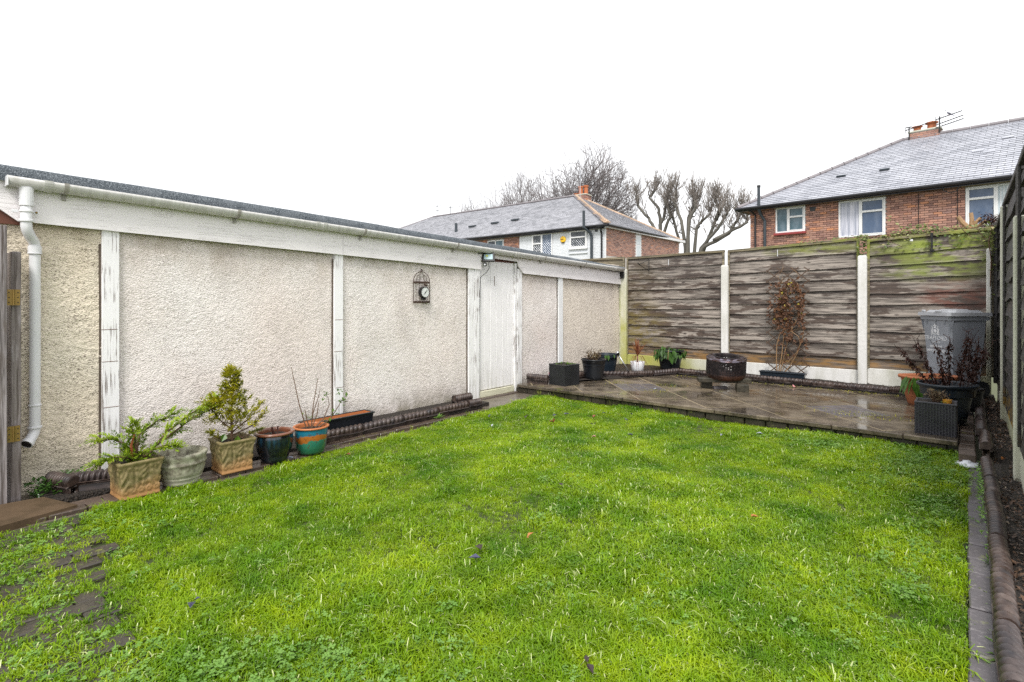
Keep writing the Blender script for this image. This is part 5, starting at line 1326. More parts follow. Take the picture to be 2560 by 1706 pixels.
def window(par, W, a, off, s0, s1, z0, z1, spec, glass=GLASS, fr=.055, lead=None, name='window'):
    """spec: list of vertical lights [(s_from, s_to, [z splits])] in fractions"""
    R = Rz(a); wobj = build(name, MB().box(W((s0 + s1) / 2, off + .11, (z0 + z1) / 2), (s1 - s0, .04, z1 - z0), R), MORT, par)
    def bx(sa, sb, za, zb, t, th): return MB().box(W((sa + sb) / 2, off + t, (za + zb) / 2), (sb - sa, th, zb - za), R, .006)
    outer = MB()
    for (sa, sb, za, zb) in ((s0, s1, z0, z0 + fr), (s0, s1, z1 - fr, z1), (s0, s0 + fr, z0 + fr, z1 - fr), (s1 - fr, s1, z0 + fr, z1 - fr)): outer.box(W((sa + sb) / 2, off + .045, (za + zb) / 2), (sb - sa, .06, zb - za), R, .006)
    build('frame', outer, UPVC, wobj)
    w_ = s1 - s0; h_ = z1 - z0
    for k, (fa, fb, splits, gm_) in enumerate(spec):
        sa, sb = s0 + w_ * fa, s0 + w_ * fb
        if k: build('mullion', bx(sa - .03, sa + .03, z0 + fr, z1 - fr, .043, .06), UPVC, wobj)
        zz_ = [z0 + fr] + [z0 + h_ * q for q in splits] + [z1 - fr]
        for i, (za, zb) in enumerate(zip(zz_, zz_[1:])):
            if i: build('transom', bx(sa + (fr if k == 0 else .03), sb - (fr if k == len(spec) - 1 else .03), za - .028, za + .028, .044, .058), UPVC, wobj)
            qa, qb = sa + (fr if k == 0 else .03), sb - (fr if k == len(spec) - 1 else .03)
            if splits:
                sash = MB()
                for (xa, xb, ya, yb) in ((qa, qb, za, za + .035), (qa, qb, zb - .035, zb), (qa, qa + .035, za + .035, zb - .035), (qb - .035, qb, za + .035, zb - .035)): sash.box(W((xa + xb) / 2, off + .026, (ya + yb) / 2), (xb - xa, .03, yb - ya), R, .004)
                build('sash', sash, UPVC, wobj); qa += .035; qb -= .035; za += .035; zb -= .035
            build('pane', bx(qa, qb, za, zb, .055, .008), gm_, wobj)
            if lead:
                m_ = MB(); st = .13; c = -(zb - za)
                while c < (qb - qa):
                    for sg in (1, -1):
                        p0 = (max(0, c), max(0, -c) * 1.0); L_ = min(qb - qa - max(0, c), (zb - za) - max(0, -c))
                        if L_ > .02:
                            A = (p0[0], p0[1]); B = (p0[0] + L_, p0[1] + L_)
                            if sg < 0: A = ((qb - qa) - A[0], A[1]); B = ((qb - qa) - B[0], B[1])
                            pa = W(qa + A[0], off + .049, za + A[1]); pb = W(qa + B[0], off + .049, za + B[1]); m_.tube([pa, pb], .005, 4)
                    c += st
                build('leading', m_, STEEL, wobj)
    return wobj
SLM = mesh('roof_slate', MB().box((0, 0, 0), (.33, .172, .014)), SLATE)
TLM = mesh('roof_tile', MB().box((0, 0, 0), (.24, .150, .022)), TILE)
def ridge_caps(par, a, b, mat, L_=.45, r=.09, name='ridge_tile', sag=0.0):
    a = Vector(a); b = Vector(b); n = max(1, int((b - a).length / L_))
    for i in range(n):
        p = a.lerp(b, i / n); q = a.lerp(b, (i + .96) / n)
        build(name, MB().tube([p, p.lerp(q, .06), p.lerp(q, .07), q], [r * 1.12, r * 1.12, r, r * .97], 8), mat, par)
def chimney(par, c, d, a, z0, z1, pots, mat_pot=CPOT):
    ch = build('chimney', MB().box((c[0], c[1], (z0 + z1) / 2), (d[0] - .03, d[1] - .03, z1 - z0), Rz(a)), MORT, par); xf = []
    R = Rz(a); k = 0; z = z0
    while z < z1 - .05:
        for sg in (-1, 1):
            s_ = -d[0] / 2 + (.11 if k % 2 else 0)
            while s_ < d[0] / 2 - .04:
                e_ = min(s_ + .215, d[0] / 2); v = R @ Vector(((s_ + e_) / 2, sg * (d[1] / 2 - .045), 0)); xf.append(((c[0] + v.x, c[1] + v.y, z + .0325), R, ((e_ - s_) / .215, 1, 1))); s_ += .225
            s_ = -d[1] / 2 + (.0 if k % 2 else .11)
            while s_ < d[1] / 2 - .04:
                e_ = min(s_ + .215, d[1] / 2 - .05); v = R @ Vector((sg * (d[0] / 2 - .045), (s_ + e_) / 2, 0)); xf.append(((c[0] + v.x, c[1] + v.y, z + .0325), Rz(a + math.pi / 2), (max(.05, e_ - s_) / .215, 1, 1))); s_ += .225
        z += .075; k += 1
    pieces(ch, 'brick', BR, xf, 60, 'brick_courses')
    build('chimney_cap', MB().box((c[0], c[1], z1 + .03), (d[0] + .08, d[1] + .08, .06), R, .015), CONCG, ch)
    for (dx, dy, r, h, fl_) in pots:
        v = R @ Vector((dx, dy, 0)); pf = [(r * .9, 0), (r * .85, h * .2), (r * .8, h * .75), (r * fl_, h * .85), (r * fl_, h), (r * .7, h), (r * .6, h * .5)]
        build('chimney_pot', MB().lathe(pf, 20, (c[0] + v.x, c[1] + v.y, z1 + .06)), mat_pot, ch, smooth=False)
def antenna(loc, a, label, arms, mast):
    t = thing('television_antenna', loc, label, 'antenna', 'television antennas on the chimneys'); R = Rz(a)
    build('mast', MB().tube([(0, 0, -mast), (0, 0, .05)], .024, 6), BLKM, t, local=True)
    for (z, L_, ne, rise, refl) in arms:
        b_ = MB(); p0 = R @ Vector((-.12, 0, 0)); p1 = R @ Vector((L_, 0, 0)); b_.tube([(p0.x, p0.y, z), (p1.x, p1.y, z + rise)], .017, 5)
        am = build('boom', b_, BLKM, t, local=True); e_ = MB()
        for k in range(ne):
            u = (k + .5) / ne; c = p0.lerp(p1, u); v = R @ Vector((0, .13 * (1 - .35 * u), 0)); e_.tube([(c.x - v.x, c.y - v.y, z + rise * u), (c.x + v.x, c.y + v.y, z + rise * u)], .007, 4)
        if refl:
            for q in (-.10, .10):
                for dz in (-.09, -.03, .03, .09): v = R @ Vector((q * .8, q * 0 + 0, 0)); e_.tube([(p0.x - .10 * R.col[1].x, p0.y - .10 * R.col[1].y, z + dz), (p0.x + .10 * R.col[1].x, p0.y + .10 * R.col[1].y, z + dz)], .008, 4)
        build('director_rods', e_, BLKM, am, local=True)
    return t
# ---- right-hand brick house
aR = R_(-5.5); HR = frame2((-6.825, 22.1), aR)
rh = thing('brick_house', (-2, 24, 0), 'red brick house with pale slate hipped roof rising behind the back fence', 'house')
off = .25
zE = 5.0
def quad4(*p): return MB().add([tuple(x) for x in p], [tuple(range(len(p)))])
wl_ = build('wall', MB().box(HR(5.3, off + 4.2, 2.44), (10.0, 8.3, 4.95), Rz(aR)), MORT, rh)
holes = [(1.22, 2.26, 3.93, 4.93), (3.34, 4.73, 3.60, 4.93), (6.78, 8.25, 3.62, 4.95), (2.42, 2.60, 4.66, 4.80)]
xf = house_wall_bricks(HR, aR, off, .27, 8.8, 3.0, 4.93, holes)
xs = []
k = 0; z = 3.0
while z < 4.9:
    s_ = .1 * (k % 2)
    while s_ < 8: xs.append((HR(.27 + .0495, off + .1 + s_ + .1, z + .0325), Rz(aR + math.pi / 2), (1, 1, 1))); s_ += .225
    z += .075; k += 1
pieces(wl_, 'brick', BR, xf + xs[:len(xs) // 3], 300, 'brick_courses')
window(rh, HR, aR, off - .02, 1.22, 2.26, 3.945, 4.90, [(0, .42, [], GLASS), (.42, 1, [.60], GLASS)])
window(rh, HR, aR, off - .02, 3.34, 4.73, 3.60, 4.88, [(0, .47, [], CURT), (.47, 1, [.66], GLASSB)])
window(rh, HR, aR, off - .02, 6.79, 8.25, 3.64, 4.87, [(0, .49, [.70], GLASSB), (.49, 1, [], BLIND)])
for i in range(9): build('blind_slat', MB().box(HR(7.60 + i * .07, off + .030, 4.25), (.035, .006, 1.1), Rz(aR + .5)), WPRINT, rh)
for (s0, s1) in ((1.15, 2.3), (3.25, 4.8), (6.7, 8.3)): build('lintel', MB().box(HR((s0 + s1) / 2, off + .02, 4.935), (s1 - s0, .06, .07), Rz(aR), .004), simple('pale_lintel', (.48, .38, .24), .8), rh)
build('window_sill', MB().box(HR(1.74, off - .03, 3.90), (1.12, .16, .085), Rz(aR), .008), SILLR, rh)
build('air_vent', MB().box(HR(2.51, off + .0, 4.73), (.18, .02, .14), Rz(aR)), BLKM, rh)
for s_ in (5.62, 6.60): build('wall_cable', MB().tube([HR(s_, off - .02, 4.85), HR(s_ + .01, off - .02, 3.2)], .010, 4), BLKM, rh)
build('loose_cable', MB().tube([HR(6.25, -.02, 4.98), HR(6.30, -.02, 4.80), HR(6.45, -.02, 4.72), HR(6.62, -.02, 4.76), HR(6.68, -.02, 4.95)], .010, 5), LEADP, rh)
PI_ = 2.72 / 4.6
e0, e1, r0, r1 = HR(-.1, -.05, zE), HR(9.6, -.05, zE), HR(4.45, 4.6, 7.68), HR(9.6, 4.6, 7.68)
b0 = HR(-.1, 9.2, zE); b1 = HR(9.6, 9.2, zE)
roof = build('roof', MB().add([e0, e1, r1, r0, b0, b1], [(0, 1, 2, 3), (4, 0, 3), (5, 4, 3, 2)]), UNDER, rh)
xf = slope_slates(e0, e1, r0, r1, .185, .33, .012)
pieces(roof, 'roof_slate', SLM, xf, 300, 'slate_courses')
xf = slope_slates(b0, e0, r0 + Vector((0, .01, 0)), r0, .185, .33, .012); pieces(roof, 'roof_slate', SLM, xf, 0, 'hip_slate_courses')
# slipped slates
for (s_, t_) in ((7.6, 3.1), (7.2, 2.08), (6.9, 2.3)):
    build('slipped_slate', MB().box(HR(s_, t_, zE + t_ * PI_ + .03), (.3, .24, .014), Rz(aR) @ Matrix.Rotation(math.atan(PI_) - .08, 3, 'X') @ Matrix.Rotation(.1, 3, 'Z')), SLATE, roof)
ridge_caps(roof, e0 + Vector((0, 0, .04)), r0 + Vector((0, 0, .05)), RIDGE, .5, .075, 'hip_tile')
ridge_caps(roof, r0 + Vector((0, 0, .04)), r1 + Vector((0, 0, .04)), RIDGE, .5, .085)
for (s_, t_) in ((3.05, 1.74), (4.41, 1.766)):
    c = HR(s_, t_, zE + t_ * PI_ + .05); build('roof_vent', MB().box(c, (.30, .22, .07), Rz(aR) @ Matrix.Rotation(math.atan(PI_) - .35, 3, 'X'), .03), LEADP, roof)
rg = build('gutter', MB().tube([HR(-.14, -.12, 4.965), HR(9.6, -.12, 4.985)], .062, 10), GUTB, rh)
build('eaves_board', MB().box(HR(4.75, .0, 4.945), (9.7, .03, .13), Rz(aR)), GUTB, rh); build('soffit', MB().box(HR(4.75, .12, 4.93), (9.7, .25, .02), Rz(aR)), GUTB, rh)
build('side_gutter', MB().tube([HR(-.14, -.12, 4.965), HR(-.14, 9.2, 4.96)], .062, 8), GUTB, rh)
build('side_soffit', MB().box(HR(.06, 4.6, 4.94), (.38, 9.1, .03), Rz(aR)), REDWOOD, rh)
build('rain_pipe', MB().tube([HR(.30, -.12, 4.93), HR(.42, .1, 4.82), HR(.48, off - .05, 4.72), HR(.49, off - .05, 2.5)], .036, 8), GUTB, rh)
build('soil_pipe', MB().tube([HR(.70, -.02, 5.75), HR(.70, -.02, 4.9), HR(.74, .05, 4.72), HR(.86, off - .09, 4.45), HR(.86, off - .09, 2.5)], .055, 10), LEADP, rh)
build('pipe_cowl', MB().tube([HR(.70, -.02, 5.74), HR(.70, -.02, 5.82)], .065, 10), BLKM, rh)
cc = HR(5.15, 4.75, 0); chimney(rh, (cc.x, cc.y), (.95, .45), aR, 7.3, 7.92, [(-.25, 0, .15, .20, 1.15), (.2, 0, .17, .26, 1.2)])
c = HR(4.68, 4.5, 8.12); antenna(c, aR + .15, 'low rooftop television antenna at the left end of the brick chimney', [(-.08, .75, 12, .21, True), (.03, .1, 2, 0, False)], .5)
c = HR(5.62, 4.5, 8.30); an_ = antenna(c, aR + .15, 'tall rooftop television antenna whose top boom carries a pigeon', [(-.06, .66, 12, .19, True), (-.26, .70, 10, .22, False), (-.37, .70, 10, .20, False)], .55)
# pigeon: one loft along its back line
pg = MB(); body = [(-.17, -.075, .004, .010), (-.13, -.05, .010, .022), (-.08, -.01, .030, .034), (-.03, .03, .052, .050), (.02, .06, .060, .055), (.055, .095, .048, .045), (.07, .13, .030, .030), (.078, .155, .024, .024), (.086, .175, .026, .026), (.100, .185, .020, .020), (.115, .184, .006, .006), (.128, .180, .002, .002)]
pc = HR(5.90, 4.5, 8.345)
ra = aR + math.pi
pts_ = []; nn = 12
for (x, z, hw_, hh_) in body:
    for j in range(nn):
        a = 2 * math.pi * j / nn; v = Rz(ra) @ Vector((x + math.sin(a) * hh_ * .45, math.cos(a) * hw_, z + math.sin(a) * hh_)); pts_.append(v)
pg.v = [tuple(p) for p in pts_]
for i in range(len(body) - 1):
    for j in range(nn): a = i * nn + j; b = i * nn + (j + 1) % nn; pg.f.append((a, b, b + nn, a + nn))
pgo = thing('pigeon', (pc.x, pc.y, pc.z), 'grey pigeon perched on the top boom of the rooftop antenna', 'pigeon')
build('body', pg, PIGM, pgo, local=True, smooth=True)
for sg in (-1, 1):
    v = [Rz(ra) @ Vector(q) for q in ((.02, sg * .018, .02), (.022, sg * .018, -.02), (.03, sg * .018, -.028))]; build('leg', MB().tube(v, .004, 5), SILLR, pgo, local=True)
    v = [Rz(ra) @ Vector(q) for q in ((.05, sg * .045, .085), (-.02, sg * .054, .04), (-.10, sg * .026, -.02))]; build('wing', MB().tube(v, [.022, .026, .006], 6), simple('pigeon_wing', (.12, .12, .15), .7), pgo, local=True, smooth=True)

# ---- centre semi with white painted front
HC = frame2((-13.1, 22.6), 0.0)
ch = thing('painted_house', (-17, 25, 0), 'semi detached house with white painted brick front and pale tiled hipped roof beyond the garage', 'house')
wf = .15
fw = build('front_wall', MB().box((-22.2, 27.1, 2.45), (17.9, 8.6, 4.9)), MORT, ch)
build('painted_panel', MB().box((-15.93, 22.749, 2.45), (5.35, .012, 4.9)), WMORT, fw)
WB = mesh('painted_brick', MB().box((0, 0, 0), (.215, .1025, .065), b=.006), WBRICK)
CW = lambda s, t, z: Vector((s, 22.745 + t, z))
holes = [(-15.30, -14.29, 4.00, 4.90), (-17.70, -16.38, 3.55, 4.88)]
xf = house_wall_bricks(CW, 0, -.002, -18.60, -13.26, 3.4, 4.88, holes)
pieces(fw, 'painted_brick', WB, xf, 150, 'painted_brick_courses')
xf = house_wall_bricks(CW, 0, 0, -19.70, -18.62, 3.9, 4.88, []) + house_wall_bricks(CW, 0, 0, -21.9, -20.95, 4.2, 4.88, [])
sw = []; k = 0; z = 3.55
while z < 4.90:
    y = 22.76 - (.11 if k % 2 else 0)
    while y < 31.2:
        if not (25.72 < y + .1 < 26.42): sw.append(((-13.25 - .0495 + .006, max(y, 22.76) + .1075, z + .0325), Rz(math.pi / 2), (1, 1, 1)))
        y += .225
    z += .075; k += 1
build('side_wall', MB().box((-13.27, 27.08, 2.45), (.03, 8.6, 4.9)), MORT, ch)
pieces(fw, 'brick', BR, xf + sw, 150, 'brick_courses')
window(ch, CW, 0, -.09, -15.30, -14.29, 4.00, 4.89, [(0, 1, [.60], GLASSD)], lead=1)
window(ch, CW, 0, -.09, -17.70, -16.38, 3.55, 4.88, [(0, .50, [.62], GLASSD), (.50, 1, [], GLASSB)], lead=1)
window(ch, CW, 0, -.03, -20.95, -19.75, 3.8, 4.78, [(0, .5, [], GLASSD), (.5, 1, [], GLASS)])
build('window_sill', MB().box((-14.8, 22.70, 3.965), (1.12, .14, .06), b=.008), UPVC, ch); build('sill_block', MB().box((-14.8, 22.72, 3.75), (1.1, .08, .08), b=.008), WBRICK, ch)
build('side_window_panel', MB().box((-13.24, 26.07, 4.1), (.03, .58, 1.5), b=.004), UPVC, ch)
for (za, zb) in ((3.5, 4.25), (4.32, 4.72)): build('side_pane', MB().box((-13.222, 26.07, (za + zb) / 2), (.01, .46, zb - za)), simple('milky_pane', (.62, .68, .70), .2), ch)
al = build('alarm_box', MB().lathe([(.17, 0), (.175, .02), (.165, .05), (.001, .065)], 28).__class__(), YELL, ch)
m_ = MB(); b_ = []
for (y, r) in ((22.735, .165), (22.69, .165), (22.675, .14), (22.67, .001)):
    b_.append(len(m_.v)); m_.v += [(-15.715 + r * math.cos(2 * math.pi * j / 28), y, 4.49 + r * math.sin(2 * math.pi * j / 28)) for j in range(28)]
for a, b in zip(b_, b_[1:]): m_.f += [(a + j, a + (j + 1) % 28, b + (j + 1) % 28, b + j) for j in range(28)]
al.data = mesh('alarm_box', m_, YELL)
lt = MB(); n_ = 0
# dark three letter mark, too small to read
for k, (dx, w_) in enumerate(((-.075, .04), (-.02, .05), (.045, .05))): lt.box((-15.745 + dx, 22.666, 4.50), (w_, .004, .035)).box((-15.745 + dx, 22.666, 4.47), (w_ * .3, .004, .03))
build('alarm_mark', lt, DARKT, al)
build('alarm_base', MB().box((-15.715, 22.70, 4.33), (.16, .05, .05), b=.015), BLKM, al)
build('air_vent', MB().box((-13.77, 22.72, 4.78), (.15, .02, .11)), BLKM, ch)
E0 = Vector((-31.9, 22.55, 5.0)); E1 = Vector((-13.05, 22.55, 5.0)); K0 = Vector((-31.2, 27.8, 7.74)); K1 = Vector((-18.3, 27.8, 7.76)); E2 = Vector((-13.3, 31.9, 5.0)); E3 = Vector((-31.9, 33.6, 5.0))
E0 = Vector((-36.5, 22.55, 5.0)); E3 = Vector((-36.5, 31.9, 5.0))
roof = build('roof', MB().add([E0, E1, K1, K0, E2, E3], [(0, 1, 2, 3), (1, 4, 2), (4, 5, 3, 2), (5, 0, 3)]), UNDER, ch)
xf = slope_slates(E0, E1, K0, K1, .165, .24, .020); pieces(roof, 'roof_tile', TLM, xf, 240, 'tile_courses')
xf = slope_slates(E1, E2, K1, K1 + Vector((0, .01, 0)), .165, .24, .020); pieces(roof, 'roof_tile', TLM, xf, 60, 'hip_tile_courses')
n = 26
for i in range(n):      # stepped sandy hip tiles
    p = (E1 + Vector((0, 0, .05))).lerp(K1, (i + .5) / n); dr = (K1 - E1).normalized()
    q = dr.to_track_quat('Y', 'Z').to_matrix(); build('hip_tile', MB().box(p + Vector((0, 0, .03)), (.34, .30, .035), q @ Matrix.Rotation(-.12, 3, 'X'), .01), RIDGEO if i < 3 or i % 7 == 0 else RIDGE, roof)
    build('hip_bonnet', MB().tube([p + dr * -.12 + Vector((0, 0, .04)), p + dr * .1 + Vector((0, 0, .05))], .075, 8), RIDGEO, roof)
ridge_caps(roof, E2 + Vector((0, 0, .03)), K1 + Vector((0, 0, .03)), RIDGEO, .5, .08, 'hip_cap'); ridge_caps(roof, K0 + Vector((0, 0, .03)), K1 + Vector((0, 0, .03)), RIDGE, .5, .07)
ridge_caps(roof, E0 + Vector((0, 0, .03)), K0 + Vector((0, 0, .03)), RIDGE, .5, .07, 'hip_cap')
kk = (7.84 - 5) / 5.35
for (x, y, z) in ((-23.75, 24.36, 5.98), (-21.96, 24.48, 6.04), (-20.43, 24.57, 6.10)):
    build('roof_vent', MB().box((x, y, z + .06), (.48, .28, .10), Rz(0) @ Matrix.Rotation(.2, 3, 'X'), .04), LEADP, roof)
build('vent_pipe', MB().tube([(-24.65, 23.83, 5.5), (-24.65, 23.83, 6.25)], .09, 8), LEADP, roof)
build('gutter', MB().tube([(-36.5, 22.48, 4.97), (-12.98, 22.48, 4.97)], .07, 8), GUTB, ch); build('side_gutter', MB().tube([(-12.98, 22.48, 4.97), (-13.18, 31.9, 4.97)], .07, 8), GUTB, ch)
build('eaves_board', MB().box((-24.8, 22.60, 4.93), (23.4, .05, .16)), GUTB, ch); build('side_eaves_board', MB().box((-13.14, 27.2, 4.93), (.16, 9.3, .14), b=.01), UPVC, ch)
build('eaves_trim', MB().box((-24.8, 22.70, 4.87), (23.2, .12, .04)), simple('eaves_trim', (.42, .36, .24), .8), ch)
build('soil_pipe', MB().tube([(-14.28, 22.4, 5.75), (-14.28, 22.4, 4.95), (-14.05, 22.6, 4.7), (-14.0, 22.66, 4.5), (-14.0, 22.66, 2.6)], .07, 10), LEADP, ch)
build('rain_pipe', MB().tube([(-13.35, 22.5, 4.93), (-13.45, 22.6, 4.75), (-13.45, 22.68, 4.6), (-13.45, 22.68, 2.6)], .045, 8), GUTB, ch)
build('corner_board', MB().box((-13.255, 22.74, 4.1), (.03, .03, 1.7)), UPVC, ch)
chimney(ch, (-18.25, 28.3), (1.05, .7), .1, 7.0, 7.82, [(-.35, .1, .17, .14, 1.15), (.05, -.1, .15, .52, 1.05), (.30, .1, .15, .58, 1.05)])
build('thin_flue', MB().tube([(-17.95, 27.75, 7.6), (-17.95, 27.75, 9.2), (-18.02, 27.75, 9.3)], .02, 5), STEEL, ch)
# far chimney and antenna beyond the ridge
fh = thing('far_house_chimney', (-36.0, 34, 0), 'small distant brick chimney stack peeping over the left of the tiled ridge', 'chimney')
chimney(fh, (-36.0, 34.0), (1.6, .7), 0.0, 5.5, 8.85, [(-.35, 0, .2, .28, 1.2), (.3, 0, .2, .28, 1.2)])
antenna(Vector((-37.7, 34.0, 10.2)), .1, 'thin distant television mast left of the small brick chimney', [(-.08, .5, 8, .0, False), (-.5, .3, 5, 0, False)], 4.0)
antenna(Vector((-35.9, 34.0, 9.9)), 1.2, 'small distant television antenna standing on the far chimney stack', [(-.1, .5, 8, .0, True)], 1.0)

# ================================================================== TREES
def grow(mb, tw, p, d, L_, r, lvl, maxl, rs_, P_):
    seg_ = 4; pts = [p.copy()]; dd = d.normalized()
    for i in range(seg_):
        dd = (dd + Vector((rs_.gauss(0, 1), rs_.gauss(0, 1), rs_.gauss(0, 1))) * P_['wob'] + Vector((0, 0, P_['up'] * (1 if lvl else .3)))).normalized(); pts.append(pts[-1] + dd * L_ / seg_)
    rad = [max(.012, r * (1 - (1 - P_['tap']) * i / seg_)) for i in range(seg_ + 1)]
    (mb if lvl <= P_['tl'] else tw).tube(pts, rad, 7 if lvl < 2 else (4 if lvl < 4 else 3), cap=lvl < 2)
    if lvl >= maxl: return
    nb = P_['nb'][min(lvl, len(P_['nb']) - 1)]
    for k in range(nb):
        t_ = rs_.uniform(P_['from'], 1) if k else 1.0; i = min(seg_ - 1, int(t_ * seg_)); q = pts[i].lerp(pts[i + 1], t_ * seg_ - i) if i < seg_ else pts[-1]
        if k == 0: q = pts[-1]
        ax = dd.orthogonal().normalized(); ax.rotate(Quaternion(dd, rs_.uniform(0, 6.28))); nd = dd.copy(); nd.rotate(Quaternion(ax, rs_.uniform(*P_['ang']) * (.4 if k == 0 else 1)))
        grow(mb, tw, q, nd, L_ * rs_.uniform(*P_['len']), rad[i] * rs_.uniform(.5, .72) if k else rad[-1] * .9, lvl + 1, maxl, rs_, P_)
def tree(name, loc, h, wid, label, seed, P_, maxl, trunk, bark, twm):
    t = thing(name, loc, label, 'tree', 'bare winter trees'); rs_ = random.Random(seed); mb = MB(); tw = MB()
    grow(mb, tw, Vector((0, 0, 0)), Vector((0, 0, 1)), h * P_['trunk'], trunk, 0, maxl, rs_, P_)
    A = np.array(tw.v); B = np.array(mb.v); lo = np.percentile(A[:, 0], 2); hi = np.percentile(A[:, 0], 98); cx = (lo + hi) / 2; cy = A[:, 1].mean()
    sx = wid / (hi - lo); sz = h / np.percentile(A[:, 2], 99.7)
    for m_, Q in ((tw, A), (mb, B)):
        k = np.clip(Q[:, 2] / (A[:, 2].max() * .5), 0, 1); Q[:, 0] = (Q[:, 0] - cx * k) * sx; Q[:, 1] = (Q[:, 1] - cy * k) * sx; Q[:, 2] *= sz; D = (Q - np.array([0, 0, .62 * h])) / np.array([wid * .52, wid * .52, .38 * h]); nr = np.sqrt((D ** 2).sum(1)) + 1e-6; f = np.where((nr > .85) & (Q[:, 2] > .35 * h), (.85 + (nr - .85) * .35) / nr, 1.0); Q[:] = D * f[:, None] * np.array([wid * .52, wid * .52, .38 * h]) + np.array([0, 0, .62 * h]); m_.v = [tuple(q) for q in Q]
    build('trunk', mb, bark, t, local=True, smooth=True); build('crown', tw, twm, t, local=True, kind='stuff')
    return t
BIG = dict(wob=.09, up=.02, tap=.62, tl=1, nb=[8, 4, 4, 4, 3, 3], ang=(.35, 1.0), len=(.66, .88), trunk=.24); BIG['from'] = .3
tree('bare_tree', (-26.6, 40, 0), 15.9, 12.4, 'largest bare tree with a wide rounded crown behind the painted house', 11, BIG, 6, .42, BARK, TWIG)
SM = dict(BIG); SM.update(nb=[7, 5, 4, 4, 3], trunk=.26)
tree('bare_tree', (-32.8, 40.5, 0), 14.8, 6.6, 'middle sized bare tree with an upright crown left of the largest tree', 22, SM, 5, .26, BARK, TWIG)
tree('bare_tree', (-37.9, 41.5, 0), 14.1, 7.0, 'slender bare tree above the middle of the tiled ridge', 23, SM, 5, .24, BARK, TWIG)
tree('bare_tree', (-43.5, 43, 0), 13.2, 7.5, 'small bare tree above the left part of the tiled ridge', 24, SM, 5, .2, BARK, TWIG)
tree('bare_tree', (-51.0, 46, 0), 11.4, 6.5, 'lowest bare tree fading out beside the distant chimney', 25, SM, 5, .2, BARK, TWIG)
def pollard(loc, arms, label, seed):
    t = thing('pollarded_tree', loc, label, 'tree', 'pollarded trees between the houses'); rs_ = random.Random(seed); mb = MB(); tw = MB()
    mb.tube([(0, 0, 0), (.05, 0, 1.5), (0, 0, 2.6)], [.42, .34, .30], 12)
    for pts in arms:
        pts = [Vector(p) for p in pts]; n = len(pts); sm_ = []
        for i in range(n - 1):
            for k in range(4):
                t_ = k / 4; sm_.append(pts[i].lerp(pts[i + 1], t_) + Vector((rs_.gauss(0, .02), rs_.gauss(0, .02), rs_.gauss(0, .02))))
        sm_.append(pts[-1]); rr_ = [.135 - .07 * i / len(sm_) for i in range(len(sm_))]; rr_[-1] = .09; mb.tube(sm_, rr_, 9)
        tips = [sm_[-1]] * 13 + [sm_[-3]] * 5 + [sm_[-5]] * 4 + [sm_[-7]] * 2
        for q in tips:
            d = Vector((rs_.uniform(-.7, .7), rs_.uniform(-.7, .7), rs_.uniform(.5, 1.1))); L_ = rs_.uniform(.8, 2.0)
            m1 = q + d.normalized() * L_ * .45 + Vector((rs_.gauss(0, .05), rs_.gauss(0, .05), 0)); e = m1 + (d.normalized() + Vector((0, 0, .5))).normalized() * L_ * .55; tw.tube([q, m1, e], [.023, .016, .010], 4)
            for k in range(7):
                a = m1.lerp(e, rs_.uniform(-.6, .7)); tw.tube([a, a + Vector((rs_.uniform(-.25, .25), rs_.uniform(-.25, .25), rs_.uniform(.15, .55)))], [.013, .009], 3)
        for k in range(3):       # stubs
            i = rs_.randrange(5, len(sm_) - 1); d = Vector((rs_.uniform(-1, 1), rs_.uniform(-1, 1), rs_.uniform(.1, .9))).normalized(); mb.tube([sm_[i], sm_[i] + d * rs_.uniform(.3, .7)], [.045, .04], 6)
            q = sm_[i] + d * .5
            for j in range(5): tw.tube([q, q + Vector((rs_.uniform(-.4, .4), rs_.uniform(-.4, .4), rs_.uniform(.4, 1.2)))], [.014, .009], 3)
    build('trunk', mb, BARKG, t, local=True, smooth=True); build('crown', tw, TWIGP, t, local=True, kind='stuff')
# arms given relative to the trunk foot (x right along the street, z up)
pollard((-16.5, 36, 0), [[(0.00, 0.00, 3.00), (-0.10, 0.00, 6.80), (0.10, 0.10, 7.20), (0.30, 0.10, 8.10), (0.50, 0.10, 8.80)],
    [(-0.10, 0.00, 3.40), (-0.50, 0.10, 6.40), (-1.10, 0.20, 7.30), (-1.95, 0.30, 8.30), (-2.05, 0.30, 9.00)],
    [(0.00, 0.00, 4.00), (-0.25, 0.30, 7.20), (-0.40, 0.30, 8.00), (-1.10, 0.40, 8.80), (-0.60, 0.40, 9.40)],
    [(0.00, -0.10, 3.00), (0.30, -0.20, 6.20), (0.80, -0.30, 7.20), (0.40, -0.30, 8.40)],
    [(0.10, 0.00, 3.00), (0.60, 0.00, 5.00), (1.30, 0.00, 5.40), (0.90, 0.00, 7.00), (0.60, 0.00, 7.60)]], 'pollarded tree with knobbly limbs just right of the painted house', 31)
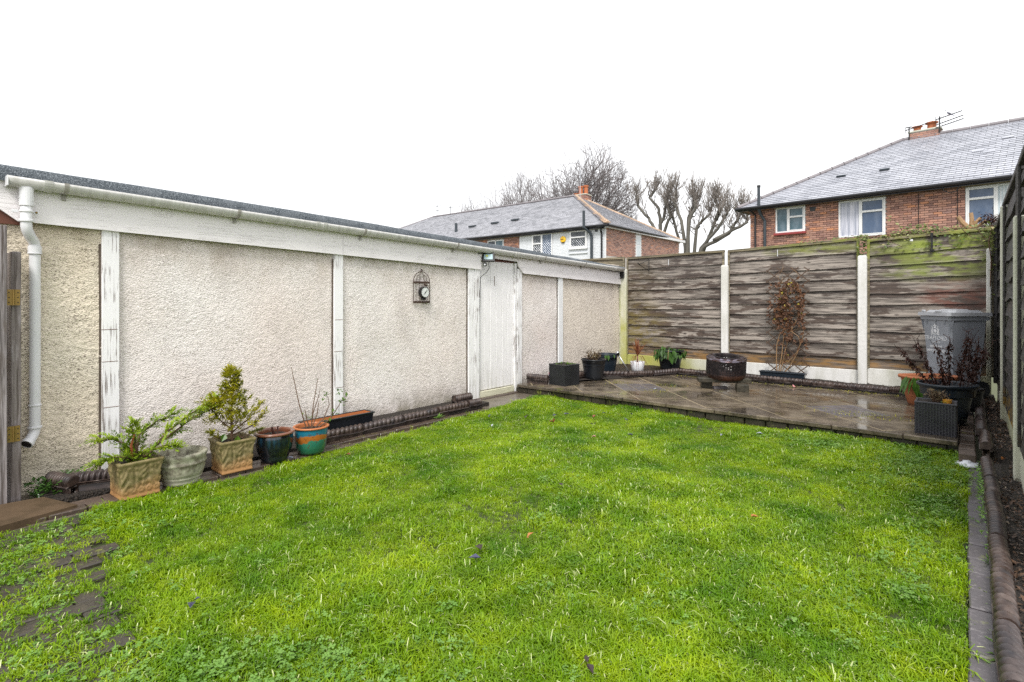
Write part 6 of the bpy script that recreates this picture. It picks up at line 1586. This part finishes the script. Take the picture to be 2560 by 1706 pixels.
pollard((-14.1, 35, 0), [[(-0.20, 0.00, 3.00), (-0.26, 0.00, 4.90), (-0.54, 0.00, 6.70), (-1.00, 0.00, 7.90), (-0.90, 0.00, 8.80)],
    [(-0.20, 0.20, 3.00), (-0.17, 0.30, 6.80), (0.15, 0.30, 7.60), (0.20, 0.30, 8.20)],
    [(-0.10, -0.20, 3.00), (0.10, -0.30, 6.70), (0.50, -0.30, 7.30), (0.55, -0.30, 7.90)],
    [(0.10, 0.00, 3.00), (0.40, 0.00, 4.90), (0.55, 0.00, 6.30), (1.41, 0.00, 7.00)],
    [(0.20, 0.30, 3.00), (1.00, 0.40, 5.20), (1.58, 0.50, 6.60), (2.10, 0.50, 7.65)],
    [(1.58, 0.50, 6.60), (1.80, 0.50, 7.30), (1.50, 0.50, 8.00)],
    [(0.30, 0.00, 3.00), (0.80, 0.00, 4.80), (1.90, 0.00, 6.00), (2.50, 0.00, 6.93)],
    [(0.30, -0.20, 3.00), (1.00, -0.30, 4.80), (2.67, -0.30, 5.57), (3.20, -0.30, 6.40), (3.50, -0.30, 7.00)],
    [(1.70, -0.30, 5.20), (2.90, -0.30, 5.75), (3.80, -0.30, 6.22)]], 'pollarded tree with spreading mossy limbs beside the red brick house', 32)

# ================================================================== IVY on the back fence
iv = thing('ivy', (-.5, 9.78, 2.3), 'variegated ivy trailing along the top of the mossy fence panels', 'climbing plant')
st = MB(); lf = MB(); rs = random.Random(12)
def ivleaf(p, s_): lf.leaf(p, s_, s_ * .8, (rs.uniform(-1, 1), rs.uniform(-1, .2), rs.uniform(-.9, .3)), up=(rs.uniform(-.3, .3), -.6, .8), fold=.12)
def ftop(x): return float(np.interp(x, [-3.2, -1.26, -1.16, .28], [2.30, 2.38, 2.345, 2.41]))
for i in range(420):
    x = rs.uniform(-2.1, .28) if rs.random() < .35 else rs.triangular(-1.5, .25, -.7); p = Vector((x, 9.79 + rs.uniform(-.05, .10), ftop(x) + rs.uniform(-.01, .035) + (.05 * rs.random() if -.9 < x < .1 else 0))); ivleaf(p, rs.uniform(.025, .05))
for i in range(60): x = rs.uniform(-.95, .2); ivleaf(Vector((x, 9.74, ftop(x) - rs.uniform(.03, .22))), rs.uniform(.03, .055))
for i in range(90): ivleaf(Vector((-1.215 + rs.gauss(0, .03), 9.73, rs.uniform(2.08, 2.42))), rs.uniform(.03, .05))
for i in range(70): ivleaf(Vector((.25 + rs.gauss(0, .04), 9.70, 2.45 - abs(rs.gauss(0, .35)))), rs.uniform(.03, .06))
for (c, n, s_) in (((-.62, 9.8, 2.47), 30, .07), ((-.42, 9.8, 2.47), 20, .05)):
    for i in range(n): ivleaf(Vector((rs.gauss(c[0], s_), c[1], rs.gauss(c[2], .025))), .045)
st.tube([(-.72, 9.8, 2.4), (-.78, 9.8, 2.55), (-.88, 9.8, 2.64), (-.92, 9.8, 2.66)], [.006, .005, .003, .002], 5)
for z in (2.50, 2.56, 2.62, 2.66): ivleaf(Vector((-.76 - (z - 2.5) * .9, 9.79, z)), .06)
for i in range(14):
    x = rs.uniform(-1.5, .1); pts_ = [Vector((x + k * .12, 9.78 + rs.uniform(-.02, .04), ftop(x + k * .12) + rs.uniform(-.01, .05))) for k in range(5)]; st.tube(pts_, .004, 4)
for (x, z) in ((-.95, 2.28), (-.05, 2.3), (.1, 2.25)): st.tube([(x, 9.745, ftop(x)), (x + .08, 9.742, z), (x + .22, 9.745, z - .08)], .004, 4)
st.tube([(.26, 9.69, 2.42), (.22, 9.68, 2.2), (.245, 9.68, 1.95), (.235, 9.68, 1.6)], .006, 5)
build('stem', st, STEM, iv); build('foliage', lf, IVY, iv, kind='stuff')
stp = MB(); c = Vector((.04, 9.95, 2.40))
for (e_, r) in (((-.14, -.02, .20), .030), ((-.08, 0, .10), .034), ((.0, .0, .24), .026), ((.10, .0, .16), .022), ((.16, 0, .12), .02), ((-.20, 0, .05), .025), ((.05, -.02, .12), .03)):
    e_ = Vector(e_); stp.tube([c + e_ * -.2, c + e_ * .6 + Vector((rs.uniform(-.02, .02), 0, 0)), c + e_], [r * 1.2, r, r * .9], 7)
tag(build('cut_stump', stp, STEMP), 'bundle of sawn pale branch stubs poking above the fence corner', 'branches')
hd = MB()
for i in range(420):
    p = Vector((rs.gauss(.24, .07), rs.gauss(9.98, .08), rs.gauss(2.49, .05))); hd.leaf(p, .04, .02, (rs.uniform(-1, 1), rs.uniform(-1, 1), rs.uniform(-.4, 1)))
tag(build('brush_clump', hd, DEADK), 'dark tangled clump of dead twigs on the fence corner', 'brush', kind='thing')

# ================================================================== LAWN GRASS (instanced tufts)
def tuft(name, n, hmin, hmax, rad, mat, wd=.0032, seed=0, flat=.5):
    rs_ = random.Random(seed); m_ = MB()
    for i in range(n):
        a = rs_.uniform(0, 6.28); r = rad * math.sqrt(rs_.random()); b = Vector((r * math.cos(a), r * math.sin(a), -.004)); L_ = rs_.uniform(hmin, hmax)
        a2 = rs_.uniform(0, 6.28); ln = rs_.uniform(.15, flat + .35); dh = Vector((math.cos(a2), math.sin(a2), 0)); sd_ = Vector((-dh.y, dh.x, 0)) * wd * rs_.uniform(.6, 1.2)
        p0 = b; p1 = b + dh * L_ * ln * .25 + Vector((0, 0, L_ * .5)); p2 = b + dh * L_ * ln * .75 + Vector((0, 0, L_ * (.88 - .35 * ln))); p3 = b + dh * L_ * (ln * 1.25) + Vector((0, 0, L_ * (.95 - .75 * ln)))
        n0 = len(m_.v); m_.v += [tuple(p0 + sd_), tuple(p0 - sd_), tuple(p1 + sd_ * .9), tuple(p1 - sd_ * .9), tuple(p2 + sd_ * .6), tuple(p2 - sd_ * .6), tuple(p3)]
        m_.f += [(n0, n0 + 1, n0 + 3, n0 + 2), (n0 + 2, n0 + 3, n0 + 5, n0 + 4), (n0 + 4, n0 + 5, n0 + 6)]
    return bpy.data.objects.new(name, mesh(name, m_, mat))
def clover_tuft(name, n, rad, mat, seed, sz=.0095):
    rs_ = random.Random(seed); m_ = MB()
    for i in range(n):
        a = rs_.uniform(0, 6.28); r = rad * math.sqrt(rs_.random()); c = Vector((r * math.cos(a), r * math.sin(a), rs_.uniform(.012, .042)))
        tl = Vector((rs_.uniform(-.4, .4), rs_.uniform(-.4, .4), 1)).normalized(); u = tl.orthogonal().normalized(); v = tl.cross(u)
        for k in range(3):
            t0 = 2.09 * k; d = u * math.cos(t0) + v * math.sin(t0); s_ = v * math.cos(t0) - u * math.sin(t0); q = sz * rs_.uniform(.8, 1.2)
            m_.add([c, c + d * q * .6 + s_ * q * .5, c + d * q * 1.1 + s_ * q * .15, c + d * q * 1.1 - s_ * q * .15, c + d * q * .6 - s_ * q * .5], [(0, 1, 2, 3, 4)])
    return bpy.data.objects.new(name, mesh(name, m_, mat))
def scatter(name, base, dens, protos, dmax, smin, smax, seed, label, cat, hgt=None):
    """dens: per-vertex 0..1"""
    me = base.copy(); me.name = name; me.materials.clear(); me.materials.append(protos[0].data.materials[0])
    at = me.attributes.new('dens', 'FLOAT', 'POINT'); at.data.foreach_set('value', np.asarray(dens, dtype=np.float32))
    at = me.attributes.new('hgt', 'FLOAT', 'POINT'); at.data.foreach_set('value', np.asarray(hgt if hgt is not None else np.ones(len(me.vertices)), dtype=np.float32))
    o = bpy.data.objects.new(name, me); COL.objects.link(o); tag(o, label, cat, kind='stuff')
    ng = bpy.data.node_groups.new(name + '_scatter', 'GeometryNodeTree'); ng.interface.new_socket('Geometry', in_out='INPUT', socket_type='NodeSocketGeometry'); ng.interface.new_socket('Geometry', in_out='OUTPUT', socket_type='NodeSocketGeometry')
    N = ng.nodes.new; gi = N('NodeGroupInput'); go = N('NodeGroupOutput'); lk = ng.links.new
    dp_ = N('GeometryNodeDistributePointsOnFaces'); dp_.distribute_method = 'RANDOM'; dp_.inputs['Seed'].default_value = seed
    na_ = N('GeometryNodeInputNamedAttribute'); na_.data_type = 'FLOAT'; na_.inputs['Name'].default_value = 'dens'
    mu = N('ShaderNodeMath'); mu.operation = 'MULTIPLY'; mu.inputs[1].default_value = dmax
    lk(na_.outputs['Attribute'], mu.inputs[0]); lk(mu.outputs[0], dp_.inputs['Density']); lk(gi.outputs[0], dp_.inputs['Mesh'])
    ip = N('GeometryNodeInstanceOnPoints'); jn = N('GeometryNodeJoinGeometry')
    for p in protos:
        oi = N('GeometryNodeObjectInfo'); oi.inputs['Object'].default_value = p; oi.inputs['As Instance'].default_value = True; lk(oi.outputs['Geometry'], jn.inputs[0])
    ip.inputs['Pick Instance'].default_value = True; lk(jn.outputs[0], ip.inputs['Instance']); lk(dp_.outputs['Points'], ip.inputs['Points'])
    ri = N('FunctionNodeRandomValue'); ri.data_type = 'INT'; ri.inputs[4].default_value = 0; ri.inputs[5].default_value = len(protos) - 1; ri.inputs['Seed'].default_value = seed + 5; lk(ri.outputs[2], ip.inputs['Instance Index'])
    rr_ = N('FunctionNodeRandomValue'); rr_.data_type = 'FLOAT_VECTOR'; rr_.inputs[0].default_value = (-.12, -.12, 0); rr_.inputs[1].default_value = (.12, .12, 6.283); rr_.inputs['Seed'].default_value = seed + 6; lk(rr_.outputs[0], ip.inputs['Rotation'])
    sv = N('FunctionNodeRandomValue'); sv.data_type = 'FLOAT'; sv.inputs[2].default_value = smin; sv.inputs[3].default_value = smax; sv.inputs['Seed'].default_value = seed + 7; nh = N('GeometryNodeInputNamedAttribute'); nh.data_type = 'FLOAT'; nh.inputs['Name'].default_value = 'hgt'; mh = N('ShaderNodeMath'); mh.operation = 'MULTIPLY'; lk(sv.outputs[1], mh.inputs[0]); lk(nh.outputs['Attribute'], mh.inputs[1]); lk(mh.outputs[0], ip.inputs['Scale'])
    lk(dp_.outputs['Points'], ip.inputs['Points']); lk(ip.outputs[0], go.inputs[0])
    md = o.modifiers.new('scatter', 'NODES'); md.node_group = ng; return o
co = np.zeros(len(lawn_me.vertices) * 3); lawn_me.vertices.foreach_get('co', co); co = co.reshape(-1, 3); X, Y = co[:, 0], co[:, 1]
le = np.array([lawn_left(y_) for y_ in Y]); ledge = np.clip((X - le - .03) / .09, 0, 1)
n1 = fft_noise(110, 70, 3, 3, 41).reshape(-1); n2 = fft_noise(110, 70, 1.5, 1.5, 42).reshape(-1); n3 = fft_noise(110, 70, 5, 5, 43).reshape(-1)
edge = np.clip((0 - X) / .06, .35, 1)
bare = (X < -2.25) & (Y < np.where(X < -3.6, .95, .8))
d_main = np.where(bare, np.clip(.02 + .18 * n1, 0, .5), np.clip(.8 + .25 * n1, .3, 1)) * edge * ledge
d_main = np.where(Y > 6.38, .3, d_main)
G1 = [tuft('short_tuft', 30, .022, .052, .045, GRASS, .0026, s_, .7) for s_ in range(8)]
G2 = [tuft('long_tuft', 22, .05, .10, .035, GRASS, .0026, 50 + s_, .7) for s_ in range(5)]
scatter('grass', lawn_me, d_main, G1, 1250, .75, 1.3, 1, 'short bright green grass of the lawn', 'grass', np.clip(1 + .24 * n2 + .12 * n3, .55, 1.8))
scatter('long_grass', lawn_me, np.clip(.25 + .55 * n2, 0, 1) * d_main + np.where(X > -.12, .35, 0) * d_main, G2, 420, .7, 1.15, 2, 'longer tufts of grass growing through the lawn', 'grass')
ox = np.zeros((62, 92, 3)); ox[:, :, 0] = np.linspace(-4.45, -2.2, 92)[None, :]; ox[:, :, 1] = np.linspace(-.6, .92, 62)[:, None]; ox[:, :, 2] = -.008
ovm = grid_mesh('joint_grass', ox, EARTH); XX = ox[:, :, 0].reshape(-1); YY = ox[:, :, 1].reshape(-1)
jn_ = np.abs(((XX + 4.4) / .106 + .5) % 1 - .5) * 2; jo = fft_noise(62, 92, 6, 6, 60).reshape(-1)
scatter('joint_grass', ovm, np.clip((jn_ - .5) * 1.6, 0, 1) * np.clip(.7 + .6 * jo, .15, 1), G1, 1700, .6, 1.1, 9, 'grass and moss growing in the joints of the overgrown paving', 'grass')
C1 = [clover_tuft('clover_tuft', 16, .045, CLOVER, 70 + s_) for s_ in range(5)]
g_ = lambda cx, cy, rx, ry: np.exp(-(((X - cx) / rx) ** 2 + ((Y - cy) / ry) ** 2))
dc = g_(-.35, 5.75, .45, .55) * 1.3 + g_(-.9, 6.0, .5, .25) + g_(-1.75, .95, .5, .35) * 1.1 + g_(-2.4, .5, .3, .3) * .7 + g_(-3.6, .55, .8, .3) * .25 + .07 * np.clip(n3, 0, 1) + g_(-.15, 4.2, .12, .8) * .6 + g_(-.3, 3.0, .25, .3) * .6
scatter('clover', lawn_me, np.clip(dc * (.7 + .4 * n2), 0, 1) * ledge, C1, 520, .8, 1.3, 3, 'patches of small round clover leaves in the lawn', 'clover')

# weeds along the strip and soil debris
rs = random.Random(77)
wd = MB()
for i in range(240):
    y = rs.triangular(4.0, 6.1, 5.6); p = Vector((rs.uniform(.06, .12), y, .01)); wd.leaf(p + Vector((0, 0, rs.uniform(0, .05))), rs.uniform(.02, .035), .022, (rs.uniform(-1, 1), rs.uniform(-1, 1), rs.uniform(-.1, .5)))
for i in range(60): p = Vector((rs.uniform(.085, .11), rs.choice((3.95, 2.45, 2.9, 3.4)) + rs.gauss(0, .06), .0)); wd.leaf(p, rs.uniform(.05, .11), .012, (rs.uniform(-1, 1), rs.uniform(-1, 1), rs.uniform(.2, 1.3)), droop=.3)
for k in range(140):
    y = rs.uniform(.9, 6); wd.leaf(Vector((rs.choice((.1, .11, .0)) + rs.uniform(-.01, .01), y, .0)), rs.uniform(.01, .03), .008, (rs.uniform(-1, 1), rs.uniform(-1, 1), rs.uniform(0, .8)))
tag(build('strip_weeds', wd, CLOVER), 'small round leaved weeds growing beside the long rope edging', 'weeds', kind='stuff')
lt = MB()
for i in range(2600):
    y = rs.uniform(1.5, 9.3); p = Vector((rs.uniform(.17, .33), y, .055 + (.09 if y > 6.2 else 0) + rs.uniform(0, .012))); s_ = rs.uniform(.010, .035); lt.leaf(p, s_, s_ * .6, (rs.uniform(-1, 1), rs.uniform(-1, 1), rs.uniform(-.2, .5)), fold=.2)
tag(build('leaf_litter', lt, LITTER), 'dead leaf litter and wood chips covering the side soil bed', 'leaf litter', kind='stuff')
lt = MB()
for i in range(900):
    x, y = rs.uniform(-5.28, .2), rs.uniform(9.1, 9.7)
    if rs.random() < .35: x, y = rs.uniform(-5.25, -4.9), rs.uniform(7.2, 9.5)
    p = Vector((x, y, .155)); s_ = rs.uniform(.012, .04); lt.leaf(p, s_, s_ * .6, (rs.uniform(-1, 1), rs.uniform(-1, 1), rs.uniform(-.2, .5)), fold=.2)
tag(build('bed_litter', lt, LITTER), 'dead leaves scattered on the narrow bed along the back fence', 'leaf litter', kind='stuff')
wd = MB()
for i in range(420):
    p = Vector((rs.gauss(-5.2, .07), rs.triangular(.72, 1.25, .85), rs.uniform(-.02, .10))); wd.leaf(p, rs.uniform(.02, .05), .025, (rs.uniform(-1, 1), rs.uniform(-1, 1), rs.uniform(-.3, .9)))
tag(build('corner_weeds', wd, WILT), 'dark green weeds at the foot of the wall below the downpipe', 'weeds', kind='stuff')
wd = MB()
for i in range(26):
    wd.leaf(Vector((-4.83, 4.38, .0)), rs.uniform(.06, .12), .02, (rs.uniform(-1, 1), rs.uniform(-1, 1), rs.uniform(.1, 1)), droop=.3)
tag(build('dandelion', wd, CLOVER), 'single bright green weed rosette in front of the rope edging beside the garage', 'weed')
# bits of moss and leaves on the patio
mo = MB()
for i in range(700):
    k = rs.random()
    if k < .4: x, y = rs.uniform(-3.8, -.7), rs.gauss(8.88, .06)
    elif k < .7: x, y = rs.gauss(-.85, .25), rs.gauss(7.15, .12)
    else:
        q = rs.choice([(-4.2, 7.5), (-3.5, 7.7), (-3.4, 7.2)]); x, y = rs.gauss(q[0], .12), rs.gauss(q[1], .1)
    if y > 8.97 or x > -.1: continue
    mo.leaf((x, y, .132), rs.uniform(.008, .02), .010, (rs.uniform(-1, 1), rs.uniform(-1, 1), rs.uniform(.1, .7)))
tag(build('patio_moss', mo, CONIY), 'tiny moss and weed growth in the joints of the patio paving', 'moss', kind='stuff')

# fallen leaves on the lawn
DL = {'blue': simple('wet_slate_leaf', (.055, .055, .11), .3), 'red': simple('red_brown_leaf', (.22, .055, .03), .5), 'pink': simple('pink_leaf', (.55, .24, .24), .4), 'dark': simple('dark_wet_leaf', (.035, .022, .02), .3), 'pale': simple('pale_leaf', (.36, .38, .46), .3), 'orange': simple('orange_leaf', (.34, .13, .03), .5)}
def fallen(x, y, s_, c, label, z=.045):
    m_ = MB(); d = Vector((U(-1, 1), U(-1, 1), U(-.1, .2)))
    m_.leaf((0, 0, 0), s_, s_ * .6, d, fold=.35).leaf((0, 0, .002), s_ * .7, s_ * .45, d + Vector((U(-1, 1), U(-1, 1), .2)), fold=.3)
    o = build('fallen_leaf', m_, DL[c]); o.location = (x, y, z); tag(o, label, 'fallen leaf', 'leaves fallen on the lawn, patio and bed')
for a_ in [(-3.75, 5.3, 0.07, 'blue', 'curled bluish leaf near the far lawn edge, beside its twin'), (-3.7, 5.38, 0.06, 'blue', 'smaller bluish leaf touching the curled one near the patio riser'), (-4.35, 4.75, 0.05, 'blue', 'bluish leaf on the lawn in front of the concrete door slab'), (-3.95, 4.35, 0.05, 'pale', 'pale leaf on the lawn out from the end of the garage edging row'), (-3.35, 5.75, 0.05, 'blue', 'bluish leaf close under the middle of the patio riser'), (-3.1, 5.9, 0.06, 'blue', 'bluish leaf nearest the patio riser, below the rusty drum'), (-3.55, 4.95, 0.07, 'red', 'larger reddish maple leaf on the far part of the lawn'), (-3.35, 5.45, 0.06, 'red', 'small reddish leaf between bluish leaves near the patio riser'), (-3.15, 5.15, 0.05, 'dark', 'dark leaf on the far lawn just right of the larger reddish leaf'), (-2.95, 5.55, 0.06, 'pale', 'pale leaf on the far lawn below the rusty drum'), (-2.85, 4.7, 0.05, 'pink', 'pink leaf alone in the middle of the far lawn'), (-2.6, 5.0, 0.06, 'blue', 'bluish leaf on the far lawn to the right of the pink leaf'), (-4.22, 2.72, 0.06, 'red', 'reddish leaf on the lawn edge beside the teal and orange pot'), (-1.98, 2.1, 0.07, 'blue', 'bluish leaf resting on the middle of the lawn'), (-2.05, 2.17, 0.06, 'dark', 'dark leaf tucked against the bluish leaf in the middle of the lawn'), (-1.95, 2.45, 0.05, 'orange', 'small orange leaf just beyond the two leaves in the middle of the lawn'), (-2.7, 0.95, 0.06, 'blue', 'bluish leaf on the near left part of the lawn'), (-1.9, 5.6, 0.06, 'pale', 'pale leaf on the far lawn below the patterned flagstone'), (-1.6, 5.9, 0.07, 'pale', 'larger pale leaf close to the patio riser on the right half'), (-1.05, 3.6, 0.05, 'orange', 'orange leaf on the right half of the lawn'), (-1.1, 1.75, 0.05, 'dark', 'dark leaf on the near right part of the lawn'), (-4.0, 5.0, 0.07, 'dark', 'dark curled leaf on the far left part of the lawn'), (-2.3, 3.3, 0.05, 'dark', 'dark leaf on the open centre of the lawn beyond the orange one')]: fallen(*a_)
for (x, y, z, c, lb) in ((-1.95, 8.75, .135, 'pink', 'pale pinkish leaf lying on the patio near the trellis'), (-2.62, 8.85, .15, 'red', 'small bright red scrap on the patio behind the drum'), (-3.4, 7.3, .135, 'pale', 'pale leaf lying flat on the wet patio in front of the drum'), (-4.62, 2.45, .0, 'pale', 'pale leaf on the path below the dark blue pot')):
    fallen(x, y, .07, c, lb, z)
fallen(.25, 3.75, .09, 'orange', 'large orange brown leaf on the side soil bed', .08); fallen(.24, 6.1, .06, 'orange', 'small orange leaf on the side soil bed near the patio step', .10)
